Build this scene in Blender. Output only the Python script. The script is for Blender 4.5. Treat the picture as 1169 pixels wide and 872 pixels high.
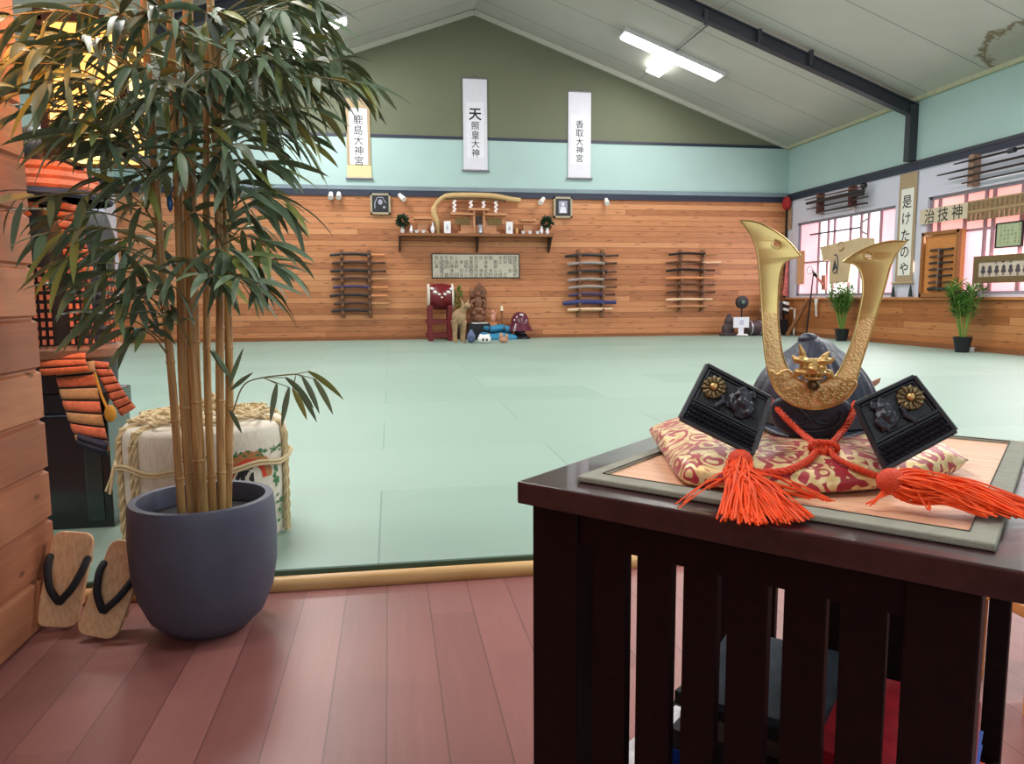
import bpy, bmesh, math, random
from mathutils import Vector, Matrix, Quaternion
random.seed(7)
V = Vector
PI = math.pi
for o in list(bpy.data.objects):
    bpy.data.objects.remove(o)
scene = bpy.context.scene
COL = scene.collection

# ------------------------------------------------------------------ camera, world, exposure
F_PX, CX, CY = 846.0, 584.5, 436.0
CAM = V((0, 0, 0.96))
_Y = V((445 - CX, -(341.5 - CY), -F_PX)).normalized()
_X = V((5900 - CX, -(311.0 - CY), -F_PX)).normalized()
_X = (_X - _X.dot(_Y) * _Y).normalized()
_Z = _X.cross(_Y)
ROT = Matrix((_X, _Y, _Z))            # camera coordinates -> world
cam_data = bpy.data.cameras.new('camera')
cam_data.sensor_width = 36.0
cam_data.lens = F_PX / 1169.0 * 36.0
cam_data.clip_start = 0.02
cam_data.clip_end = 100
cam = bpy.data.objects.new('camera', cam_data)
COL.objects.link(cam)
cam.matrix_world = Matrix.Translation(CAM) @ ROT.to_4x4()
scene.camera = cam
scene.view_settings.view_transform = 'Standard'
scene.view_settings.look = 'None'
scene.view_settings.gamma = 1.0
scene.view_settings.use_curve_mapping = False
scene.view_settings.exposure = 0.42

world = bpy.data.worlds.new('world')
scene.world = world
world.use_nodes = True
world.node_tree.nodes['Background'].inputs[0].default_value = (0.85, 0.92, 1.0, 1)
world.node_tree.nodes['Background'].inputs[1].default_value = 1.0

def area(name, loc, size, power, color=(1, 1, 1), direction=(0, 0, -1)):
    l = bpy.data.lights.new(name, 'AREA')
    l.shape = 'RECTANGLE'; l.size, l.size_y = size; l.energy = power; l.color = color
    o = bpy.data.objects.new(name, l); COL.objects.link(o)
    o.location = loc
    o.rotation_euler = V(direction).to_track_quat('-Z', 'Y').to_euler()
    return o

RIDGE_X, RIDGE_Z, EAVE_Z, XR, XL, YB = 1.96, 7.24, 4.5, 9.515, -5.6, 16.9
MAT_Z, EDGE_Y, SILL_Z, RAIL_Z = 0.055, 2.50, 0.93, 3.31
def ceil_z(x):
    return RIDGE_Z - abs(x - RIDGE_X) * (RIDGE_Z - EAVE_Z) / (XR - RIDGE_X)
SLOPE = math.atan2(RIDGE_Z - EAVE_Z, XR - RIDGE_X)
# twin-tube fluorescent fixtures hang just under both slopes, in rows down the hall
LIGHT_SPOTS = [(5.75, 14.85), (5.75, 9.6), (5.75, 5.4), (5.75, 1.2), (-1.75, 14.95), (-1.85, 9.6), (-1.85, 5.4), (-1.85, 1.2)]
TUBE_POWER = 118
for i, (x, y) in enumerate(LIGHT_SPOTS):
    s = 1 if x > RIDGE_X else -1
    n = V((-s * math.sin(SLOPE), 0, -math.cos(SLOPE)))
    p = V((x, y, ceil_z(x))) + n * 0.16
    a = area('fluorescent_light', p, (2.2, 0.30), TUBE_POWER * {1.2: 0.78, 5.4: 1.35, 9.6: 0.9, 14.85: 0.5, 14.95: 1.0}[y], (1.0, 0.98, 0.95), n)
    m = Matrix((V((math.cos(SLOPE), 0, -s * math.sin(SLOPE))), V((0, 1, 0)).cross(V((0,0,1))), n)).to_4x4()
    xa = V((math.cos(SLOPE), 0, -s * math.sin(SLOPE))); za = -n; ya = za.cross(xa)
    a.rotation_euler = Matrix((xa, ya, za)).transposed().to_euler()
# daylight from the windows of the right-hand wall plus an added, unseen fill light behind the camera
area('window_daylight', (XR - 0.05, 13.9, 1.9), (4.0, 1.5), 80, (1.0, 0.95, 0.97), (-1, 0, -0.1))
area('window_daylight', (XR - 0.05, 9.0, 2.0), (3.4, 1.5), 90, (1.0, 0.93, 0.95), (-1, 0, -0.1))
area('entry_fill', (1.2, -1.9, 1.9), (4.0, 1.8), 22, (0.92, 0.95, 1.0), (0, 1, -0.1))
# warm picture spot over the armour corner
sp = bpy.data.lights.new('warm_spot', 'SPOT'); sp.energy = 110; sp.color = (1.0, 0.29, 0.04)
sp.spot_size = math.radians(58); sp.spot_blend = 0.7; sp.shadow_soft_size = 0.05
spo = bpy.data.objects.new('warm_spot', sp); COL.objects.link(spo); spo.location = (-0.74, 1.55, 2.35)
spo.rotation_euler = (V((-1.10, 2.1, 1.68)) - spo.location).to_track_quat('-Z', 'Y').to_euler()

# ------------------------------------------------------------------ pixel helpers: a pixel of the photo onto a plane of the room
def ray(px, py):
    return ROT.transposed() @ V((px - CX, -(py - CY), -F_PX)) if False else (cam.matrix_world.to_3x3() @ V((px - CX, -(py - CY), -F_PX)))
def at(px, py, x=None, y=None, z=None):
    d = ray(px, py)
    if x is not None: t = (x - CAM.x) / d.x
    elif y is not None: t = (y - CAM.y) / d.y
    else: t = (z - CAM.z) / d.z
    return CAM + d * t
def onplane(px, py, p, n):
    d = ray(px, py); p = V(p); n = V(n)
    return CAM + d * (n.dot(p - CAM) / n.dot(d))

# ------------------------------------------------------------------ materials
def lin(c):
    return tuple(((v / 255) / 12.92 if v / 255 <= 0.04045 else ((v / 255 + 0.055) / 1.055) ** 2.4) for v in c) + (1,)
class NT:
    def __init__(s, name):
        s.m = bpy.data.materials.new(name); s.m.use_nodes = True
        s.t = s.m.node_tree; s.b = s.t.nodes['Principled BSDF']
    def n(s, kind, **k):
        x = s.t.nodes.new(kind)
        for a, v in k.items(): setattr(x, a, v)
        return x
    def l(s, a, b): s.t.links.new(a, b)
    def val(s, sock, v):
        if hasattr(v, 'is_linked') or hasattr(v, 'links'): s.l(v, sock)
        else: sock.default_value = v
    def math(s, op, a, b=0.0, c=0.0):
        x = s.n('ShaderNodeMath', operation=op)
        s.val(x.inputs[0], a); s.val(x.inputs[1], b); s.val(x.inputs[2], c)
        return x.outputs[0]
    def mix(s, fac, a, b, blend='MIX'):
        x = s.n('ShaderNodeMix', data_type='RGBA', blend_type=blend)
        s.val(x.inputs[0], fac); s.val(x.inputs[6], a); s.val(x.inputs[7], b)
        return x.outputs[2]
    def noise(s, vec, scale, detail=3, rough=0.5, out=0):
        x = s.n('ShaderNodeTexNoise'); s.l(vec, x.inputs['Vector'])
        x.inputs['Scale'].default_value = scale; x.inputs['Detail'].default_value = detail; x.inputs['Roughness'].default_value = rough
        return x.outputs[out]
    def vec(s, x, y, z):
        c = s.n('ShaderNodeCombineXYZ')
        for i, v in enumerate((x, y, z)): s.val(c.inputs[i], v)
        return c.outputs[0]
    def obj(s):
        return s.n('ShaderNodeTexCoord').outputs['Object']
    def sep(s, v):
        x = s.n('ShaderNodeSeparateXYZ'); s.l(v, x.inputs[0]); return x.outputs
    def ramp(s, fac, stops):
        r = s.n('ShaderNodeValToRGB'); s.l(fac, r.inputs[0])
        while len(r.color_ramp.elements) < len(stops): r.color_ramp.elements.new(0.5)
        for e, (p, c) in zip(r.color_ramp.elements, stops): e.position = p; e.color = c if len(c) == 4 else tuple(c) + (1,)
        return r.outputs[0]
    def bump(s, h, strength=0.3, dist=0.01):
        b = s.n('ShaderNodeBump'); b.inputs['Strength'].default_value = strength; b.inputs['Distance'].default_value = dist
        s.l(h, b.inputs['Height']); s.l(b.outputs[0], s.b.inputs['Normal'])

_mc = {}
def mat(name, c, rough=0.5, metal=0.0, var=0.12, scale=20.0, bump=0.0, bscale=None, spec=0.5, coat=0.0, sheen=0.0):
    if name in _mc: return _mc[name]
    t = NT(name); b = t.b
    co = t.obj()
    f = t.noise(co, scale, 4)
    base = lin(c)
    dk = tuple(v * (1 - var) for v in base[:3]) + (1,); lt = tuple(min(1, v * (1 + var)) for v in base[:3]) + (1,)
    t.l(t.ramp(f, [(0.3, dk), (0.7, lt)]), b.inputs['Base Color'])
    b.inputs['Roughness'].default_value = rough; b.inputs['Metallic'].default_value = metal
    b.inputs['Specular IOR Level'].default_value = spec
    b.inputs['Coat Weight'].default_value = coat
    b.inputs['Sheen Weight'].default_value = sheen
    if bump: t.bump(t.noise(co, bscale or scale * 4, 3), bump, 0.004)
    _mc[name] = t.m
    return t.m

def boards(name, cols, width, across='z', along='x', rough=0.45, groove=0.03, groove_dark=0.5, knots=0.0, grain=1.0, length=2.4, off=0.0, coat=0.0, gbump=0.5, joint=True, kx=2.4):
    t = NT(name); co = t.obj(); s = t.sep(co); ax = {'x': s[0], 'y': s[1], 'z': s[2]}
    A, L = ax[across], ax[along]
    q = t.math('DIVIDE', t.math('ADD', A, off + 50 * width), width)
    idx = t.math('FLOOR', q); fr = t.math('SUBTRACT', q, idx)
    wn = t.n('ShaderNodeTexWhiteNoise', noise_dimensions='1D'); t.l(idx, wn.inputs['W'])
    rnd = wn.outputs[0]
    Lo = t.math('ADD', L, t.math('MULTIPLY', rnd, 7.3))
    lq = t.math('DIVIDE', Lo, length); li = t.math('FLOOR', lq); lf = t.math('SUBTRACT', lq, li)
    wn2 = t.n('ShaderNodeTexWhiteNoise', noise_dimensions='2D')
    t.l(t.vec(idx, li, 0.0), wn2.inputs['Vector']); r2 = wn2.outputs[0]
    gv = t.vec(t.math('MULTIPLY', Lo, 1.6), t.math('MULTIPLY', A, 22.0), t.math('MULTIPLY', r2, 9.0))
    g = t.noise(gv, 2.2, 5, 0.6)
    blend = t.math('ADD', t.math('MULTIPLY', g, 0.65 * grain), t.math('MULTIPLY', r2, 0.5))
    col = t.ramp(blend, [(0.25, lin(cols[0])), (0.55, lin(cols[1])), (0.85, lin(cols[2]))])
    if knots:
        kv = t.n('ShaderNodeTexVoronoi', voronoi_dimensions='2D')
        wob = t.noise(co, 9.0, 2)
        t.l(t.vec(t.math('ADD', t.math('MULTIPLY', L, kx), t.math('MULTIPLY', wob, 0.12)), t.math('MULTIPLY', A, 1.0 / width * 0.9), 0.0), kv.inputs['Vector'])
        kv.inputs['Scale'].default_value = 1.0
        r = t.n('ShaderNodeMapRange'); t.l(kv.outputs['Distance'], r.inputs[0])
        r.inputs[1].default_value = 0.03; r.inputs[2].default_value = 0.03 + knots; r.inputs[3].default_value = 0.75; r.inputs[4].default_value = 0.0
        col = t.mix(r.outputs[0], col, tuple(v * 0.32 for v in lin(cols[0])[:3]) + (1,))
    e = t.math('MINIMUM', fr, t.math('SUBTRACT', 1.0, fr))
    gm = t.math('LESS_THAN', e, groove)
    if joint: gm = t.math('MAXIMUM', gm, t.math('LESS_THAN', lf, 0.0016 * 2.4 / length))
    col = t.mix(t.math('MULTIPLY', gm, groove_dark), col, tuple(v * 0.25 for v in lin(cols[0])[:3]) + (1,))
    t.l(col, t.b.inputs['Base Color'])
    t.b.inputs['Roughness'].default_value = rough; t.b.inputs['Coat Weight'].default_value = coat; t.b.inputs['Coat Roughness'].default_value = 0.25
    t.bump(t.math('SUBTRACT', t.math('MULTIPLY', g, 0.15), gm), gbump, 0.003)
    return t.m

def grainwood(name, c1, c2, rough=0.4, axis=0, scale=6.0, coat=0.0, stretch=14.0):
    if name in _mc: return _mc[name]
    t = NT(name); s = t.sep(t.obj())
    k = [stretch] * 3; k[axis] = 1.0
    v = t.vec(*[t.math('MULTIPLY', s[i], k[i]) for i in range(3)])
    g = t.noise(v, scale, 5, 0.6)
    t.l(t.ramp(g, [(0.3, lin(c1)), (0.7, lin(c2))]), t.b.inputs['Base Color'])
    t.b.inputs['Roughness'].default_value = rough; t.b.inputs['Coat Weight'].default_value = coat
    t.bump(g, 0.15, 0.002)
    _mc[name] = t.m; return t.m

def glow(name, c, strength, c2=None, scale=1.0):
    t = NT(name)
    t.b.inputs['Base Color'].default_value = lin(c); t.b.inputs['Roughness'].default_value = 0.6
    if c2:
        t.l(t.ramp(t.noise(t.obj(), scale, 2), [(0.38, lin(c)), (0.62, lin(c2))]), t.b.inputs['Emission Color'])
    else: t.b.inputs['Emission Color'].default_value = lin(c)
    t.b.inputs['Emission Strength'].default_value = strength
    return t.m

# ------------------------------------------------------------------ mesh builder
class MB:
    def __init__(s): s.v = []; s.f = []; s.mi = []; s.cur = 0
    def add(s, vs, fs):
        b = len(s.v); s.v += [V(p) for p in vs]
        for f in fs: s.f.append([b + i for i in f]); s.mi.append(s.cur)
        return s
    def box(s, c, size, rot=None):
        c = V(c); h = V(size) / 2; vs = []
        for i in (-1, 1):
            for j in (-1, 1):
                for k in (-1, 1):
                    p = V((i * h.x, j * h.y, k * h.z))
                    vs.append(c + (rot @ p if rot else p))
        return s.add(vs, [(0, 1, 3, 2), (4, 6, 7, 5), (0, 4, 5, 1), (2, 3, 7, 6), (0, 2, 6, 4), (1, 5, 7, 3)])
    def bb(s, a, b):
        a = V(a); b = V(b)
        return s.box((a + b) / 2, (abs(b.x - a.x), abs(b.y - a.y), abs(b.z - a.z)))
    def beam(s, a, b, w, h, up=(0, 0, 1)):
        a = V(a); b = V(b); d = (b - a); L = d.length; d.normalize(); up = V(up)
        x = d.cross(up).normalized(); z = x.cross(d)
        return s.box((a + b) / 2, (w, L, h), Matrix((x, d, z)).transposed())
    def tube(s, pts, r, n=8, cap=True):
        pts = [V(p) for p in pts]
        if not hasattr(r, '__len__'): r = [r] * len(pts)
        t = []
        for i in range(len(pts)):
            a = pts[max(i - 1, 0)]; b = pts[min(i + 1, len(pts) - 1)]
            d = b - a
            t.append(d.normalized() if d.length > 1e-9 else V((0, 0, 1)))
        ref = V((0, 0, 1)) if abs(t[0].z) < 0.9 else V((1, 0, 0))
        x = t[0].cross(ref).normalized(); vs = []; prev = t[0]
        for i, p in enumerate(pts):
            q = prev.rotation_difference(t[i]); x = q @ x; x = (x - x.dot(t[i]) * t[i]).normalized(); prev = t[i]
            y = t[i].cross(x)
            for k in range(n):
                a = 2 * PI * k / n; vs.append(p + (x * math.cos(a) + y * math.sin(a)) * r[i])
        fs = [(i * n + k, i * n + (k + 1) % n, (i + 1) * n + (k + 1) % n, (i + 1) * n + k) for i in range(len(pts) - 1) for k in range(n)]
        if cap: fs += [tuple(range(n))[::-1], tuple((len(pts) - 1) * n + k for k in range(n))]
        return s.add(vs, fs)
    def cyl(s, a, b, r0, r1=None, n=16): return s.tube([a, b], [r0, r0 if r1 is None else r1], n)
    def lathe(s, prof, c=(0, 0, 0), n=32, rot=None, closed=False):
        c = V(c); vs = []
        for r, z in prof:
            for k in range(n):
                a = 2 * PI * k / n; p = V((r * math.cos(a), r * math.sin(a), z)); vs.append(c + (rot @ p if rot else p))
        m = len(prof)
        fs = [(i * n + k, i * n + (k + 1) % n, (i + 1) * n + (k + 1) % n, (i + 1) * n + k) for i in range(m - 1) for k in range(n)]
        if prof[0][0] > 1e-6: fs.append(tuple(range(n))[::-1])
        if prof[-1][0] > 1e-6: fs.append(tuple((m - 1) * n + k for k in range(n)))
        return s.add(vs, fs)
    def ell(s, c, r, nu=12, nv=8, rot=None):
        c = V(c); r = V(r) if hasattr(r, '__len__') else V((r, r, r)); vs = []
        for j in range(nv + 1):
            ph = -PI / 2 + PI * j / nv
            for k in range(nu):
                a = 2 * PI * k / nu
                p = V((r.x * math.cos(ph) * math.cos(a), r.y * math.cos(ph) * math.sin(a), r.z * math.sin(ph)))
                vs.append(c + (rot @ p if rot else p))
        return s.add(vs, [(j * nu + k, j * nu + (k + 1) % nu, (j + 1) * nu + (k + 1) % nu, (j + 1) * nu + k) for j in range(nv) for k in range(nu)])
    def grid(s, fn, nu, nv, closeu=False):
        vs = [fn(i / nu, j / nv) for j in range(nv + 1) for i in range(nu + (0 if closeu else 1))]
        w = nu if closeu else nu + 1
        fs = [(j * w + i, j * w + (i + 1) % w, (j + 1) * w + (i + 1) % w, (j + 1) * w + i) for j in range(nv) for i in range(nu)]
        return s.add(vs, fs)
    def prism(s, poly, d):
        d = V(d); n = len(poly); p = [V(q) for q in poly]
        return s.add(p + [q + d for q in p], [tuple(range(n))[::-1], tuple(range(n, 2 * n))] + [(i, (i + 1) % n, n + (i + 1) % n, n + i) for i in range(n)])

def setp(o, label=None, cat=None, group=None, kind=None):
    if label: o['label'] = label
    if cat: o['category'] = cat
    if group: o['group'] = group
    if kind: o['kind'] = kind
    return o
def thing(name, label, cat, loc=(0, 0, 0), group=None, rotz=0):
    o = bpy.data.objects.new(name, None); COL.objects.link(o); o.empty_display_size = 0.05
    o.location = loc; o.rotation_euler = (0, 0, rotz)
    return setp(o, label, cat, group)
_wl = {}
def wloc(p):
    r = V((0, 0, 0))
    while p is not None: r += V(p.location); p = p.parent
    return r
def obj(name, mb, m, parent=None, smooth=40, bevel=0, local=False, subdiv=0, solid=0, remesh=0, weld=True, origin=None, label=None):
    me = bpy.data.meshes.new(name)
    if parent is not None: off = V((0, 0, 0)) if local else wloc(parent)
    else:
        if origin is not None: off = V(origin)
        elif local: off = V((0, 0, 0))
        else:
            lo = V([min(v[i] for v in mb.v) for i in range(3)]); hi = V([max(v[i] for v in mb.v) for i in range(3)])
            off = V(((lo.x + hi.x) / 2, (lo.y + hi.y) / 2, lo.z))
    me.from_pydata([tuple(v - off) for v in mb.v], [], mb.f)
    ms = m if isinstance(m, (list, tuple)) else [m]
    for q in ms: me.materials.append(q)
    if len(ms) > 1: me.polygons.foreach_set('material_index', mb.mi)
    bm = bmesh.new(); bm.from_mesh(me)
    if weld: bmesh.ops.remove_doubles(bm, verts=bm.verts, dist=1e-5)
    bmesh.ops.recalc_face_normals(bm, faces=bm.faces); bm.to_mesh(me); bm.free()
    if smooth:
        me.polygons.foreach_set('use_smooth', [True] * len(me.polygons))
        me.set_sharp_from_angle(angle=math.radians(smooth))
    o = bpy.data.objects.new(name, me); COL.objects.link(o)
    if parent is None: o.location = off
    else: o.parent = parent
    if solid: q = o.modifiers.new('solid', 'SOLIDIFY'); q.thickness = solid; q.offset = 0
    if remesh: q = o.modifiers.new('remesh', 'REMESH'); q.mode = 'VOXEL'; q.voxel_size = remesh; q.use_smooth_shade = True
    if remesh: q = o.modifiers.new('soft', 'SMOOTH'); q.iterations = 3; q.factor = 0.5
    if bevel: q = o.modifiers.new('bevel', 'BEVEL'); q.width = bevel; q.segments = 2; q.limit_method = 'ANGLE'; q.angle_limit = math.radians(35)
    if subdiv: q = o.modifiers.new('sub', 'SUBSURF'); q.levels = subdiv; q.render_levels = subdiv
    if label: o['label'] = label
    return o
def struct(name, mb, m, parent=None, **k):
    k.setdefault('origin', (0, 0, 0))
    o = obj(name, mb, m, parent, **k)
    if parent is None: o['kind'] = 'structure'
    return o
def copy_tree(root, loc, rotz=None, label=None, name=None):
    r = root.copy(); COL.objects.link(r); r.location = loc
    if rotz is not None: r.rotation_euler = (0, 0, rotz)
    if label: r['label'] = label
    for ch in root.children:
        c = ch.copy(); COL.objects.link(c); c.parent = r
        for g in ch.children:
            d = g.copy(); COL.objects.link(d); d.parent = c
    return r
# text and filled outlines with holes, returned as a builder in the (right, up) plane given
_fc = {}
def outline_mesh(key, build):
    if key in _fc: return _fc[key]
    c = build(); o = bpy.data.objects.new('tmp', c); COL.objects.link(o)
    dg = bpy.context.evaluated_depsgraph_get(); me = bpy.data.meshes.new_from_object(o.evaluated_get(dg))
    r = ([v.co.copy() for v in me.vertices], [tuple(p.vertices) for p in me.polygons])
    bpy.data.objects.remove(o); bpy.data.meshes.remove(me); _fc[key] = r
    return r
def glyph(mb, ch, p, right, up, size, depth=0.002, bold=0.0, sx=1.0):
    def build():
        c = bpy.data.curves.new('t', 'FONT'); c.body = ch; c.size = 1; c.extrude = 0.5; c.offset = bold; c.resolution_u = 2
        c.align_x = 'CENTER'; c.align_y = 'CENTER'; return c
    vs, fs = outline_mesh(('g', ch, bold), build)
    p = V(p); right = V(right).normalized(); up = V(up).normalized(); n = right.cross(up)
    if not vs: return
    cx_ = (min(v.x for v in vs) + max(v.x for v in vs)) / 2 if len(ch) == 1 else 0
    cy_ = (min(v.y for v in vs) + max(v.y for v in vs)) / 2
    mb.add([p + right * ((v.x - cx_) * size * sx) + up * ((v.y - cy_) * size) + n * ((v.z + 0.5) * depth) for v in vs], fs)
def spline_plate(mb, key, loops, fn, thick, bevel=0.0):
    # loops: list of 2-D outlines (first outer, rest holes); fn maps (a, b, c) to the world
    def build():
        c = bpy.data.curves.new('o', 'CURVE'); c.dimensions = '2D'; c.fill_mode = 'BOTH'; c.extrude = max(thick / 2 - bevel, 1e-5); c.bevel_depth = bevel; c.bevel_resolution = 2
        for lp in loops:
            s = c.splines.new('POLY'); s.points.add(len(lp) - 1)
            for q, (a, b) in zip(s.points, lp): q.co = (a, b, 0, 1)
            s.use_cyclic_u = True
        return c
    vs, fs = outline_mesh(key, build)
    mb.add([fn(v.x, v.y, v.z) for v in vs], fs)
def smooth_loop(pts, sub=4, closed=True):
    n = len(pts); out = []
    rng = n if closed else n - 1
    for i in range(rng):
        p0, p1, p2, p3 = [pts[(i + k) % n] if closed else pts[min(max(i + k, 0), n - 1)] for k in (-1, 0, 1, 2)]
        for j in range(sub):
            t = j / sub
            out.append(tuple(0.5 * ((2 * b) + (-a + c) * t + (2 * a - 5 * b + 4 * c - d) * t * t + (-a + 3 * b - 3 * c + d) * t ** 3) for a, b, c, d in zip(p0, p1, p2, p3)))
    if not closed: out.append(tuple(pts[-1]))
    return out
def smooth_path(pts, sub=5): return [V(p) for p in smooth_loop([tuple(p) for p in pts], sub, False)]
def ordinal(i): return ['topmost', 'second from the top', 'third from the top', 'fourth from the top', 'fifth from the top', 'sixth from the top', 'seventh from the top', 'lowest'][i]
# ------------------------------------------------------------------ setting: floor, mats, walls, roof
M_FLOOR = boards('painted_floor', ((128, 80, 77), (141, 90, 86), (152, 102, 98)), 0.132, 'x', 'y', rough=0.36, groove=0.012, groove_dark=0.6, grain=0.7, length=3.6, off=0.03, gbump=0.5, joint=False)
M_BACKWOOD = boards('wainscot_pine', ((156, 94, 56), (188, 122, 78), (204, 142, 96)), 0.125, 'z', 'x', rough=0.5, groove=0.045, groove_dark=0.62, knots=0.08, length=4.9, kx=1.1)
M_SIDEWOOD = boards('side_wainscot_pine', ((148, 88, 46), (178, 112, 64), (196, 134, 84)), 0.125, 'z', 'y', rough=0.5, groove=0.03, groove_dark=0.5, knots=0.07, length=3.9, kx=1.1)
M_NEARWOOD = boards('near_wall_pine', ((150, 92, 66), (176, 112, 80), (196, 134, 98)), 0.1515, 'z', 'y', rough=0.5, groove=0.0, groove_dark=0.0, knots=0.03, length=30, off=-0.0)
M_MINT = mat('mint_paint', (166, 192, 190), 0.7, var=0.03, scale=1.2)
M_OLIVE = mat('grey_olive_paint', (104, 108, 88), 0.8, var=0.10, scale=0.35)
M_LILAC = mat('lilac_white_paint', (206, 206, 222), 0.7, var=0.03, scale=2)
M_NAVY = mat('navy_rail_paint', (36, 42, 62), 0.45, var=0.1, scale=3)
M_SLATE = mat('slate_rail_paint', (120, 136, 146), 0.5, var=0.08, scale=3)
M_STEEL = mat('dark_grey_steel', (50, 52, 62), 0.5, var=0.1, scale=5)
M_CORNICE = mat('cornice_white', (186, 186, 174), 0.6, var=0.05)

def tatami_mat():
    t = NT('judo_mat'); s = t.sep(t.obj()); x, y = s[0], s[1]
    ry = t.math('DIVIDE', t.math('SUBTRACT', y, EDGE_Y), 1.0); row = t.math('FLOOR', ry); fy = t.math('SUBTRACT', ry, row)
    xo = t.math('ADD', t.math('MULTIPLY', t.math('MODULO', row, 2.0), 1.0), x)
    rx = t.math('DIVIDE', t.math('ADD', xo, 40.06), 2.0); cx_ = t.math('FLOOR', rx); fx = t.math('SUBTRACT', rx, cx_)
    ey = t.math('MINIMUM', fy, t.math('SUBTRACT', 1.0, fy)); ex = t.math('MULTIPLY', t.math('MINIMUM', fx, t.math('SUBTRACT', 1.0, fx)), 2.0)
    wn = t.n('ShaderNodeTexWhiteNoise', noise_dimensions='2D'); t.l(t.vec(row, cx_, 0.0), wn.inputs['Vector'])
    n = t.noise(t.obj(), 0.7, 3)
    f = t.math('ADD', t.math('MULTIPLY', wn.outputs[0], 0.5), t.math('MULTIPLY', n, 0.5))
    col = t.ramp(f, [(0.2, lin((134, 159, 147))), (0.8, lin((144, 168, 156)))])
    seam = t.math('LESS_THAN', t.math('MINIMUM', ey, ex), 0.004)
    halo = t.math('LESS_THAN', ey, 0.010)
    col = t.mix(t.math('MULTIPLY', halo, 0.4), col, lin((172, 188, 178)))
    col = t.mix(t.math('MULTIPLY', seam, 0.55), col, lin((84, 118, 104)))
    # worn streaks
    sv = t.vec(t.math('MULTIPLY', x, 1.2), t.math('MULTIPLY', y, 9.0), 0.0)
    st = t.noise(sv, 1.6, 4, 0.7)
    r = t.n('ShaderNodeMapRange'); t.l(st, r.inputs[0]); r.inputs[1].default_value = 0.62; r.inputs[2].default_value = 0.75; r.inputs[3].default_value = 0; r.inputs[4].default_value = 0.22
    col = t.mix(r.outputs[0], col, lin((180, 194, 184)))
    t.l(col, t.b.inputs['Base Color']); t.b.inputs['Roughness'].default_value = 0.5
    t.bump(t.noise(t.obj(), 160, 2), 0.05, 0.002)
    return t.m
M_MATTOP = tatami_mat()
M_MATEDGE = mat('judo_mat_edge', (64, 92, 78), 0.6)
M_TRIMWOOD = grainwood('pale_edge_wood', (204, 156, 98), (226, 184, 130), 0.4, axis=0, scale=3)

def ceiling_mat():
    t = NT('ceiling_board'); s = t.sep(t.obj()); x, y = s[0], s[1]
    q = t.math('DIVIDE', t.math('SUBTRACT', y, 9.5 - 13.5), 1.35); f = t.math('SUBTRACT', q, t.math('FLOOR', q))
    e = t.math('MULTIPLY', t.math('MINIMUM', f, t.math('SUBTRACT', 1.0, f)), 1.35)
    ax = t.math('ABSOLUTE', t.math('SUBTRACT', t.math('ABSOLUTE', t.math('SUBTRACT', x, RIDGE_X)), 3.75))
    m = t.math('MAXIMUM', t.math('LESS_THAN', e, 0.013), t.math('LESS_THAN', ax, 0.008))
    n = t.noise(t.obj(), 0.5, 4)
    col = t.ramp(n, [(0.3, lin((168, 167, 158))), (0.7, lin((182, 181, 172)))])
    # brown water stain: a ring-edged patch near the right eave
    wob = t.math('MULTIPLY', t.math('SUBTRACT', t.noise(t.obj(), 6.0, 4), 0.5), 0.5)
    dx = t.math('DIVIDE', t.math('SUBTRACT', x, 9.45), 0.75); dy = t.math('DIVIDE', t.math('SUBTRACT', y, 9.75), 1.05)
    rr = t.math('ADD', t.math('SQRT', t.math('ADD', t.math('MULTIPLY', dx, dx), t.math('MULTIPLY', dy, dy))), wob)
    st = t.ramp(rr, [(0.0, (0.55, 0.55, 0.55)), (0.78, (0.55, 0.55, 0.55)), (0.93, (1, 1, 1)), (1.0, (0, 0, 0))])
    nn = t.noise(t.obj(), 24.0, 2)
    stf = t.math('MULTIPLY', st, t.math('MULTIPLY', t.math('GREATER_THAN', t.math('ADD', rr, t.math('MULTIPLY', nn, 0.3)), 0.98), 0.75))
    stf2 = t.math('ADD', t.math('MULTIPLY', t.math('LESS_THAN', rr, 0.93), 0.25), stf)
    col = t.mix(stf2, col, lin((112, 98, 70)))
    col = t.mix(t.math('MULTIPLY', m, 0.55), col, lin((84, 84, 80)))
    t.l(col, t.b.inputs['Base Color']); t.b.inputs['Roughness'].default_value = 0.75
    return t.m
M_CEIL = ceiling_mat()

Y0 = -2.2
struct('floor', MB().bb((XL, Y0, -0.1), (XR, YB, 0)), M_FLOOR, smooth=0)
struct('trim_1', MB().tube([(XL, EDGE_Y - 0.022, 0.012), (XR, EDGE_Y - 0.022, 0.012)], 0.030, 16), M_TRIMWOOD)
mt = struct('floor_matting', MB().bb((XL, EDGE_Y + 0.012, 0.0), (XR, YB, MAT_Z)), [M_MATTOP], smooth=0, bevel=0.004)
struct('mat_edge', MB().bb((XL, EDGE_Y + 0.004, 0.0), (XR, EDGE_Y + 0.0118, MAT_Z - 0.003)), M_MATEDGE, smooth=0)
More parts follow.
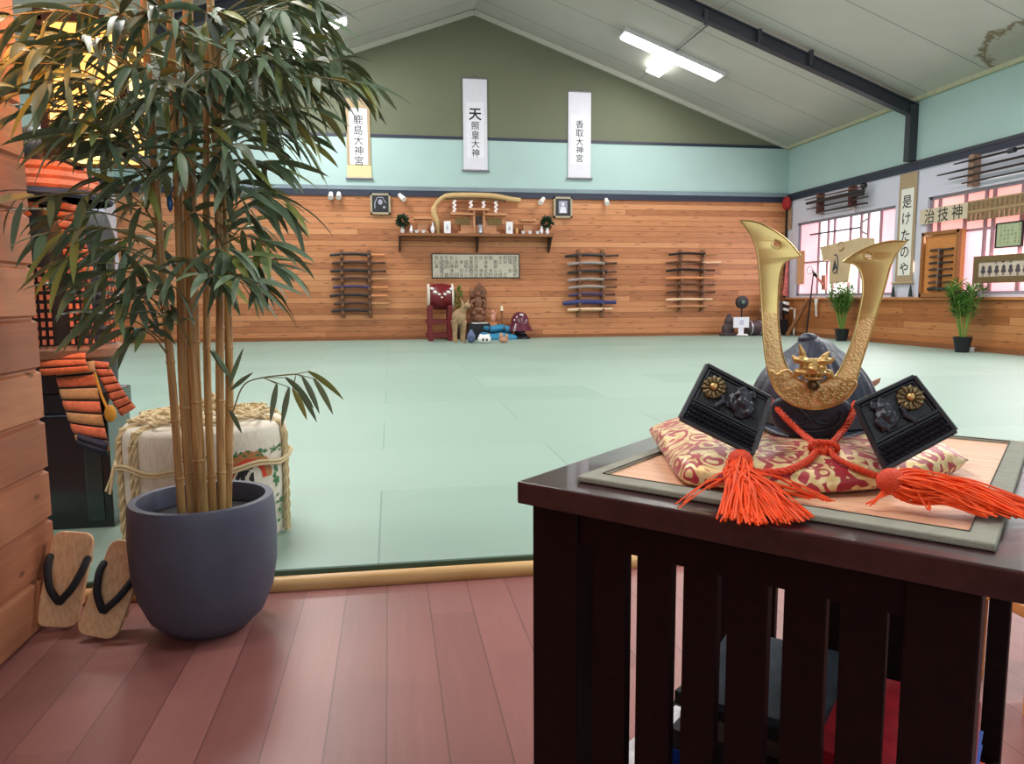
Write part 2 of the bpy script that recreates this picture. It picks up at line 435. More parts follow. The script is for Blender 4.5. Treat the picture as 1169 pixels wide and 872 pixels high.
# back wall: pine to the rail, mint band, olive gable
struct('wall_back', MB().bb((XL, YB, 0), (XR, YB + 0.12, RAIL_Z)), M_BACKWOOD, smooth=0)
mb = MB().bb((XL, YB, RAIL_Z), (XR, YB + 0.12, EAVE_Z)); w = struct('wall_back_upper', mb, M_MINT, smooth=0)
struct('wall_back_gable', MB().prism([(XL, YB, EAVE_Z), (XR, YB, EAVE_Z), (RIDGE_X, YB, RIDGE_Z)], (0, 0.12, 0)), M_OLIVE, smooth=0)
struct('trim_2', MB().bb((XL, YB - 0.035, RAIL_Z - 0.10), (XR, YB, RAIL_Z + 0.03)), M_NAVY, smooth=0, bevel=0.005)
struct('trim_3', MB().bb((XL, YB - 0.045, RAIL_Z + 0.03), (XR, YB, RAIL_Z + 0.12)), M_SLATE, smooth=0, bevel=0.005)
struct('trim_4', MB().bb((XL, YB - 0.02, EAVE_Z - 0.03), (XR, YB, EAVE_Z + 0.03)), M_NAVY, smooth=0)
for i, s in enumerate((1, -1)):
    xe = XR if s > 0 else XL
    struct('trim_%d' % (5 + i), MB().beam((RIDGE_X, YB - 0.03, RIDGE_Z - 0.07), (xe, YB - 0.03, EAVE_Z - 0.03), 0.06, 0.10), M_CORNICE, smooth=0)
struct('baseboard_back', MB().bb((XL, YB - 0.025, MAT_Z), (XR, YB, MAT_Z + 0.07)), grainwood('baseboard_wood', (120, 70, 34), (150, 92, 50), 0.5), smooth=0)
# roof slopes
def slope(s):
    xe = XR if s > 0 else XL
    return MB().prism([(RIDGE_X, Y0, RIDGE_Z), (xe + s * 0.1, Y0, EAVE_Z - 0.036), (xe + s * 0.1, Y0, EAVE_Z + 0.2), (RIDGE_X, Y0, RIDGE_Z + 0.2)], (0, YB - Y0 + 0.12, 0))
struct('ceiling', slope(1), M_CEIL, smooth=0); struct('ceiling_left', slope(-1), M_CEIL, smooth=0)
struct('trim_7', MB().beam((XR - 0.04, Y0, EAVE_Z - 0.0), (XR - 0.04, YB, EAVE_Z - 0.0), 0.08, 0.08), mat('eave_trim', (176, 176, 148), 0.7), smooth=0)
# steel frame: two rafters and a wall post
def rafter(y):
    mb = MB()
    for s, xe in ((1, XR), (-1, XL)):
        a = V((RIDGE_X, y, RIDGE_Z - 0.13)); b = V((xe, y, EAVE_Z - 0.10))
        mb.beam(a, b, 0.14, 0.02, (0, 0, 1)); a2 = a - V((0, 0, 0.22)); b2 = b - V((0, 0, 0.22))
        mb.beam(a2, b2, 0.14, 0.02); mb.beam((a + a2) / 2, (b + b2) / 2, 0.03, 0.22)
        mb.bb((xe - s * 0.16, y - 0.07, RAIL_Z + 0.10), (xe - s * 0.0, y + 0.07, EAVE_Z - 0.1))
    return mb
for k, y in enumerate((12.55, 5.0)):
    struct('beam_%d' % (k + 1), rafter(y), M_STEEL, smooth=0)
for k, (px, py) in enumerate(((806, 22), (867, 44), (926, 68))):
    q = at(px, py, y=12.48); mb = MB().bb((q.x - 0.035, 12.46, q.z - 0.02), (q.x + 0.035, 12.53, q.z + 0.16)).cyl((q.x, 12.49, q.z - 0.09), (q.x, 12.49, q.z), 0.03)
    o = obj('beam_clamp', mb, M_STEEL); setp(o, ['small dark hook under the roof beam, highest of the three', 'small dark hook under the roof beam, middle of the three', 'small dark hook under the roof beam, lowest of the three'][k], 'hook', 'hooks along the roof beam')

# right wall with two window openings
W1 = (12.98, 16.45, 0.985, 2.68); W2 = (6.6, 12.12, 0.985, 2.71)
def side_wall(x0, x1, wins):
    mb = MB(); ys = [Y0]
    for a, b, z0, z1 in sorted(wins): ys += [a, b]
    ys.append(YB)
    for i in range(0, len(ys), 2): mb.bb((x0, ys[i], SILL_Z), (x1, ys[i + 1], RAIL_Z))
    for a, b, z0, z1 in wins: mb.bb((x0, a, SILL_Z), (x1, b, z0)); mb.bb((x0, a, z1), (x1, b, RAIL_Z))
    return mb
struct('wall_right', side_wall(XR, XR + 0.2, [W1, W2]), M_LILAC, smooth=0)
struct('wall_right_lower', MB().bb((XR, Y0, 0), (XR + 0.2, YB, SILL_Z)), M_SIDEWOOD, smooth=0)
struct('wall_right_upper', MB().bb((XR, Y0, RAIL_Z), (XR + 0.2, YB, EAVE_Z)), M_MINT, smooth=0)
struct('trim_8', MB().bb((XR - 0.04, Y0, RAIL_Z - 0.07), (XR, YB, RAIL_Z + 0.03)), M_NAVY, smooth=0)
struct('trim_9', MB().bb((XR - 0.05, Y0, RAIL_Z + 0.03), (XR, YB, RAIL_Z + 0.09)), M_STEEL, smooth=0)
struct('trim_10', MB().bb((XR - 0.06, Y0, SILL_Z - 0.035), (XR + 0.02, YB, SILL_Z + 0.012)), grainwood('sill_wood', (176, 112, 62), (198, 134, 84), 0.45, axis=1), smooth=0, bevel=0.004)
struct('baseboard_right', MB().bb((XR - 0.03, Y0, 0), (XR, YB, 0.14)), grainwood('skirting_wood', (126, 76, 42), (156, 98, 58), 0.5, axis=1), smooth=0, bevel=0.004)
struct('trim_11', MB().bb((XR - 0.05, YB - 0.05, MAT_Z), (XR, YB, RAIL_Z - 0.1)), mat('dark_corner_post', (44, 34, 34), 0.5), smooth=0)
# left wall (far) with its own windows, then the wall behind the camera
struct('wall_left', side_wall(XL - 0.2, XL, [(12.9, 16.2, 1.0, 2.9), (8.0, 12.0, 1.0, 2.9)]), M_LILAC, smooth=0)
struct('wall_left_lower', MB().bb((XL - 0.2, Y0, 0), (XL, YB, SILL_Z)), M_SIDEWOOD, smooth=0)
struct('wall_left_upper', MB().bb((XL - 0.2, Y0, RAIL_Z), (XL, YB, EAVE_Z)), M_MINT, smooth=0)
struct('trim_12', MB().bb((XL, Y0, RAIL_Z - 0.07), (XL + 0.05, YB, RAIL_Z + 0.09)), M_NAVY, smooth=0)
struct('wall_front', MB().bb((XL, Y0 - 0.12, 0), (XR, Y0, EAVE_Z)).prism([(XL, Y0, EAVE_Z), (XR, Y0, EAVE_Z), (RIDGE_X, Y0, RIDGE_Z)], (0, -0.12, 0)), M_MINT, smooth=0)
# near partition of horizontal boards, its end facing the mats
mb = MB(); bw = 0.1515; z = 0.0
lo = 0.0; k = 0
WX, WE = -1.045, 2.40
while z < 2.6:
    top = z + bw
    pr = [(WX - 0.0, z + 0.0045), (WX + 0.0, z + 0.0045), (WX + 0.004, z + 0.008), (WX + 0.004, top - 0.008), (WX, top - 0.0045)]
    mb.bb((WX - 0.12, Y0, z), (WX, WE - 0.004, top))
    mb.prism([(WX - 0.001, Y0, z + 0.003), (WX + 0.012, Y0, z + 0.010), (WX + 0.012, Y0, top - 0.010), (WX - 0.001, Y0, top - 0.003)], (0, WE - Y0, 0))
    z = top
struct('wall_near', mb, M_NEARWOOD, smooth=0, weld=False)
# windows: frame, lattice bars, bright frosted panes
M_FRAMEPINK = mat('window_frame_paint', (160, 126, 136), 0.5)
M_FRAMEGREY = mat('window_frame_grey', (140, 136, 146), 0.5)
def pane_mat(name, c1, c2, st, cell=0.09):
    t = NT(name); s = t.sep(t.obj())
    f = t.noise(t.obj(), 0.8, 2)
    col = t.ramp(f, [(0.35, lin(c1)), (0.65, lin(c2))])
    def ln(a):
        q = t.math('DIVIDE', t.math('ADD', a, 30.0), cell); fr = t.math('SUBTRACT', q, t.math('FLOOR', q)); return t.math('LESS_THAN', fr, 0.1)
    m = t.math('MAXIMUM', ln(s[1]), ln(s[2]))
    col = t.mix(t.math('MULTIPLY', m, 0.35), col, lin((226, 150, 160)))
    t.l(col, t.b.inputs['Emission Color']); t.b.inputs['Emission Strength'].default_value = st
    t.b.inputs['Base Color'].default_value = (0.6, 0.5, 0.5, 1); t.b.inputs['Roughness'].default_value = 0.3
    return t.m
P_WHITE = pane_mat('sunlit_frosted_glass', (255, 240, 250), (255, 255, 255), 1.7)
P_PINK = pane_mat('pink_frosted_glass', (250, 160, 176), (255, 196, 210), 0.86)
P_SALMON = pane_mat('salmon_frosted_glass', (236, 136, 122), (246, 160, 152), 0.78)
def window(name, W, bars, panes, rail_z):
    a, b, z0, z1 = W
    fr = MB(); X0, X1 = XR + 0.05, XR + 0.11
    fr.bb((X0, a, z0), (X1, a + 0.05, z1)); fr.bb((X0, b - 0.05, z0), (X1, b, z1)); fr.bb((X0, a, z0), (X1, b, z0 + 0.05)); fr.bb((X0, a, z1 - 0.05), (X1, b, z1))
    o = struct(name, fr, M_FRAMEGREY, smooth=0)
    for yb in bars: struct('window_bar', MB().bb((X0 + 0.005, yb - 0.025, z0), (X1 - 0.005, yb + 0.025, z1)), M_FRAMEPINK, o, smooth=0)
    struct('window_bar', MB().bb((X0 + 0.008, a, rail_z - 0.02), (X1 - 0.01, b, rail_z + 0.02)), M_FRAMEPINK, o, smooth=0)
    for (y0, y1, za, zb, m) in panes: struct('window_pane', MB().bb((X1 - 0.02, y0, za), (X1 - 0.012, y1, zb)), m, o, smooth=0)
def yr(px, py): return at(px, py, x=XR).y
bars1 = [yr(px, 300) for px in (931, 941, 948, 966, 978, 986, 1000)]
window('window_1', W1, bars1, [(W1[0], bars1[-1] , W1[2], W1[3], P_PINK), (bars1[-1], bars1[0] + 0.0, W1[2], W1[3], P_WHITE), (bars1[0], W1[1], W1[2], W1[3], P_PINK)], 1.75)
bars2 = [yr(px, 290) for px in (1066, 1095, 1118, 1127, 1159)] + [9.2, 8.4, 7.5]
window('window_2', W2, bars2, [(W2[0], W2[1], W2[2], 2.05, P_PINK), (W2[0], W2[1], 2.05, W2[3], P_SALMON)], 2.05)

# ------------------------------------------------------------------ fluorescent fixtures
M_HOUSING = mat('fixture_white', (196, 198, 200), 0.4)
M_TUBE = glow('lit_diffuser', (255, 255, 252), 9.0)
for i, (x, y) in enumerate(LIGHT_SPOTS):
    s = 1 if x > RIDGE_X else -1
    xa = V((math.cos(SLOPE), 0, -s * math.sin(SLOPE))); ya = V((0, 1, 0)); za = xa.cross(ya) if xa.cross(ya).z > 0 else -xa.cross(ya)
    Rm = Matrix((xa, ya, za)).transposed(); c = V((x, y, ceil_z(x)))
    t = thing('ceiling_light', ['long white fluorescent ceiling light with a short cross tube, over the right of the hall', None, None, None, 'bright ceiling light seen through the bamboo leaves at upper left', None, None, None][i] or 'white fluorescent ceiling light above and behind the camera side of the hall', 'ceiling light', c)
    if i not in (0, 4): t['group'] = 'ceiling lights out of view'
    obj('light_housing', MB().box(c - za * 0.045, (2.25, 0.42, 0.09), Rm), M_HOUSING, t, smooth=0, bevel=0.01)
    obj('light_diffuser', MB().box(c - za * 0.105, (2.15, 0.33, 0.03), Rm), M_TUBE, t, smooth=0, bevel=0.008)
    if i in (0, 4):
        obj('light_diffuser', MB().box(c - za * 0.11 + V((0.0, 0.62, 0)), (0.32, 0.9, 0.035), Rm), M_TUBE, t, smooth=0, bevel=0.008)
        obj('conduit', MB().cyl(c - za * 0.03 + V((0, -0.2, 0)), V((x + 0.0, 12.6, ceil_z(x) - 0.06)), 0.012), M_STEEL, t)

# ------------------------------------------------------------------ writing on the back wall
M_INK = mat('black_ink', (22, 20, 24), 0.6)
M_SILK = mat('white_silk', (216, 214, 226), 0.75, var=0.04, scale=6, bump=0.1)
M_PAPER = mat('white_paper', (226, 226, 236), 0.8, var=0.02)
M_TAN = mat('tan_brocade', (170, 148, 118), 0.8, var=0.1, scale=40)
M_CREAM = mat('cream_brocade', (214, 196, 150), 0.8, var=0.08, scale=40)
M_DOWEL = mat('scroll_dowel', (128, 124, 132), 0.4)
def scroll(label, x0, x1, z0, z1, chars, sizes, msur, mbot, paper_in, group='hanging scrolls on the back wall'):
    xc = (x0 + x1) / 2; w = x1 - x0; y = YB - 0.02
    t = thing('hanging_scroll', label, 'hanging scroll', (xc, y, z0), group)
    obj('scroll_mount', MB().bb((x0, y - 0.006, z0), (x1, y, z1)), msur, t, smooth=0)
    if mbot is not msur: obj('scroll_mount', MB().bb((x0 - 0.01, y - 0.009, z0), (x1 + 0.01, y - 0.001, z0 + 0.28)), mbot, t, smooth=0)
    pz0, pz1 = z0 + paper_in[0], z1 - paper_in[1]
    obj('scroll_paper', MB().bb((x0 + paper_in[2], y - 0.012, pz0), (x1 - paper_in[2], y - 0.006, pz1)), M_PAPER, t, smooth=0)
    obj('scroll_dowel', MB().cyl((x0 - 0.04, y - 0.02, z0), (x1 + 0.04, y - 0.02, z0), 0.022), M_DOWEL, t)
    obj('top_rod', MB().cyl((x0, y - 0.01, z1), (x1, y - 0.01, z1), 0.014), M_DOWEL, t)
    obj('hanging_cord', MB().tube([(x0 + 0.1, y - 0.01, z1), (xc, y - 0.005, z1 + 0.09), (x1 - 0.1, y - 0.01, z1)], 0.006, 6), M_DOWEL, t)
    ink = MB(); z = pz1 - 0.12
    for c, sz in zip(chars, sizes):
        glyph(ink, c, (xc, y - 0.012, z - sz / 2), (1, 0, 0), (0, 0, 1), sz, 0.002, 0.02 if sz > 0.25 else 0.006); z -= sz * 1.02
    obj('brush_writing', ink, M_INK, t, smooth=0)
def bx(px, py): q = at(px, py, y=YB); return q.x, q.z
scroll('plain white hanging scroll with bold black characters, middle one on the gable', bx(528, 90)[0], bx(555.5, 90)[0], bx(541, 195)[1], bx(541, 90)[1], '天照皇大神', (0.29, 0.19, 0.19, 0.19, 0.19), M_SILK, M_SILK, (0.28, 0.50, 0.07))
scroll('plain white hanging scroll with slim black characters, right one on the gable', bx(648.5, 105)[0], bx(674.5, 105)[0], bx(661, 204)[1], bx(661, 105)[1], '香取大神宮', (0.19, 0.19, 0.18, 0.18, 0.18), M_SILK, M_SILK, (0.3, 0.50, 0.06))
scroll('tan-bordered hanging scroll with cream foot, left one beside the bamboo leaves', bx(397, 204)[0], bx(424, 204)[0], bx(410, 204)[1], bx(410, 112)[1], '鹿島大神宮', (0.22, 0.22, 0.21, 0.21, 0.21), M_TAN, M_CREAM, (0.30, 0.22, 0.06))

# framed photographs hanging from the rail
M_FRBLACK = mat('black_frame', (24, 24, 30), 0.35); M_FRGOLD = mat('pale_gold_frame', (168, 156, 130), 0.35, 0.3)
M_PHOTO = mat('grey_photo', (150, 150, 170), 0.4, var=0.3, scale=14)
for (px0, py0, px1, py1, lab, kind) in ((422.5, 221, 446, 245, 'small black framed picture left of the shrine shelf', 0), (631.5, 225, 652.5, 249, 'small black framed portrait photo right of the shrine shelf', 1)):
    x0, z1 = bx(px0, py0); x1, z0 = bx(px1, py1); xc = (x0 + x1) / 2; w = x1 - x0; h = z1 - z0; y = YB - 0.04
    t = thing('picture_frame', lab, 'framed picture', (xc, y, z0), 'framed pictures by the shrine')
    mb = MB(); e = 0.04
    mb.bb((x0, y - 0.03, z0), (x0 + e, y + 0.04, z1)).bb((x1 - e, y - 0.03, z0), (x1, y + 0.04, z1)).bb((x0, y - 0.03, z0), (x1, y + 0.04, z0 + e)).bb((x0, y - 0.03, z1 - e), (x1, y + 0.04, z1))
    obj('frame', mb, M_FRGOLD, t, smooth=0)
    obj('mount', MB().bb((x0 + e, y - 0.02, z0 + e), (x1 - e, y + 0.0, z1 - e)), M_FRBLACK, t, smooth=0)
    pic = MB()
    if kind: pic.bb((xc - 0.10, y - 0.024, z0 + 0.1), (xc + 0.10, y - 0.02, z1 - 0.09))
    else:
        pic.ell((xc, y - 0.022, z0 + h * 0.58), (0.05, 0.006, 0.06)); pic.tube([(xc - 0.12, y - 0.023, z0 + 0.12), (xc - 0.12, y - 0.023, z0 + 0.25), (xc - 0.06, y - 0.023, z0 + 0.36), (xc + 0.05, y - 0.023, z0 + 0.36), (xc + 0.12, y - 0.023, z0 + 0.24)], 0.012, 6); pic.ell((xc + 0.08, y - 0.023, z0 + 0.15), (0.03, 0.006, 0.03))
    obj('photograph', pic, M_PHOTO, t, smooth=0)
    if kind: obj('portrait_figure', MB().ell((xc, y - 0.026, z0 + 0.30), (0.035, 0.006, 0.04)).prism([(xc - 0.08, y - 0.026, z0 + 0.11), (xc + 0.08, y - 0.026, z0 + 0.11), (xc + 0.05, y - 0.026, z0 + 0.24), (xc - 0.05, y - 0.026, z0 + 0.24)], (0, -0.003, 0)), M_PAPER, t, smooth=0)
# little white spotlights clipped under the rail
M_WHITEPL = mat('white_plastic', (232, 228, 226), 0.4)
for px, py, dxx, lab in ((378, 222, 0, 'leftmost small white spotlight on the navy rail beside the bamboo leaves'), (387, 222, 0, 'small white spotlight on the navy rail, second from the bamboo leaves'), (456, 224, 1, 'small white spotlight on the rail above the shelf left end'), (620, 228, -1, 'small white spotlight on the rail above the shelf right end'), (691, 229, 0, 'small white spotlight on the rail above the middle sword rack')):
    x, z = bx(px, py); y = YB - 0.05
    t = thing('spotlight', lab, 'spotlight', (x, y, z), 'small spotlights on the rail')
    obj('lamp_head', MB().cyl((x, y, z + 0.02), (x + 0.10 * dxx, y - 0.12, z - 0.09), 0.045, 0.06, 14), M_WHITEPL, t)
    obj('bracket', MB().bb((x - 0.02, y, z - 0.01), (x + 0.02, y + 0.05, z + 0.05)), M_WHITEPL, t, smooth=0)

# long calligraphy panel
x0, z1 = bx(493.5, 290.5); x1, z0 = bx(592, 316.5); y = YB - 0.03
t = thing('calligraphy_board', 'long white panel of small black characters under the shrine shelf', 'calligraphy panel', ((x0 + x1) / 2, y, z0))
obj('panel', MB().bb((x0, y, z0), (x1, y + 0.03, z1)), mat('aged_white_paper', (206, 200, 182), 0.7, var=0.04), t, smooth=0)
mb = MB().bb((x0 - 0.02, y - 0.01, z0 - 0.02), (x0, y + 0.03, z1 + 0.02)).bb((x1, y - 0.01, z0 - 0.02), (x1 + 0.02, y + 0.03, z1 + 0.02)).bb((x0, y - 0.01, z1), (x1, y + 0.03, z1 + 0.02)).bb((x0, y - 0.01, z0 - 0.02), (x1, y + 0.03, z0))
obj('frame', mb, M_FRBLACK, t, smooth=0)
ink = MB(); pool = '武道心技体剣禅道場訓神和敬清寂忍耐正義礼節誠意努力人格形成'
for c in range(17):
    for r in range(5):
        if random.random() < 0.74: glyph(ink, random.choice(pool), (x0 + 0.09 + c * (x1 - x0 - 0.18) / 16, y, z1 - 0.07 - r * (z1 - z0 - 0.12) / 4), (1, 0, 0), (0, 0, 1), random.choice((0.085, 0.1, 0.115)), 0.002, 0.0)
obj('writing', ink, mat('faded_ink', (84, 78, 78), 0.7), t, smooth=0)

# ------------------------------------------------------------------ shrine shelf and what stands on it
M_SHELF = grainwood('shelf_wood', (120, 72, 38), (150, 96, 56), 0.5)
M_CEDAR = grainwood('shrine_cedar', (168, 112, 76), (206, 150, 108), 0.55)
M_DARKWOOD = mat('dark_bracket_wood', (58, 36, 28), 0.5)
sx0, sz = bx(455, 266.5); sx1, _ = bx(628, 268.5); SY0, SY1 = YB - 0.42, YB; sz -= 0.02
t = thing('shrine_shelf', 'long wooden shrine shelf on dark brackets high on the back wall', 'shelf', ((sx0 + sx1) / 2, YB - 0.2, sz))
obj('shelf_board', MB().bb((sx0, SY0, sz - 0.06), (sx1, SY1, sz)), M_SHELF, t, smooth=0, bevel=0.005)
for px in (456, 544, 626):
    x = bx(px, 270)[0]
    obj('bracket', MB().prism([(x - 0.02, SY1, sz - 0.06), (x - 0.02, SY0 + 0.05, sz - 0.06), (x - 0.02, SY1 - 0.04, sz - 0.38), (x - 0.02, SY1, sz - 0.38)], (0.04, 0, 0)), M_DARKWOOD, t, smooth=0)
def sp_(px): return bx(px, 262)[0]
YS = YB - 0.22
def shrine(label, px, w, h, roofs, d=0.2):
    x = sp_(px)
    t = thing('household_shrine', label, 'household shrine', (x, YS, sz))
    b = MB().bb((x - w * 0.42, YS - d * 0.4, sz), (x + w * 0.42, YS + d * 0.6, sz + 0.05)).bb((x - w * 0.36, YS - d * 0.2, sz + 0.05), (x + w * 0.36, YS + d * 0.5, sz + h * 0.8))
    obj('shrine_body', b, M_CEDAR, t, smooth=0)
    for (dx, rw, rz) in roofs:
        r = MB().prism([(x + dx - rw / 2, YS - d * 0.9, sz + rz), (x + dx - rw / 2, YS + d * 0.6, sz + rz), (x + dx - rw / 2, YS + d * 0.6, sz + rz + 0.03), (x + dx - rw / 2, YS - d * 0.1, sz + rz + 0.075), (x + dx - rw / 2, YS - d * 0.9, sz + rz + 0.03)], (rw, 0, 0))
        obj('roof', r, M_CEDAR, t, smooth=0)
    return t, x
tt, x = shrine('wide three-roofed wooden shrine at the middle of the shelf', 545, 1.1, 0.36, [(-0.36, 0.52, 0.40), (0.36, 0.52, 0.40), (0.0, 0.44, 0.50)])
for dx in (-0.36, 0.36):
    obj('door_screen', MB().bb((x + dx - 0.16, YS - 0.06, sz + 0.2), (x + dx + 0.16, YS - 0.045, sz + 0.36)), mat('gilt_screen', (120, 96, 54), 0.5, 0.3, var=0.5, scale=30), tt, smooth=0)
for dx in (-0.11, 0.11): obj('column', MB().bb((x + dx - 0.02, YS - 0.14, sz), (x + dx + 0.02, YS - 0.10, sz + 0.5)), M_CEDAR, tt, smooth=0)
obj('shrine_door', MB().bb((x - 0.07, YS - 0.06, sz + 0.2), (x + 0.07, YS - 0.04, sz + 0.4)), M_DARKWOOD, tt, smooth=0)
shrine('small one-roofed wooden shrine at the left of the shelf', 482, 0.3, 0.28, [(0, 0.38, 0.30)])
shrine('small one-roofed wooden shrine at the right of the shelf', 600, 0.28, 0.26, [(0, 0.36, 0.28)])
M_GLASSW = mat('white_porcelain', (232, 230, 234), 0.25); M_CHOME = mat('pale_silver', (190, 190, 200), 0.3, 0.6)
def vase(px, h, r, label, m=None, cat='vase', group='white vessels on the shrine shelf', dy=-0.1):
    x = sp_(px); y = YS + dy
    o = obj('porcelain_vase' if cat == 'vase' else 'offering_bowl', MB().lathe([(r * 0.5, 0), (r, h * 0.25), (r * 0.95, h * 0.5), (r * 0.45, h * 0.75), (r * 0.5, h), (r * 0.35, h), (0.0, h * 0.9)] if cat == 'vase' else [(r * 0.5, 0), (r, h), (r * 0.9, h), (0, h * 0.3)], (x, y, sz), 14), m or M_GLASSW)
    setp(o, label, cat, group)
vase(493, 0.24, 0.045, 'white vase just right of the small left shrine')
vase(469, 0.17, 0.04, 'white vase beside the left green sprig')
vase(615, 0.18, 0.04, 'white vase just left of the right green sprig')
vase(621, 0.13, 0.04, 'short white vase in front of the right green sprig', dy=-0.16)
vase(587.5, 0.14, 0.032, 'amber bottle-shaped vase right of the tall right tablet', mat('amber_glaze', (214, 160, 96), 0.3))
for px, lab in ((459, 'white offering bowl at the far left end of the shelf'), (475, 'white offering bowl left of the small left shrine'), (482.5, 'white offering bowl before the small left shrine'), (546, 'white offering bowl before the central shrine'), (594, 'white offering bowl left of the small right shrine'), (601.5, 'white offering bowl before the small right shrine'), (610, 'pinkish offering bowl right of the small right shrine')):
    vase(px, 0.065, 0.05, lab, cat='bowl', group='offering bowls on the shrine shelf', dy=-0.14)
for px, lab in ((509.5, 'tall white upright tablet left of the central shrine'), (579, 'tall white upright tablet right of the central shrine')):
    x = sp_(px)
    tb = thing('white_tablet', lab, 'tablet', (x, YS - 0.1, sz), 'white tablets on the shrine shelf')
    obj('tablet', MB().bb((x - 0.075, YS - 0.12, sz), (x + 0.075, YS - 0.08, sz + 0.27)), M_GLASSW, tb, smooth=0, bevel=0.01)
    obj('emblem', MB().ell((x, YS - 0.122, sz + 0.14), (0.03, 0.004, 0.06)), M_CHOME, tb)
x = sp_(546); mb = MB().lathe([(0.03, 0), (0.05, 0.02), (0.035, 0.12), (0.06, 0.17), (0.02, 0.2), (0, 0.2)], (x, YS - 0.22 + 0.03, sz), 14)
setp(obj('mirror_stand', mb, M_CHOME), 'small pale ritual mirror stand at the shelf centre', 'ritual stand')
M_SPRIG = mat('dark_sprig_green', (34, 62, 40), 0.6, var=0.3, scale=30)
def leaf_bunch(mb, c, r, n, L, W, rnd, up=0.3):
    for _ in range(n):
        d = V((rnd.gauss(0, 1), rnd.gauss(0, 1), rnd.gauss(up, 0.9))).normalized()
        p = V(c) + V((d.x * r.x, d.y * r.y, d.z * r.z)) * rnd.uniform(0.2, 0.8)
        dd = (d + V((0, 0, rnd.uniform(-0.6, 0.3)))).normalized(); sd = dd.cross(V((rnd.random(), rnd.random(), 0.4))).normalized()
        mb.add([p, p + dd * L * 0.45 + sd * W / 2, p + dd * L, p + dd * L * 0.45 - sd * W / 2], [(0, 1, 2, 3)])
rnd = random.Random(3)
for px, lab in ((459.5, 'dark green sprig in a vase at the left end of the shrine shelf'), (622.5, 'dark green sprig in a vase at the right end of the shrine shelf')):
    x = sp_(px) + 0.0; y = YS + 0.06
    t = thing('evergreen_sprig', lab, 'sprig', (x, y, sz), 'evergreen sprigs on the shrine shelf')
    obj('sprig_vase', MB().lathe([(0.03, 0), (0.05, 0.05), (0.025, 0.13), (0.035, 0.16), (0, 0.15)], (x, y, sz), 12), M_GLASSW, t)
    mb = MB(); leaf_bunch(mb, (x, y, sz + 0.27), V((0.13, 0.10, 0.15)), 200, 0.09, 0.04, rnd); obj('foliage', mb, M_SPRIG, t, smooth=0, weld=False)
# curved driftwood arch with its left leg, straw rope and paper streamers
M_DRIFT = grainwood('driftwood', (176, 140, 92), (214, 184, 134), 0.7, scale=8)
ya = YB - 0.16
pts = [at(px, py, y=ya) for px, py in ((500, 266), (499, 255), (495.5, 243), (496, 236), (502, 228), (508, 224.5), (520, 223), (545, 223), (565, 224), (580, 227), (594, 229))]
pts[0].z = sz
t = thing('driftwood_arch', 'curved pale driftwood branch arching over the shrine, foot on the shelf', 'branch', pts[0])
obj('branch', MB().tube(smooth_path(pts), [0.05] * 3 + [0.065] * 12 + [0.045] * 10 + [0.06] * 26, 10), M_DRIFT, t)
M_STRAW = grainwood('straw_rope', (120, 96, 60), (176, 150, 100), 0.9, scale=30)
rp = [at(px, py, y=ya - 0.05) for px, py in ((508, 226.5), (530, 227), (555, 228), (578, 229))]
for p in rp: p.y = ya - 0.02
obj('straw_rope', MB().tube(smooth_path(rp), 0.022, 8), mat('dark_straw', (92, 72, 48), 0.9, var=0.4, scale=30), t)
for (px, n) in ((518.5, 6), (537.5, 5), (552, 5), (566, 7)):
    q = at(px, 227, y=ya); mb = MB()
    for k in range(n):
        s = (-1) ** k; z1 = q.z - 0.02 - k * 0.045
        mb.box((q.x + s * 0.014, ya - 0.02, z1 - 0.025), (0.055, 0.004, 0.05), Matrix.Rotation(s * 0.5, 3, 'Y'))
    obj('paper_streamer', mb, mat('streamer_paper', (240, 232, 234), 0.8), t, smooth=0)
# ------------------------------------------------------------------ sword racks on the back wall
M_RACK = grainwood('rack_wood', (104, 66, 40), (140, 94, 60), 0.55, axis=2)
def lac(name, c, r=0.3): return mat('lacquer_' + name, c, r, var=0.1)
SW = {'black': lac('black', (32, 26, 30)), 'brown': lac('brown', (74, 44, 34)), 'grey': lac('grey', (150, 140, 136)), 'purple': lac('purple', (60, 46, 84)), 'navy': lac('navy', (48, 52, 104)), 'white wood': lac('pale_wood', (222, 186, 150), 0.5), 'tan': lac('tan', (176, 124, 84), 0.5), 'dark oak': lac('dark_oak', (92, 56, 36), 0.45), 'orange oak': lac('orange_oak', (206, 134, 84), 0.45)}
HANDLE = {k: SW[v] for k, v in {'black': 'brown', 'brown': 'orange oak', 'grey': 'brown', 'purple': 'tan', 'navy': 'navy', 'white wood': 'white wood', 'tan': 'tan', 'dark oak': 'dark oak', 'orange oak': 'orange oak'}.items()}
def sword(px0, px1, pg, py0, py1, color, handle, label, group, guard=True, thick=0.034):
    y = YB - 0.13
    a = at(px0, py0, y=y); b = at(px1, py1, y=y); g = a.lerp(b, (pg - px0) / (px1 - px0))
    t = thing('sheathed_sword', label, 'sword', a, group)
    n = 8; sag = 0.028 * (1 if color not in ('white wood', 'tan', 'orange oak') else 0.3)
    P = [a.lerp(g, i / n) + V((0, 0, sag * math.sin(PI * i / n))) for i in range(n + 1)]
    obj('scabbard', MB().tube(P, [thick * 0.8] + [thick] * n, 8), SW[color], t)
    P = [g.lerp(b, i / 3) for i in range(4)]
    obj('handle', MB().tube(P, [thick * 0.85, thick * 0.7, thick * 0.75, thick * 0.85], 8), SW[handle], t)
    if guard: obj('guard', MB().cyl(g - V((0.012, 0, 0)), g + V((0.012, 0, 0)), 0.05, n=14), SW['black'], t)
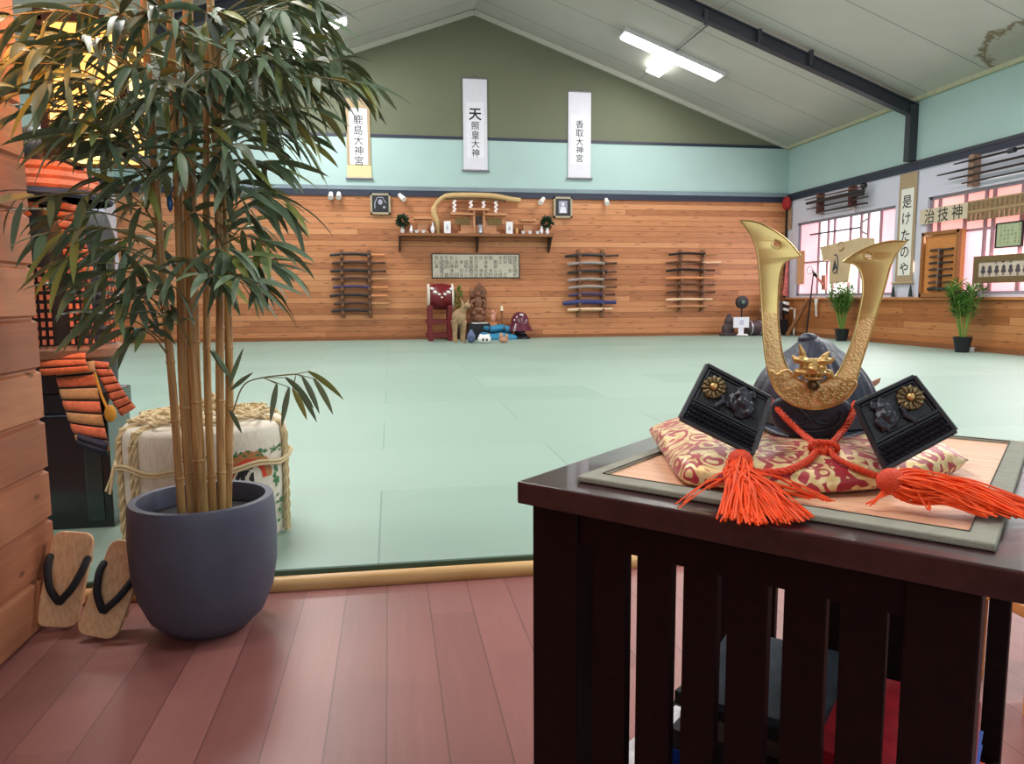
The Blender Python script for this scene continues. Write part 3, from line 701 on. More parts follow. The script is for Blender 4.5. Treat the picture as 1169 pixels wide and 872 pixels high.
def rack(px_l, px_r, py0, py1, rows, label, gname):
    y0 = YB
    xl = at(px_l, 320, y=y0).x; xr = at(px_r, 320, y=y0).x; z1 = at(px_l, py0, y=y0).z; z0 = at(px_l, py1, y=y0).z
    t = thing('sword_rack', label, 'sword rack', ((xl + xr) / 2, y0, z0), 'upright pairs of sword racks on the back wall')
    for x in (xl, xr): obj('upright', MB().bb((x - 0.04, y0 - 0.05, z0), (x + 0.04, y0 - 0.002, z1)), M_RACK, t, smooth=0, bevel=0.004)
    for x in (xl, xr):
        for py in rows:
            z = at(px_l, py, y=YB - 0.13).z - 0.03
            obj('hook', MB().bb((x - 0.03, y0 - 0.17, z - 0.02), (x + 0.03, y0 - 0.04, z + 0.005)).bb((x - 0.03, y0 - 0.175, z - 0.02), (x + 0.03, y0 - 0.155, z + 0.04)), M_RACK, t, smooth=0)
rows1 = [290.5, 299.5, 309, 318, 327.5, 337, 346, 354.5]
rack(391, 422, 285, 363, [r + 1 for r in rows1], 'wooden sword rack of eight dark swords, left of the drum', 'l')
c1 = ['black', 'brown', 'black', 'brown', 'purple', 'black', 'brown', 'black']; h1 = ['orange oak', 'brown', 'brown', 'tan', 'orange oak', 'orange oak', 'tan', 'brown']
for i, r in enumerate(rows1):
    sword([376.5, 379, 377, 378.5, 380, 376.5, 381, 378.5][i], [439, 440, 441, 443, 443, 442, 444, 425][i], 423, r + 0.8, r + 0.6, c1[i], h1[i], 'dark sheathed sword, %s on the left rack' % ordinal(i), 'swords on the left rack', guard=i not in (7,))
rows2 = [291, 300, 309.5, 318.5, 327, 335.5, 344.5, 352]
rack(660, 687, 285, 362, [r + 1 for r in rows2], 'wooden sword rack under the portrait photo, middle of the three racks', 'm')
c2 = ['black', 'grey', 'black', 'grey', 'grey', 'purple', 'navy', 'white wood']; h2 = ['brown', 'brown', 'dark oak', 'brown', 'dark oak', 'brown', 'navy', 'white wood']
for i, r in enumerate(rows2):
    lab = 'thick navy cloth sword bag, seventh from the top on the middle rack' if i == 6 else ('pale plain wood sheathed sword, lowest on the middle rack' if i == 7 else '%s sheathed sword, %s on the middle rack' % ({'black': 'black', 'grey': 'grey', 'purple': 'purple-brown'}[c2[i]], ordinal(i)))
    sword([645, 648, 648, 648, 649, 649, 642.5, 648][i], [706, 704, 703.5, 704, 704, 702, 703, 699][i], [690, 691, 692, 690, 691, 688, 690, 688][i], r + 1.8, r + 0.4, c2[i], h2[i], lab, 'swords on the middle rack', guard=i in (0, 1, 2, 3), thick=0.055 if i == 6 else (0.036 if i == 7 else 0.034))
rows3 = [290, 299.5, 308.5, 317, 325, 333.5, 341.5, 349.5]
rack(775.5, 801, 285, 356, [r + 1 for r in rows3], 'wooden sword rack nearest the right corner, holding pale and dark wooden swords', 'r')
c3 = ['black', 'dark oak', 'black', 'orange oak', 'dark oak', 'brown', 'white wood', 'tan']; h3 = ['tan', 'white wood', 'brown', 'orange oak', 'dark oak', 'brown', 'white wood', 'tan']
for i, r in enumerate(rows3):
    lab = '%s wooden practice sword, %s on the right rack' % ({'black': 'black', 'orange oak': 'orange oak', 'dark oak': 'dark oak', 'brown': 'brown', 'white wood': 'pale', 'tan': 'thin tan'}[c3[i]], ordinal(i))
    sword([763.5, 760.5, 760.5, 760, 761, 761, 760, 760][i], [819, 823, 816, 816, 816, 816, 813, 808][i], [804, 802, 801, 801, 801, 801, 801, 801][i], r + 0.8, r, c3[i], h3[i], lab, 'wooden swords on the right rack', guard=i == 0, thick=0.030)

# ------------------------------------------------------------------ drum and small things against the back wall
def fz(px, py): q = at(px, py, z=MAT_Z); return q
M_RED = mat('dark_red_lacquer', (110, 26, 34), 0.3, var=0.1); M_SKIN = mat('drum_skin', (214, 202, 188), 0.6)
YD = 16.35
def D(px, py, y=YD): return at(px, py, y=y)
a = D(488, 350); b = D(517.5, 350); xc = (a.x + b.x) / 2; zc = (D(500, 323).z + D(500, 354).z) / 2; hw = (b.x - a.x) / 2; R = (D(500, 323).z - D(500, 354).z) / 2
t = thing('taiko_drum', 'dark red barrel drum with pale skins lying on a red wooden stand', 'drum', (xc, YD, MAT_Z))
Rx = Matrix.Rotation(PI / 2, 3, 'Y')
prof = [(R * (0.84 + 0.16 * math.cos(u * PI / 2)), u * hw * 0.86) for u in [i / 8 for i in range(-8, 9)]]
obj('drum_body', MB().lathe(prof, (xc, YD, zc), 32, Rx), M_RED, t)
for s in (-1, 1): obj('drum_skin', MB().lathe([(0, -hw), (R * 0.9, -hw), (R * 0.96, -hw * 0.97), (R * 0.94, -hw * 0.84), (R * 0.8, -hw * 0.84)] if s < 0 else [(0, hw), (R * 0.9, hw), (R * 0.96, hw * 0.97), (R * 0.94, hw * 0.84), (R * 0.8, hw * 0.84)], (xc, YD, zc), 32, Rx), M_SKIN, t)
mb = MB()
for px, py, s in ((492.5, 329.5, 1), (496, 333.5, 1.1), (500.5, 336, .8), (503.5, 339.5, .6), (507, 336, .8), (511, 333.5, 1.1), (514.5, 330, 1)):
    q = D(px, py); dz = q.z - zc; yy = YD - math.sqrt(max(0.0, (R * 0.98) ** 2 - dz ** 2)); mb.ell((q.x, yy, q.z), (0.045 * s, 0.02, 0.03 * s), rot=Matrix.Rotation(0.3, 3, 'Y'))
obj('flower_mark', mb, M_WHITEPL, t)
sx0_, sx1_ = D(491, 380).x, D(513, 380).x; zt = zc - R * 0.8; dep = 0.28
for x in (sx0_, sx1_):
    for yy in (YD - dep, YD + dep): obj('leg', MB().bb((x - 0.045, yy - 0.045, MAT_Z), (x + 0.045, yy + 0.045, zt)), M_RED, t, smooth=0, bevel=0.004)
for z in (MAT_Z + 0.12, MAT_Z + 0.42):
    for yy in (YD - dep, YD + dep): obj('crossbar', MB().bb((sx0_ - 0.09, yy - 0.03, z - 0.04), (sx1_ + 0.09, yy + 0.03, z + 0.04)), M_RED, t, smooth=0)
for x in (sx0_, sx1_): obj('side_rail', MB().bb((x - 0.05, YD - dep - 0.08, zt - 0.04), (x + 0.05, YD + dep + 0.08, zt + 0.05)).bb((x - 0.05, YD - dep - 0.1, MAT_Z), (x + 0.05, YD + dep + 0.1, MAT_Z + 0.06)), M_RED, t, smooth=0)
# deer statue
M_DEER = mat('tan_statue', (164, 134, 100), 0.7, var=0.2, scale=15); YS2 = 16.2
g = at(526, 391, z=MAT_Z); YS2 = g.y; x = g.x; z = MAT_Z
mb = MB()
mb.ell((x - 0.03, YS2 + 0.12, z + 0.52), (0.14, 0.30, 0.16)).ell((x - 0.02, YS2 - 0.08, z + 0.54), (0.13, 0.14, 0.17))
for dx, dy in ((-0.10, -0.10), (0.07, -0.10), (-0.10, 0.30), (0.06, 0.30)): mb.tube([(x - 0.01 + dx, YS2 + dy, z + 0.46), (x - 0.01 + dx, YS2 + dy + 0.02, z + 0.22), (x - 0.01 + dx, YS2 + dy, z + 0.0)], [0.065, 0.034, 0.036], 8)
mb.tube([(x, YS2 - 0.1, z + 0.58), (x + 0.05, YS2 - 0.16, z + 0.70), (x + 0.09, YS2 - 0.2, z + 0.77)], [0.10, 0.07, 0.06], 8)
mb.ell((x + 0.12, YS2 - 0.26, z + 0.77), (0.06, 0.11, 0.06), rot=Matrix.Rotation(-0.5, 3, 'Z'))
for s in (-1, 1): mb.tube([(x + 0.08 + s * 0.04, YS2 - 0.18, z + 0.8), (x + 0.08 + s * 0.09, YS2 - 0.17, z + 0.92)], [0.035, 0.008], 6)
setp(obj('deer_statue', mb, M_DEER, remesh=0.014), 'tan standing deer statue at the foot of the drum stand', 'statue')
# bamboo sprig in a vase behind drum
x = D(523.5, 360, 16.72).x
t = thing('green_sprig', 'green leafy sprig in a vase between drum and carving', 'sprig', (x, 16.78, MAT_Z))
obj('tall_vase', MB().lathe([(0.05, 0), (0.07, 0.2), (0.04, 0.4), (0.05, 0.48), (0, 0.46)], (x, 16.78, MAT_Z), 14), M_DARKWOOD, t)
mb = MB(); rnd = random.Random(5); leaf_bunch(mb, (x, 16.78, MAT_Z + 0.85), V((0.12, 0.05, 0.42)), 110, 0.11, 0.035, rnd); mb.tube([(x, 16.78, MAT_Z + 0.44), (x, 16.78, MAT_Z + 1.2)], 0.008, 6)
obj('foliage', mb, mat('sprig_green', (92, 120, 48), 0.6, var=0.3, scale=20), t, smooth=0, weld=False)
# carved guardian on a black stand
M_CARVE = mat('carved_brown_wood', (116, 72, 48), 0.45, var=0.4, scale=14, bump=0.3)
x = D(546, 340, 16.6).x; yk = 16.62; zb = D(546, 368, 16.6).z; zt_ = D(546, 321, 16.6).z; H = zt_ - zb
t = thing('black_stand', 'low black stand with a white cloth on top, under the carving', 'stand', (x, yk, MAT_Z))
obj('stand_body', MB().bb((x - 0.24, yk - 0.2, MAT_Z), (x + 0.24, yk + 0.22, zb - 0.02)), M_FRBLACK, t, smooth=0, bevel=0.01)
obj('white_cloth', MB().bb((x - 0.16, yk - 0.21, zb - 0.02), (x + 0.19, yk + 0.2, zb)), M_WHITEPL, t, smooth=0)
mb = MB()
mb.prism([(x - 0.17, yk + 0.08, zb), (x + 0.17, yk + 0.08, zb), (x + 0.21, yk + 0.08, zb + H * 0.55), (x + 0.12, yk + 0.08, zb + H * 0.9), (x + 0.03, yk + 0.08, zb + H), (x - 0.06, yk + 0.08, zb + H * 0.88), (x - 0.20, yk + 0.08, zb + H * 0.6)], (0, 0.06, 0))
mb.ell((x, yk, zb + H * 0.12), (0.17, 0.1, 0.09)).ell((x, yk, zb + H * 0.30), (0.15, 0.1, 0.07)).ell((x, yk, zb + H * 0.47), (0.09, 0.08, 0.17)).ell((x, yk - 0.01, zb + H * 0.68), (0.06, 0.06, 0.07))
for s in (-1, 1):
    mb.tube([(x + s * 0.08, yk, zb + H * 0.56), (x + s * 0.17, yk - 0.02, zb + H * 0.46), (x + s * 0.12, yk - 0.07, zb + H * 0.36)], [0.04, 0.035, 0.03], 8)
    mb.tube([(x + s * 0.12, yk + 0.05, zb + H * 0.6), (x + s * 0.19, yk + 0.04, zb + H * 0.75), (x + s * 0.13, yk + 0.05, zb + H * 0.9)], [0.03, 0.025, 0.008], 8)
    mb.ell((x + s * 0.11, yk - 0.03, zb + H * 0.22), (0.07, 0.09, 0.05))
setp(obj('carved_statue', mb, M_CARVE, remesh=0.013), 'tall brown carved wooden guardian statue below the calligraphy panel', 'statue')
# candle stand, pink figurine
x = D(573, 380, 16.6).x; z1 = D(573, 355, 16.6).z
t = thing('candle_stand', 'thin wooden candle stand with white top beside the purple helmet', 'candle stand', (x, 16.6, MAT_Z))
obj('pole', MB().lathe([(0.12, 0), (0.11, 0.03), (0.025, 0.06), (0.022, z1 - MAT_Z - 0.03), (0.05, z1 - MAT_Z)], (x, 16.6, MAT_Z), 14), mat('brown_pole', (134, 82, 48), 0.5), t)
obj('candle', MB().cyl((x, 16.6, z1), (x, 16.6, z1 + 0.12), 0.034, 0.028), mat('candle_wax', (240, 226, 196), 0.5), t)
x = D(563, 380, 16.6).x
mb = MB().bb((x - 0.09, 16.52, MAT_Z), (x + 0.09, 16.68, MAT_Z + 0.38)); tb = obj('small_box', mb, mat('pine_box', (186, 122, 82), 0.5), bevel=0.005, smooth=0); setp(tb, 'plain pine box standing behind the blue bags', 'box')
mb = MB().ell((x, 16.6, MAT_Z + 0.38 + 0.10), (0.06, 0.05, 0.10)).ell((x, 16.6, MAT_Z + 0.38 + 0.22), (0.045, 0.045, 0.05)).tube([(x + 0.03, 16.58, MAT_Z + 0.52), (x + 0.09, 16.56, MAT_Z + 0.64)], [0.02, 0.012], 6)
setp(obj('small_figurine', mb, mat('pinkish_figurine', (206, 142, 122), 0.5), remesh=0.01), 'small pinkish figurine beside the candle stand', 'figurine')
# blue padded bags, white mask, small items
M_BLUE = mat('bright_blue_cloth', (36, 124, 164), 0.5, var=0.2, scale=12); M_DBLUE = mat('navy_cloth', (30, 44, 74), 0.6)
def bag(px0, px1, py, y, r, label, m):
    a = D(px0, py, y); b = D(px1, py + 0.5, y)
    P = [a.lerp(b, i / 10) + V((0, 0, 0.02 * math.sin(i * 1.3))) for i in range(11)]
    t = thing('blue_bag', label, 'bag', ((a.x + b.x) / 2, y, MAT_Z), 'long blue bags on the mat')
    obj('bag_body', MB().tube(P, [r * 0.4] + [r] * 9 + [r * 0.5], 12), m, t)
    for k in (0.25, 0.7):
        c = a.lerp(b, k); obj('strap', MB().tube([c - V((0.02, 0, 0)), c + V((0.02, 0, 0))], r * 1.06, 12), M_DBLUE, t)
    return a, b
a, b = bag(546, 590, 385, 16.3, 0.10, 'bright blue long padded bag, the lower of two by the wall', M_BLUE)
bag(549, 586, 375, 16.49, 0.085, 'bright blue long padded bag, the upper of two by the wall', M_BLUE)
x = (a.x + b.x) / 2
t = thing('low_bench', 'low dark bench under the blue bags', 'bench', (x, 16.4, MAT_Z))
obj('bench_top', MB().bb((x - 0.38, 16.42, D(560, 375, 16.49).z - 0.115), (x + 0.36, 16.58, D(560, 375, 16.49).z - 0.086)), M_FRBLACK, t, smooth=0)
for s in (-1, 1): obj('leg', MB().bb((x + s * 0.34 - 0.02, 16.45, MAT_Z), (x + s * 0.34 + 0.02, 16.55, D(560, 375, 16.49).z - 0.11)), M_FRBLACK, t, smooth=0)
q = at(553, 392, z=MAT_Z); mb = MB().ell((q.x, q.y, MAT_Z + 0.09), (0.145, 0.10, 0.095)).ell((q.x - 0.08, q.y, MAT_Z + 0.17), (0.03, 0.03, 0.03)).ell((q.x + 0.08, q.y, MAT_Z + 0.17), (0.03, 0.03, 0.03))
t = thing('white_mask', 'rounded white mask with dark eyes on the mat before the bags', 'mask', (q.x, q.y, MAT_Z))
obj('mask_shell', mb, M_WHITEPL, t, remesh=0.012)
mb = MB().ell((q.x - 0.04, q.y - 0.095, MAT_Z + 0.08), (0.02, 0.02, 0.03)).ell((q.x + 0.04, q.y - 0.095, MAT_Z + 0.08), (0.02, 0.02, 0.03)); obj('eye_hole', mb, M_INK, t)
q = at(538, 391.5, z=MAT_Z); mb = MB().ell((q.x, q.y, MAT_Z + 0.12), (0.09, 0.09, 0.12)).ell((q.x, q.y, MAT_Z + 0.22), (0.05, 0.05, 0.06))
setp(obj('blue_cloth_bag', mb, mat('dusty_blue_cloth', (88, 100, 136), 0.7, var=0.2), remesh=0.014), 'small dusty blue drawstring bag beside the white mask', 'bag')
q = at(575, 391.5, z=MAT_Z); mb = MB().ell((q.x, q.y, MAT_Z + 0.06), (0.10, 0.07, 0.06)).ell((q.x - 0.05, q.y, MAT_Z + 0.14), (0.05, 0.05, 0.07)).ell((q.x + 0.06, q.y - 0.02, MAT_Z + 0.13), (0.04, 0.04, 0.06))
setp(obj('tan_figurine', mb, mat('tan_pink_figurine', (178, 134, 106), 0.6, var=0.2), remesh=0.012), 'small tan crouching figurine in front of the blue bags', 'figurine')
# purple helmet on a dark stand
x = D(594, 380, 16.45).x; ztp = D(594, 356, 16.45).z
M_PURP = mat('purple_lacquer', (92, 34, 54), 0.25, var=0.15)
t = thing('helmet_stand', 'dark stand with draped foot holding the purple helmet', 'stand', (x, 16.5, MAT_Z))
obj('stand_body', MB().lathe([(0.24, 0), (0.22, 0.05), (0.13, 0.12), (0.11, 0.26), (0.13, ztp - MAT_Z - 0.42)], (x, 16.5, MAT_Z), 16), M_FRBLACK, t)
t = thing('purple_helmet', 'dark purple warrior helmet with painted white highlights, right of the blue bags', 'helmet', (x, 16.5, ztp - 0.42))
obj('helmet_bowl', MB().lathe([(0.21, ztp - 0.28), (0.2, ztp - 0.16), (0.14, ztp - 0.04), (0.05, ztp), (0, ztp)], (x, 16.5, 0), 20), M_PURP, t)
obj('neck_guard', MB().lathe([(0.29, ztp - 0.42), (0.21, ztp - 0.26), (0.19, ztp - 0.26), (0.26, ztp - 0.42)], (x, 16.5, 0), 20), M_PURP, t)
mb = MB()
for dx, dz in ((-0.12, -0.18), (0.0, -0.06), (0.10, -0.18), (-0.1, -0.26)): mb.ell((x + dx, 16.5 - 0.19 + abs(dx) * 0.5, ztp + dz), (0.045, 0.02, 0.025))
obj('painted_highlight', mb, M_WHITEPL, t)  # white blobs stand in for highlights on the glossy lacquer

# ------------------------------------------------------------------ things in the far right corner
def C_(px, py, y): return at(px, py, y=y)
q = at(847, 388, z=MAT_Z); yk = 16.5; x = C_(847, 345, yk).x; zc = C_(847, 345, yk).z
t = thing('pedestal_fan', 'small black round fan on a thin stand near the right corner', 'fan', (x, yk, MAT_Z))
obj('fan_guard', MB().lathe([(0, -0.03), (0.15, -0.04), (0.15, 0.04), (0, 0.05)], (x, yk, zc), 24, Matrix.Rotation(PI / 2, 3, 'X')), M_FRBLACK, t)
obj('fan_hub', MB().ell((x, yk - 0.06, zc), (0.045, 0.03, 0.05)), mat('grey_green_hub', (96, 118, 108), 0.4), t)
obj('pole', MB().lathe([(0.12, 0), (0.12, 0.03), (0.015, 0.05), (0.015, zc - MAT_Z - 0.13)], (x, yk, MAT_Z), 12), M_FRBLACK, t)
x = C_(846, 375, 16.2).x; z0, z1 = C_(846, 374, 16.2).z, C_(846, 362, 16.2).z
t = thing('white_signboard', 'white signboard on a narrow stem with splayed foot near the right corner', 'sign', (x, 16.2, MAT_Z))
obj('board', MB().bb((x - 0.19, 16.19, z0), (x + 0.19, 16.22, z1)), M_PAPER, t, smooth=0)
ink = MB(); glyph(ink, '道', (x, 16.19, (z0 + z1) / 2), (1, 0, 0), (0, 0, 1), 0.13, 0.002); obj('faint_writing', ink, mat('faint_blue_ink', (150, 156, 196), 0.6), t, smooth=0)
obj('stem', MB().bb((x - 0.065, 16.195, MAT_Z + 0.04), (x + 0.065, 16.215, z0)), M_PAPER, t, smooth=0)
obj('foot', MB().ell((x - 0.05, 16.16, MAT_Z + 0.03), (0.07, 0.1, 0.03)).ell((x + 0.08, 16.16, MAT_Z + 0.03), (0.07, 0.1, 0.03)), M_WHITEPL, t)
M_DKSTONE = mat('dark_mauve_stone', (72, 56, 60), 0.7, var=0.4, scale=16, bump=0.3)
x = C_(831, 380, 16.5).x; h = C_(831, 358, 16.5).z - MAT_Z
mb = MB().ell((x, 16.5, MAT_Z + h * 0.3), (0.16, 0.13, h * 0.3)).ell((x + 0.02, 16.5, MAT_Z + h * 0.65), (0.12, 0.11, h * 0.22)).ell((x + 0.02, 16.5, MAT_Z + h * 0.9), (0.06, 0.06, h * 0.1)).bb((x - 0.17, 16.38, MAT_Z), (x + 0.17, 16.62, MAT_Z + 0.06))
setp(obj('dark_statue', mb, M_DKSTONE, remesh=0.015), 'dark rough seated stone figure left of the white signboard', 'statue')
x = C_(861, 375, 16.45).x
t = thing('dark_barrel', 'dark wooden barrel lying on the floor right of the signboard', 'barrel', (x, 16.45, MAT_Z))
Rr = 0.18
obj('barrel_body', MB().lathe([(0, -0.22), (Rr * 0.85, -0.22), (Rr, 0), (Rr * 0.85, 0.22), (0, 0.22)], (x, 16.45, MAT_Z + Rr), 20, Matrix.Rotation(PI / 2, 3, 'Y')), M_DKSTONE, t)
for s in (-0.12, 0.12): obj('hoop', MB().lathe([(Rr * 1.0, s - 0.015), (Rr * 1.03, s), (Rr * 1.0, s + 0.015)], (x, 16.45, MAT_Z + Rr), 20, Matrix.Rotation(PI / 2, 3, 'Y')), M_CHOME, t)
# small suit of armour behind the gold horn
x = C_(884, 375, 16.4).x; xl = C_(868, 375, 16.4).x
zt2 = C_(880, 350, 16.4).z
t = thing('seated_armor', 'small dark seated suit of armour with white lacing in the far right corner', 'armour', (x, 16.45, MAT_Z))
obj('armor_box', MB().bb((x - 0.26, 16.3, MAT_Z), (x + 0.30, 16.7, MAT_Z + 0.38)), M_FRBLACK, t, smooth=0, bevel=0.01)
obj('cuirass', MB().lathe([(0.24, 0.38), (0.2, 0.5), (0.22, 0.78), (0.12, 0.84)], (x, 16.5, MAT_Z), 20), mat('striped_lacing', (70, 62, 66), 0.6, var=0.5, scale=20), t)
for s in (-1, 1):
    for k in range(4): obj('shoulder_guard', MB().box((x + s * 0.28, 16.42, MAT_Z + 0.76 - k * 0.075), (0.15, 0.05, 0.06), Matrix.Rotation(s * 0.25, 3, 'Y')), [M_WHITEPL, M_FRBLACK][k % 2], t, smooth=0)
obj('helmet', MB().lathe([(0.16, 0.86), (0.12, 0.98), (0.05, 1.04), (0, 1.04)], (x, 16.5, MAT_Z), 18), M_FRBLACK, t)
obj('white_frame', MB().tube([(x + 0.42, 16.25, MAT_Z + 0.02), (x + 0.42, 16.25, MAT_Z + 0.62), (x + 0.3, 16.25, MAT_Z + 0.64)], 0.02, 6), M_WHITEPL, t)
# hanging red cord ornament on post near corner, leaning clubs
q = at(902, 232, x=XR); 
t = thing('red_ornament', 'red round paper ornament with a tag hanging in the right corner', 'ornament', (XR - 0.05, q.y, q.z - 0.5))
obj('rosette', MB().ell((XR - 0.09, q.y, q.z), (0.08, 0.17, 0.16), 10, 8), mat('red_paper', (168, 36, 40), 0.7, var=0.3, scale=30, bump=0.5), t, smooth=0)
obj('paper_tag', MB().bb((XR - 0.03, q.y - 0.14, q.z - 0.62), (XR - 0.02, q.y + 0.03, q.z - 0.12)), mat('brown_tag', (158, 128, 104), 0.7), t, smooth=0)
a = at(902, 386, z=MAT_Z); b = at(914, 352, x=XR - 0.06)
o = obj('wooden_club', MB().tube([V((XR - 0.35, 16.1, MAT_Z + 0.02)), V((XR - 0.22, 15.9, MAT_Z + 0.42)), V((XR - 0.07, 15.75, MAT_Z + 0.86))], [0.045, 0.06, 0.03], 10), M_SHELF); setp(o, 'brown wooden club leaning below the first window', 'club')
o = obj('black_staff', MB().tube([V((XR - 0.2, 15.55, MAT_Z)), V((XR - 0.075, 15.55, 1.5))], [0.022, 0.016], 8), M_FRBLACK); setp(o, 'slim black staff leaning against the wall by the first window', 'staff')
o = obj('striped_cord', MB().tube([V((XR - 0.06, 16.72, 1.95)), V((XR - 0.07, 16.72, 1.4)), V((XR - 0.10, 16.70, 0.98))], [0.03, 0.05, 0.07], 10), mat('red_white_cord', (196, 104, 100), 0.7, var=0.5, scale=14)); setp(o, 'pinkish red twisted cord hanging low in the right corner', 'cord')

# ------------------------------------------------------------------ right wall: poles, scroll, tablets, window decorations
def R_(px, py, off=0.0): return at(px, py, x=XR - off)
def wrack(pxs, rows, y_fn, label):
    pass
# first rack (four long arms above window one)
z0, z1 = R_(940, 246).z, R_(940, 217).z
t = thing('pole_rack', 'pair of dark red brackets holding four long arms above the first window', 'rack', (XR, R_(958, 230).y, z0), 'pole racks on the right wall')
for px in (940, 976.5):
    y = R_(px, 230).y; obj('upright', MB().bb((XR - 0.14, y - 0.05, 2.78), (XR - 0.002, y + 0.05, 3.22)), mat('dark_red_bracket', (98, 50, 44), 0.5), t, smooth=0)
arms = [(919, 228, 986, 214, 0.018, 'thin brown spear, topmost above the first window', (92, 72, 56)), (921, 232, 986, 219, 0.045, 'thick black cloth-wrapped gun-shaped arm, second above the first window', (34, 34, 36)), (921, 239, 991, 225, 0.02, 'slim black staff with pale tip, third above the first window', (38, 34, 36)), (932, 242.5, 990, 233, 0.03, 'black matchlock-shaped arm, lowest above the first window', (28, 26, 30))]
for k, (x0, y0, x1, y1, r, lab, c) in enumerate(arms):
    a = R_(x0, y0, 0.17); b = R_(x1, y1, 0.17); zz = (a.z + b.z) / 2; a.z = zz + 0.01; b.z = zz
    t = thing('pole_weapon', lab, 'pole weapon', a, 'long arms above the first window')
    obj('shaft', MB().tube([a, a.lerp(b, 0.6), b], [r * 0.7, r, r * 0.8], 8), mat('arm_%d' % k, c, 0.4), t)
    if k == 3: obj('lock', MB().box(a.lerp(b, 0.72) - V((0, 0, 0.05)), (0.03, 0.16, 0.10)), SW['grey'], t, smooth=0)
    if k == 1: obj('stock', MB().box(a.lerp(b, 0.9) + V((0, 0, -0.02)), (0.06, 0.4, 0.13)), SW['black'], t, bevel=0.01)
    if k == 0: obj('ball_end', MB().ell(b + V((0, 0, 0.02)), 0.07), SW['black'], t)
t = thing('pole_rack', 'brown bracket holding four long black poles above the second window', 'rack', (XR, 11.0, 2.74), 'pole racks on the right wall')
for y in (11.0, 8.6): obj('upright', MB().bb((XR - 0.14, y - 0.055, 2.74), (XR - 0.002, y + 0.055, 3.24)), mat('tan_bracket', (150, 118, 100), 0.5), t, smooth=0)
for k, (px, py) in enumerate(((1089, 187.5), (1070, 200.5), (1083, 205), (1098, 209.5))):
    a = R_(px, py, 0.17)
    t = thing('long_pole', 'long straight black pole, %s of four above the second window' % ['topmost', 'second from the top', 'third from the top', 'lowest'][k], 'pole', V((a.x, a.y, a.z)), 'long black poles above the second window')
    obj('shaft', MB().tube([a, V((a.x, a.y - 0.5, a.z)), V((a.x, 7.6 + k * 0.2, a.z + 0.01))], [0.012, 0.019, 0.021], 8), SW['black'], t)
    if k == 0: obj('collar', MB().cyl((a.x, 10.22, a.z), (a.x, 10.10, a.z), 0.04), M_STEEL, t)

# tall scroll between the windows
y1, y0 = R_(1026, 260).y, R_(1046, 260).y; z1 = R_(1037, 198).z; z0 = R_(1032, 323).z; X = XR - 0.02
t = thing('tall_wall_scroll', 'tall narrow tan scroll with cursive black writing between the windows', 'hanging scroll', (X, (y0 + y1) / 2, z0))
obj('scroll_mount', MB().bb((X - 0.006, y0, z0), (X, y1, z1)), M_TAN, t, smooth=0)
obj('scroll_paper', MB().bb((X - 0.012, y0 + 0.07, z0 + 0.14), (X - 0.006, y1 - 0.07, z1 - 0.28)), mat('ivory_paper', (232, 230, 222), 0.8, var=0.02), t, smooth=0)
obj('scroll_dowel', MB().cyl((X - 0.02, y0 - 0.05, z0), (X - 0.02, y1 + 0.05, z0), 0.022), M_TAN, t)
ink = MB(); zz = z1 - 0.38
for c in '是けたのや':
    glyph(ink, c, (X - 0.012, (y0 + y1) / 2, zz - 0.14), (0, -1, 0), (0, 0, 1), 0.26, 0.002, 0.008); zz -= 0.305
obj('brush_writing', ink, M_INK, t, smooth=0)
for k, y in enumerate((y0 - 0.0, y1 + 0.0)):
    obj('tassel_weight', MB().lathe([(0.035, 0), (0.025, 0.12), (0.008, 0.22), (0.0, 0.22)], (X - 0.03, y, SILL_Z + 0.02), 10), mat('dark_green_tassel', (32, 46, 44), 0.7), t)

# boards and plaques hanging in window two
def plaque(name, px0, py0, px1, py1, lab, cat, m, frame=None, fw=0.05, text=None, rows=None, ink=None, off=0.02, xl=None, extra=None, tz=0):
    a = R_(px0, py0); b = R_(px1, py1); y1_, y0_ = a.y, (xl if xl is not None else b.y); z1_, z0_ = a.z, b.z; X = XR - off
    t = thing(name, lab, cat, (X, (y0_ + y1_) / 2, z0_))
    obj('panel', MB().bb((X - 0.02, y0_, z0_), (X, y1_, z1_)), m, t, smooth=0)
    if frame: obj('frame', MB().bb((X - 0.035, y0_, z0_), (X, y0_ + fw, z1_)).bb((X - 0.035, y1_ - fw, z0_), (X, y1_, z1_)).bb((X - 0.035, y0_ + fw, z0_), (X, y1_ - fw, z0_ + fw)).bb((X - 0.035, y0_ + fw, z1_ - fw), (X, y1_ - fw, z1_)), frame, t, smooth=0)
    if text:
        g = MB(); n = len(text)
        for i, c in enumerate(text): glyph(g, c, (X - 0.02, y1_ - fw - (y1_ - y0_ - 2 * fw) * (i + 0.5) / n, (z0_ + z1_) / 2 + tz), (0, -1, 0), (0, 0, 1), rows or 0.3, 0.002, 0.005)
        obj('writing', g, ink or M_INK, t, smooth=0)
    return t, y0_, y1_, z0_, z1_, X
M_OLDPAPER = mat('old_paper', (204, 190, 166), 0.8, var=0.08); M_BOARD = grainwood('board_tan', (158, 132, 98), (182, 156, 118), 0.6, axis=2)
plaque('calligraphy_banner', 1053, 240, 1107, 249, 'cream banner with three bold brushed characters at the top left of the second window', 'banner', M_OLDPAPER, text='治技神', rows=0.26, fw=0.08)
t, ya_, yb_, za_, zb_, X = plaque('name_board', 1107.5, 230, 1169, 236, 'long tan wooden board of two rows of name plates in the second window', 'board', M_BOARD, xl=8.6)
mb = MB(); g = MB()
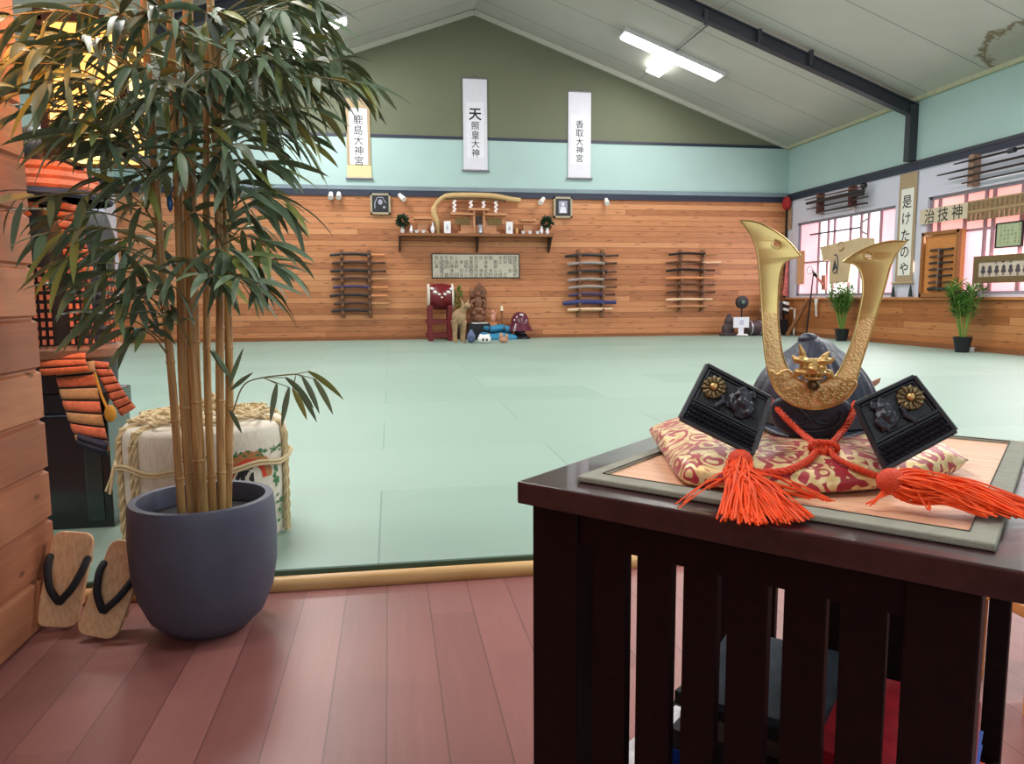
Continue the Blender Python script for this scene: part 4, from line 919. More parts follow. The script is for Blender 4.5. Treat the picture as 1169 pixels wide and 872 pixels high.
for r in (0, 1):
    for i in range(26):
        y = yb_ - 0.05 - i * 0.095; zc = zb_ - 0.09 - r * 0.17
        mb.bb((X - 0.027, y - 0.04, zc - 0.07), (X - 0.019, y + 0.04, zc + 0.07))
        if i < 18:
            for k in (0.035, -0.005, -0.042): glyph(g, random.choice('田中山本木村高橋小林'), (X - 0.027, y, zc + k), (0, -1, 0), (0, 0, 1), 0.042, 0.001)
obj('name_plates', mb, mat('plate_wood', (146, 118, 84), 0.6, var=0.2, scale=12), t, smooth=0); obj('writing', g, M_DARKWOOD, t, smooth=0)
t, ya_, yb_, za_, zb_, X = plaque('green_certificate', 1136, 255, 1165, 281, 'small pale green framed certificate hanging in the second window', 'certificate', mat('pale_green_paper', (172, 180, 146), 0.7, var=0.04), frame=M_FRBLACK, fw=0.018, off=-0.048)
g = MB()
for c in range(6):
    for r in range(5):
        if random.random() < 0.8: glyph(g, random.choice(pool), (X - 0.02, yb_ - 0.1 - c * 0.07, zb_ - 0.07 - r * 0.06), (0, -1, 0), (0, 0, 1), 0.05, 0.001)
obj('writing', g, mat('green_ink', (104, 128, 88), 0.7), t, smooth=0)
M_FRBROWN = mat('olive_brown_frame', (112, 90, 58), 0.5)
t, ya_, yb_, za_, zb_, X = plaque('portrait_plaque', 1115, 293, 1169, 322, 'wide brown-framed plaque with a row of dark emblems in the second window', 'plaque', mat('plaque_paper', (198, 182, 168), 0.8), frame=M_FRBROWN, fw=0.10, xl=9.4)
g = MB()
for i in range(9): 
    y = yb_ - 0.2 - i * 0.135
    g.ell((X - 0.021, y, za_ + 0.235), (0.004, 0.035, 0.045)).ell((X - 0.021, y, za_ + 0.185), (0.004, 0.05, 0.035))
obj('emblem', g, mat('emblem_grey', (74, 64, 72), 0.7), t, smooth=0)
g = MB()
for i in range(9): glyph(g, random.choice('家紋武神'), (X - 0.021, yb_ - 0.2 - i * 0.135, za_ + 0.13), (0, -1, 0), (0, 0, 1), 0.045, 0.001)
for i, c in enumerate('武神館'): glyph(g, c, (X - 0.021, yb_ - 0.45 - i * 0.14, za_ + 0.33), (0, -1, 0), (0, 0, 1), 0.06, 0.001, 0.02)
obj('writing', g, M_INK, t, smooth=0)
# wooden case of daggers standing on the sill
M_CASE = grainwood('case_wood', (188, 118, 60), (214, 146, 84), 0.45, axis=1)
ya1, ya0 = R_(1056, 300).y, R_(1099, 300).y; zc0, zc1 = SILL_Z + 0.013, R_(1100, 261).z; X = XR - 0.03
t = thing('dagger_case', 'shallow wooden case of daggers standing on the sill left in the second window', 'display case', (X, (ya0 + ya1) / 2, zc0))
obj('back_panel', MB().bb((X - 0.02, ya0, zc0), (X + 0.06, ya1, zc1)), M_CASE, t, smooth=0)
e = 0.06; obj('case_frame', MB().bb((X - 0.07, ya0, zc0), (X - 0.02, ya0 + e, zc1)).bb((X - 0.07, ya1 - e, zc0), (X - 0.02, ya1, zc1)).bb((X - 0.07, ya0, zc1 - e), (X - 0.02, ya1, zc1)).bb((X - 0.07, ya0, zc0), (X - 0.02, ya1, zc0 + 0.07)), grainwood('case_frame_wood', (138, 88, 48), (160, 106, 60), 0.45), t, smooth=0, bevel=0.003)
for y in ((ya0 + ya1) / 2 - 0.02,): obj('peg_strip', MB().bb((X - 0.05, y - 0.03, zc0 + 0.1), (X - 0.02, y + 0.03, zc1 - 0.3)), SW['brown'], t, smooth=0)
for i in range(7):
    z = zc0 + 0.14 + i * 0.112; c = ['black', 'dark oak', 'black', 'brown', 'black', 'dark oak', 'brown'][i]
    d = thing('sheathed_dagger', 'short dark dagger, %s in the wooden window case' % ['lowest', 'second from the bottom', 'third from the bottom', 'middle one', 'third from the top', 'second from the top', 'topmost'][i], 'dagger', (X - 0.06, ya1 - 0.2, z), 'daggers in the wooden case')
    obj('scabbard', MB().tube([(X - 0.065, ya1 - 0.24, z), (X - 0.065, ya1 - 0.4, z + 0.012), (X - 0.065, (ya0 + ya1) / 2, z)], 0.022 if i else 0.034, 8), SW[c], d)
    obj('handle', MB().tube([(X - 0.065, (ya0 + ya1) / 2 - 0.02, z), (X - 0.065, ya0 + 0.12, z + 0.005)], 0.018 if i else 0.03, 8), SW['brown' if i % 2 else 'black'], d)
    obj('guard', MB().box((X - 0.065, (ya0 + ya1) / 2 - 0.01, z), (0.04, 0.015, 0.06)), SW['grey'], d, smooth=0)

# window one: cream garment, bow, arrow, sickle, paper strips
M_COAT = mat('cream_cotton', (206, 182, 146), 0.85, var=0.06, scale=5)
y = lambda px, py: R_(px, py)
def rpoly(pts, off, d): 
    P = [R_(px, py) for px, py in pts]
    return [V((XR - off, p.y, p.z)) for p in P], V((-d, 0, 0))
t = thing('hanging_coat', 'cream cotton happi coat with a dark crest hanging in the first window', 'coat', V((XR - 0.03, R_(960, 320).y, R_(960, 322).z)))
mb = MB(); P, d = rpoly([(939, 282), (985, 271), (1000, 272), (1000, 292), (975, 295), (971, 322), (949, 324), (950, 297), (942, 298)], 0.02, 0.04); mb.prism(P, d); obj('coat_body', mb, M_COAT, t, smooth=0, bevel=0.008)
q = R_(963, 281); g = MB().tube([V((XR - 0.064, q.y + 0.09 * math.cos(a) * (1 + 0.1 * a), q.z + 0.09 * math.sin(a))) for a in [i * 0.5 for i in range(11)]], 0.018, 6); obj('collar_crest', g, mat('crest_brown', (150, 118, 84), 0.7), t)
q = R_(956.5, 303); g = MB().tube([V((XR - 0.064, q.y + 0.10 * math.sin(a), q.z + 0.20 * math.cos(a) + 0.03)) for a in [2.6 + i * 0.45 for i in range(10)]], 0.014, 6).prism([(XR - 0.06, q.y + 0.1, q.z - 0.14), (XR - 0.06, q.y + 0.02, q.z + 0.14), (XR - 0.06, q.y - 0.12, q.z - 0.2), (XR - 0.06, q.y - 0.03, q.z - 0.05)], (-0.008, 0, 0)); obj('dark_crest', g, mat('crest_dark', (58, 62, 76), 0.7), t)
def strip(name, pts, r, m, lab, cat, grp=None, off=-0.03):
    P = [R_(a, b, off) for a, b in pts]; o = obj(name, MB().tube(P, r, 8), m); setp(o, lab, cat, grp)
strip('arrow', [(925, 268), (983, 259.5)], 0.018, mat('dark_shaft', (74, 70, 84), 0.5), 'long dark arrow-like rod across the top of the first window', 'arrow')
strip('bow_tip', [(982, 255), (990, 250)], 0.018, SW['grey'], 'short grey prong high in the first window, upper of two', 'prong')
strip('bow_tip', [(982, 263), (989, 267)], 0.018, SW['grey'], 'short grey prong high in the first window, lower of two', 'prong')
strip('thin_rod', [(920, 300), (936, 298.5)], 0.014, SW['grey'], 'short grey rod left of the coat in the first window', 'rod')
o = obj('chain_ring', MB().tube([R_(925 + 3.4 * math.cos(a), 308.5 + 4.2 * math.sin(a), 0.04) for a in [i * PI / 8 for i in range(17)]], 0.014, 6, cap=False), SW['grey']); setp(o, 'grey ring hanging low in the first window', 'ring')
t = thing('sickle', 'black-bladed sickle with reddish handle hanging in the first window', 'sickle', R_(935, 322, 0.04), None)
obj('blade', MB().prism([R_(928, 308, 0.03), R_(934, 313, 0.03), R_(935, 319, 0.03), R_(930, 314, 0.03)], (-0.03, 0, 0)), SW['black'], t, smooth=0)
obj('handle', MB().tube([R_(934, 317, 0.05), R_(940, 326, 0.05)], 0.03, 8), mat('reddish_handle', (176, 96, 78), 0.5), t)
o = obj('wooden_tag', MB().prism([R_(938.5, 314, 0.02), R_(943, 314, 0.02), R_(943, 331, 0.02), R_(938.5, 331, 0.02)], (-0.02, 0, 0)), mat('reddish_tag', (182, 116, 100), 0.6), smooth=0); setp(o, 'reddish wooden tag hanging beside the sickle', 'tag')
o = obj('paper_strip', MB().prism([R_(911, 287, -0.045), R_(919, 286, -0.045), R_(918, 324, -0.045), R_(910, 325, -0.045)], (-0.015, 0, 0)), mat('peach_board', (214, 164, 124), 0.7, var=0.05), smooth=0); setp(o, 'peach vertical name board at the left edge of the first window', 'name board')
o = obj('white_streamer', MB().tube([R_(932, 341, 0.09), R_(931.5, 350, 0.09), R_(932, 361, 0.05)], [0.05, 0.02, 0.025], 8), M_WHITEPL); setp(o, 'thin white streamer hanging below the sill of the first window', 'streamer')

# potted palms on the right
def palm(px, py, h, w, label, seed):
    q = at(px, py, z=MAT_Z); x, y = min(q.x, XR - 0.36), q.y; rnd = random.Random(seed)
    t = thing('potted_palm', label, 'potted plant', (x, y, MAT_Z), 'potted palms along the right wall')
    obj('plant_pot', MB().lathe([(0.10, 0), (0.14, 0.24), (0.15, 0.25), (0.12, 0.25), (0.11, 0.20), (0, 0.2)], (x, y, MAT_Z), 20), M_FRBLACK, t)
    fol = MB(); st = MB()
    for k in range(26):
        a = rnd.uniform(0, 2 * PI); tilt = rnd.uniform(0.05, 0.55); L = h * rnd.uniform(0.55, 0.95)
        base = V((x + 0.03 * math.cos(a), y + 0.03 * math.sin(a), MAT_Z + 0.2))
        tip = base + V((math.cos(a) * math.sin(tilt) * w * 1.2, math.sin(a) * math.sin(tilt) * min(w, 0.30) * 1.2, L))
        mid = base.lerp(tip, 0.6) + V((0, 0, 0.08))
        tip.x = min(tip.x, XR - 0.05)
        P = smooth_path([base, mid, tip + V((math.cos(a), math.sin(a), 0)) * 0.0], 4); st.tube(P, 0.006, 5)
        for i in range(3, len(P)):
            for s in (-1, 1):
                for j in range(2):
                    d = (P[i] - P[i - 1]).normalized(); sd = d.cross(V((rnd.gauss(0, .3), rnd.gauss(0, .3), 1))).normalized() * s
                    if sd.length < 0.1: continue
                    dr = (sd * 0.8 + d * 0.5 + V((0, 0, -0.1 + 0.2 * j))).normalized(); l = rnd.uniform(0.14, 0.26); p = P[i]
                    if (p + dr * l).x > XR - 0.03: continue
                    wv = dr.cross(V((0, 0, 1))).normalized() * 0.014
                    fol.add([p, p + dr * l * 0.5 + wv, p + dr * l - V((0, 0, 0.03)), p + dr * l * 0.5 - wv], [(0, 1, 2, 3)])
    obj('stems', st, mat('palm_stem', (120, 150, 70), 0.6), t); obj('foliage', fol, mat('palm_green', (82, 124, 50), 0.55, var=0.35, scale=9), t, smooth=0, weld=False)
palm(968, 389, 0.98, 0.42, 'small potted palm seen between the gold horns under the first window', 11)
palm(1098, 402, 1.0, 0.46, 'potted palm in a black pot under the second window', 12)
o = obj('white_cup', MB().lathe([(0.03, 0), (0.04, 0.07), (0.03, 0.07), (0, 0.02)], (XR - 0.12, R_(1117, 399).y, MAT_Z), 12), M_GLASSW); setp(o, 'tiny white cup on the mat right of the palm', 'cup')
# ------------------------------------------------------------------ foreground table
M_MAHOG = grainwood('dark_mahogany', (16, 4, 6), (28, 8, 11), 0.5, axis=0, scale=5, coat=0.0)
M_MAHOG.node_tree.nodes['Principled BSDF'].inputs['Specular IOR Level'].default_value = 0.18
M_MAHTOP = grainwood('mahogany_top', (38, 16, 22), (58, 30, 36), 0.28, axis=0, scale=4, coat=0.45)
TZ = 0.72
TP = at(590, 549.3, z=TZ); TU = V((0.69, -0.724, 0)).normalized(); TV = V((0.724, 0.69, 0)).normalized()
TR = Matrix((TU, TV, V((0, 0, 1)))).transposed(); TL, TD = 0.575, 0.70
def T(u, v, z): return V((TP.x, TP.y, 0)) + TU * u + TV * v + V((0, 0, z))
def tbox(mb, u0, u1, v0, v1, z0, z1): return mb.box(T((u0 + u1) / 2, (v0 + v1) / 2, (z0 + z1) / 2), (u1 - u0, v1 - v0, z1 - z0), TR)
tbl = thing('slatted_table', 'dark mahogany side table with slatted front under the samurai helmet', 'table', T(TL / 2, TD / 2, 0))
obj('tabletop', tbox(MB(), 0, TL, 0, TD, TZ - 0.030, TZ), M_MAHTOP, tbl, smooth=0, bevel=0.0025)
A0, A1 = 0.011, 0.523
legs = [(A0, A0 + 0.070, 0.02, 0.07), (A1 - 0.064, A1, 0.02, 0.07), (A0, A0 + 0.05, 0.62, 0.67), (A1 - 0.03, A1, 0.62, 0.67)]
for (a, b, c, d) in legs: obj('leg', tbox(MB(), a, b, c, d, 0, TZ - 0.030), M_MAHOG, tbl, smooth=0, bevel=0.002)
obj('apron', tbox(MB(), A0 + 0.07, A1 - 0.064, 0.026, 0.046, 0.645, TZ - 0.03), M_MAHOG, tbl, smooth=0)
obj('apron', tbox(MB(), A0 + 0.05, A1 - 0.03, 0.640, 0.660, 0.66, TZ - 0.03), M_MAHOG, tbl, smooth=0)
for u0 in (A0 + 0.004, A1 - 0.022): obj('apron', tbox(MB(), u0, u0 + 0.018, 0.07, 0.62, 0.675, TZ - 0.03), M_MAHOG, tbl, smooth=0)
for u0, u1 in ((0.100, 0.148), (0.163, 0.209), (0.224, 0.266), (0.278, 0.324), (0.341, 0.385), (0.399, 0.443)):
    obj('slat', tbox(MB(), u0, u1, 0.028, 0.044, 0.12, 0.648), M_MAHOG, tbl, smooth=0, bevel=0.0015)
def _ub(px):
    p = onplane(px, 700, T(0, 0.65, 0), TV); return (p - T(0, 0, 0)).dot(TU)
for pa, pb in ((840, 886), (896, 1034), (1040, 1100)): obj('back_board', tbox(MB(), _ub(pa), min(_ub(pb), A1 - 0.03), 0.643, 0.657, 0.12, 0.665), M_MAHOG, tbl, smooth=0)
obj('bottom_rail', tbox(MB(), A0 + 0.06, A1 - 0.06, 0.026, 0.046, 0.10, 0.15), M_MAHOG, tbl, smooth=0)
obj('lower_shelf', tbox(MB(), A0 + 0.003, A1 - 0.003, 0.05, 0.66, 0.18, 0.20), M_MAHOG, tbl, smooth=0, bevel=0.001)

# magazines and books on the lower shelf
def book(u, v, z, w, d, h, rot, c_cover, lab, c_page=(214, 206, 186), stripe=None, cat='book'):
    Rz = Matrix.Rotation(rot, 3, 'Z') @ TR; c = T(u, v, z + h / 2)
    nm = lab[:14]
    t = thing('book', lab, cat, T(u, v, z), 'books on the lower shelf')
    m = mat('cover_%d_%d_%d' % c_cover, c_cover, 0.5, var=0.3, scale=30, spec=0.3)
    obj('pages', MB().box(c, (w - 0.006, d - 0.006, h - 0.004), Rz), mat('pages_%d_%d_%d' % c_page, c_page, 0.8), t, smooth=0)
    obj('cover', MB().box(c + V((0, 0, h / 2 - 0.001)), (w, d, 0.002), Rz).box(c - V((0, 0, h / 2 - 0.001)), (w, d, 0.002), Rz).box(c + Rz @ V((0, -d / 2, 0)), (w, 0.002, h), Rz), m, t, smooth=0)
    if stripe:
        obj('spine_band', MB().box(c + Rz @ V((0, -d / 2 - 0.0012, 0)), (w * 0.98, 0.001, h * 0.6), Rz), mat('band_%d_%d_%d' % stripe, stripe, 0.4), t, smooth=0)
    return z + h
z = 0.201
z = book(0.235, 0.34, z, 0.20, 0.27, 0.030, 0.05, (190, 192, 200), 'thick grey book lowest in the left shelf stack', stripe=None)
z = book(0.235, 0.34, z, 0.20, 0.27, 0.045, -0.03, (206, 186, 140), 'thick cream book second from the bottom of the left shelf stack')
z = book(0.235, 0.33, z, 0.20, 0.27, 0.022, 0.04, (24, 70, 180), 'bright blue book low in the left shelf stack')
z = book(0.235, 0.33, z, 0.20, 0.27, 0.030, 0.0, (60, 60, 66), 'dark grey book with pale pages above the blue one')
z = book(0.235, 0.34, z, 0.20, 0.26, 0.028, 0.1, (120, 118, 114), 'grey book with mottled cover near the top of the left shelf stack')
z = book(0.235, 0.34, z, 0.19, 0.26, 0.020, -0.06, (50, 56, 60), 'black magazine second from the top of the left shelf stack')
z = book(0.24, 0.33, z, 0.19, 0.25, 0.012, 0.12, (66, 76, 88), 'blue-grey glossy magazine topmost of the left shelf stack')
z = 0.201
z = book(0.425, 0.28, z, 0.17, 0.24, 0.045, 0.0, (30, 80, 190), 'blue book lowest in the right shelf stack')
z = book(0.425, 0.28, z, 0.17, 0.24, 0.028, 0.04, (200, 204, 206), 'white-covered book low in the right shelf stack', stripe=(168, 40, 50))
z = book(0.425, 0.28, z, 0.17, 0.24, 0.040, -0.04, (196, 60, 66), 'red book with pale page edges in the right shelf stack')
z = book(0.425, 0.28, z, 0.17, 0.24, 0.022, 0.03, (206, 206, 210), 'thin white book above the red one of the right shelf stack')
z = book(0.425, 0.28, z, 0.17, 0.24, 0.022, 0.0, (40, 84, 180), 'thin blue book near the top of the right shelf stack')
z = book(0.425, 0.29, z, 0.17, 0.24, 0.034, 0.05, (170, 30, 46), 'glossy crimson book topmost of the right shelf stack')
z = book(0.075, 0.30, 0.201, 0.10, 0.24, 0.015, 0.08, (196, 170, 130), 'tan flat booklet at the left end of the lower shelf')
z = book(0.075, 0.31, 0.2165, 0.09, 0.22, 0.008, -0.1, (220, 220, 226), 'white leaflet on the tan booklet at the left end of the shelf')

# placemat of split reed with cloth border
M_REED = boards('split_reed', ((206, 150, 116), (224, 172, 138), (236, 190, 158)), 0.0032, 'y', 'x', rough=0.5, groove=0.16, groove_dark=0.35, length=0.4, gbump=0.4)
M_CLOTHB = mat('sage_cloth_border', (148, 148, 136), 0.9, var=0.08, scale=60, bump=0.5, bscale=900)
pm = thing('woven_placemat', 'split-reed placemat with sage cloth border on the table under the cushion', 'placemat', T(0.298, 0.35, TZ), rotz=math.atan2(TU.y, TU.x))
mu, mv = 0.463, 0.615
obj('reed_panel', MB().box((0, 0, 0.0035), (mu - 0.03, mv - 0.03, 0.005)), M_REED, pm, smooth=0, local=True)
bo = MB()
for (a, b) in (((-mu / 2, -mv / 2), (mu / 2, -mv / 2)), ((mu / 2, -mv / 2), (mu / 2, mv / 2)), ((mu / 2, mv / 2), (-mu / 2, mv / 2)), ((-mu / 2, mv / 2), (-mu / 2, -mv / 2))):
    a = V((a[0], a[1], 0.0055)); b = V((b[0], b[1], 0.0055)); d = (b - a).normalized(); inn = V((-d.y, d.x, 0)); w = 0.026
    bo.add([a + V((0, 0, -0.005)), b + V((0, 0, -0.005)), b + V((0, 0, 0.003)), a + V((0, 0, 0.003)), a + (inn + d) * w + V((0, 0, 0.0045)), b + (inn - d) * w + V((0, 0, 0.0045)), a + (inn + d) * w + V((0, 0, -0.005)), b + (inn - d) * w + V((0, 0, -0.005))], [(0, 1, 2, 3), (3, 2, 5, 4), (4, 5, 7, 6), (0, 1, 7, 6)])
obj('cloth_border', bo, M_CLOTHB, pm, smooth=50, local=True, bevel=0.002)
st = MB(); i1, i2 = mu / 2 - 0.0245, mv / 2 - 0.0245
for (a, b) in (((-i1, -i2), (i1, -i2)), ((i1, -i2), (i1, i2)), ((i1, i2), (-i1, i2)), ((-i1, i2), (-i1, -i2))): st.tube([(a[0], a[1], 0.0105), (b[0], b[1], 0.0105)], 0.0007, 5)
obj('stitching', st, mat('dark_thread', (74, 66, 54), 0.8), pm, local=True)

# brocade cushion
def brocade():
    t = NT('gold_red_brocade'); co = t.obj()
    w = t.n('ShaderNodeTexNoise'); t.l(co, w.inputs['Vector']); w.inputs['Scale'].default_value = 26; w.inputs['Detail'].default_value = 1.5
    mp = t.n('ShaderNodeVectorMath', operation='SCALE'); t.l(w.outputs['Color'], mp.inputs[0]); mp.inputs['Scale'].default_value = 0.045
    ad = t.n('ShaderNodeVectorMath', operation='ADD'); t.l(co, ad.inputs[0]); t.l(mp.outputs[0], ad.inputs[1])
    vo = t.n('ShaderNodeTexVoronoi'); t.l(ad.outputs[0], vo.inputs['Vector']); vo.inputs['Scale'].default_value = 31
    rings = t.math('SINE', t.math('MULTIPLY', vo.outputs['Distance'], 17.0))
    n2 = t.noise(ad.outputs[0], 48, 2)
    v = t.math('ADD', t.math('MULTIPLY', rings, 0.5), t.math('MULTIPLY', t.math('SUBTRACT', n2, 0.5), 1.6))
    m = t.n('ShaderNodeMapRange'); t.l(v, m.inputs[0]); m.inputs[1].default_value = -0.10; m.inputs[2].default_value = 0.02
    gold = t.ramp(t.noise(co, 60, 2), [(0.35, lin((206, 172, 112))), (0.65, lin((236, 216, 166)))])
    red = t.ramp(t.noise(co, 9, 2), [(0.4, lin((150, 12, 34))), (0.65, lin((188, 44, 66)))])
    t.l(t.mix(m.outputs[0], red, gold), t.b.inputs['Base Color'])
    t.l(t.math('MULTIPLY', m.outputs[0], 0.35), t.b.inputs['Metallic'])
    t.b.inputs['Roughness'].default_value = 0.42; t.b.inputs['Sheen Weight'].default_value = 0.2
    t.bump(t.math('ADD', m.outputs[0], t.math('MULTIPLY', t.noise(co, 700, 1), 0.3)), 0.35, 0.002)
    return t.m
M_BROC = brocade()
ZC = TZ + 0.009
cA = at(775, 551, z=ZC + 0.006); cB = at(737, 483, z=ZC + 0.026); cC = at(1118, 524, z=ZC + 0.020); cD = V((cC.x + 0.04, cB.y + 0.03, ZC + 0.03)); cM = at(1000, 560, z=ZC + 0.004)
def quad(s, t_): return cA.lerp(cC, s).lerp(cB.lerp(cD, s), t_)
HC = V((0.615, 1.055, 0))            # helmet centre on the table
def pillow(s, t_, side):
    a, b = 2 * s - 1, 2 * t_ - 1
    pa = a * (1.02 - 0.065 * b ** 6 - 0.03 * (1 - b * b)); pb = b * (1.02 - 0.065 * a ** 6 - 0.03 * (1 - a * a))
    p = quad((pa + 1) / 2, (pb + 1) / 2)
    # the front edge bulges towards the viewer
    fr = max(0.0, 1 - t_ * 2.2); p += (cM - cA.lerp(cC, 0.6)) * fr * max(0, math.sin(PI * min(1, s * 1.0))) * 1.0
    e = max(0.0, (1 - abs(a) ** 4)) ** 0.42 * max(0.0, (1 - abs(b) ** 4)) ** 0.42
    zm = ZC + 0.004 + (p.z - ZC) * 0.65
    if side > 0:
        dd = (V((p.x, p.y, 0)) - HC).length
        top = 0.036 + 0.004 * math.sin(7 * a + 3 * b) * math.cos(5 * b) - 0.022 * math.exp(-(dd / 0.15) ** 2)
        z = zm + e * top - 0.3 * (p.z - ZC) * e + 0.003 * math.sin(23 * s + 11 * t_) * (1 - e) * e * 4
    else: z = max(ZC + 0.001, zm - e * 0.030)
    return V((p.x, p.y, max(z, ZC + 0.001)))
mb = MB(); mb.grid(lambda s, t_: pillow(s, t_, 1), 48, 48); mb.grid(lambda s, t_: pillow(s, t_, -1), 48, 48)
mb_cush = mb
cu = obj('brocade_cushion', mb, M_BROC, smooth=180, origin=(HC.x, HC.y, ZC)); setp(cu, 'gold and dark red brocade cushion under the samurai helmet', 'cushion')

from mathutils.bvhtree import BVHTree
_bv = BVHTree.FromPolygons([tuple(v) for v in mb_cush.v], mb_cush.f)
def oncush(px, py, h=0.0045):
    d = ray(px, py).normalized(); hit = _bv.ray_cast(CAM, d)
    if hit[0] is None: return at(px, py, z=ZC + 0.008)
    return hit[0] - d * h + V((0, 0, h * 0.5))
# ------------------------------------------------------------------ the helmet
HD = V((HC.x, HC.y, 0)).normalized(); HRt = V((HD.y, -HD.x, 0)); UP = V((0, 0, 1))
def hp(px, py, off=0.0, d=0.0):       # onto a vertical plane facing the viewer, 'off' metres behind the helmet's centre
    return onplane(px, py, HC + HD * off, HD)
def hl(r, d, z): return V((HC.x, HC.y, 0)) + HRt * r + HD * d + UP * z
M_IRON = mat('blue_black_iron', (50, 55, 72), 0.40, 0.3, var=0.2, scale=30, bump=0.25, bscale=260)
M_BLKLAC = mat('black_lacquer_iron', (26, 29, 40), 0.44, 0.1, var=0.15, scale=40, bump=0.1, bscale=400, coat=0.3)
def goldmat(name, c, rough, bumpfn=None):
    t = NT(name); t.b.inputs['Metallic'].default_value = 0.8
    n = t.noise(t.obj(), 22, 4)
    dk = tuple(v * 0.8 for v in lin(c)[:3]) + (1,)
    t.l(t.ramp(n, [(0.3, dk), (0.65, lin(c))]), t.b.inputs['Base Color']); t.b.inputs['Roughness'].default_value = rough
    if bumpfn: bumpfn(t)
    return t.m
M_GOLD = goldmat('polished_gold', (216, 192, 128), 0.30)
def engr(t):
    vo = t.n('ShaderNodeTexVoronoi'); t.l(t.obj(), vo.inputs['Vector']); vo.inputs['Scale'].default_value = 260
    n = t.noise(t.obj(), 420, 3)
    t.bump(t.math('ADD', t.math('MULTIPLY', vo.outputs['Distance'], 1.0), n), 0.6, 0.0009)
M_GOLDT = goldmat('hammered_gold', (240, 206, 150), 0.46, engr)
M_GOLDC = goldmat('cast_gold', (214, 178, 118), 0.42)
M_GOLDD = goldmat('aged_gold', (128, 112, 82), 0.4)
hel = thing('samurai_helmet', 'black samurai helmet with tall gold horns and orange cord on the brocade cushion', 'helmet', (HC.x, HC.y, ZC + 0.05))
# bowl
bc = hp(930, 470, 0.02); bt = hp(923, 384, 0.02); bR = (hp(1003, 440, 0.02) - hp(857, 440, 0.02)).length / 2; zb, zt = hp(930, 478, 0.02).z, bt.z
bcx = (hp(1003, 440, 0.02) + hp(857, 440, 0.02)) / 2; BC = V((bcx.x, bcx.y, 0))
def bowl(s, v):
    a = 2 * PI * s; h = v; r = bR * (max(0.0, 1 - h ** 2.1)) ** 0.56 * (1.0 if h > .2 else 1.0)
    rib = 1 + 0.034 * abs(math.sin(a * 11)) * min(1, (1 - h) * 5) 
    pk = 0.012 * math.exp(-((1 - h) / 0.06) ** 2)
    return BC + V((math.cos(a) * r * rib, math.sin(a) * r * rib * 1.08, zb + (zt - 0.010 - zb) * h + pk))
bm_ = MB().grid(bowl, 168, 22, closeu=True)
bm_.ell(V((bt.x, bt.y, zt - 0.006)), (0.016, 0.016, 0.012))
obj('helmet_bowl', bm_, M_IRON, hel, smooth=50)
# brow plate and visor under the crest
def visor(s, v):
    a = -1.25 + 2.5 * s; 
    rr = bR * 0.92 + v * 0.05; zz = hp(930, 470, -0.1).z - 0.010 - v * 0.030 * math.cos(a * 0.7) - 0.006 * math.sin(v * PI) 
    return BC - HD * (math.cos(a) * rr) + HRt * (math.sin(a) * rr * 0.62) + UP * zz
obj('visor', MB().grid(visor, 24, 6), M_IRON, hel, solid=0.004, smooth=180)
# chin-side lobe (the broad rounded plate below the visor)
lobe = [(886, 462), (898, 459), (930, 464), (958, 461), (966, 465), (966, 480), (958, 489), (944, 496), (928, 498), (911, 496), (897, 489), (886, 478)]
lc = hp(926, 480, -0.10)
def plate_map(off, key_h=True):
    o = hp(930, 470, off)
    return lambda a, b, c: o + HRt * a + UP * b - HD * c
def loop_px(pts, off, sub=4, smooth=True):
    o = hp(930, 470, off); r = []
    for px, py in pts:
        q = hp(px, py, off) - o; r.append((q.dot(HRt), q.z))
    return smooth_loop(r, sub) if smooth else r
mb = MB(); spline_plate(mb, 'lobe', [loop_px(lobe, -0.105)], plate_map(-0.105), 0.016, 0.006)
mb2 = MB(); mb2.tube([hp(a, b, -0.115) for a, b in smooth_loop([(891, 470), (897, 482), (911, 490), (928, 492), (944, 490), (957, 483), (961, 470)], 4, False)], 0.0022, 6)
mb2.tube([hp(a, b, -0.115) for a, b in smooth_loop([(896, 474), (912, 484), (926, 479), (942, 484), (957, 474)], 4, False)], 0.0025, 6).tube([hp(912, 466, -0.114), hp(926, 480, -0.116), hp(942, 466, -0.114)], 0.0025, 6)
obj('face_plate', mb, M_IRON, hel, smooth=40); obj('face_plate_relief', mb2, M_IRON, hel)
# inner black body of the helmet and its lamellar neck guard
obj('neck_guard', MB().lathe([(bR * 0.80, ZC + 0.030), (bR * 0.95, ZC + 0.045), (bR * 1.0, zb - 0.012), (bR * 0.98, zb + 0.012), (bR * 0.9, zb + 0.012)], BC, 40), M_BLKLAC, hel)
ng = MB()
for k in range(4):
    z = ZC + 0.043 + k * (zb - ZC - 0.045) / 4; ng.lathe([(bR * (1.10 - k * 0.03), z), (bR * (1.04 - k * 0.03), z + 0.016), (bR * (1.02 - k * 0.03), z + 0.016), (bR * (1.08 - k * 0.03), z)], BC + HD * 0.01, 48)
obj('neck_lames', ng, M_BLKLAC, hel)
# tan leather flap behind on the right
mb = MB(); P = [hp(a, b, 0.05) for a, b in ((970, 437), (985, 440), (1006, 431), (1004, 437), (994, 445), (976, 447))]; mb.prism(P, HD * 0.006)
obj('leather_flap', mb, mat('tan_leather', (188, 140, 116), 0.45), hel, smooth=0, bevel=0.001, label='tan leather flap')
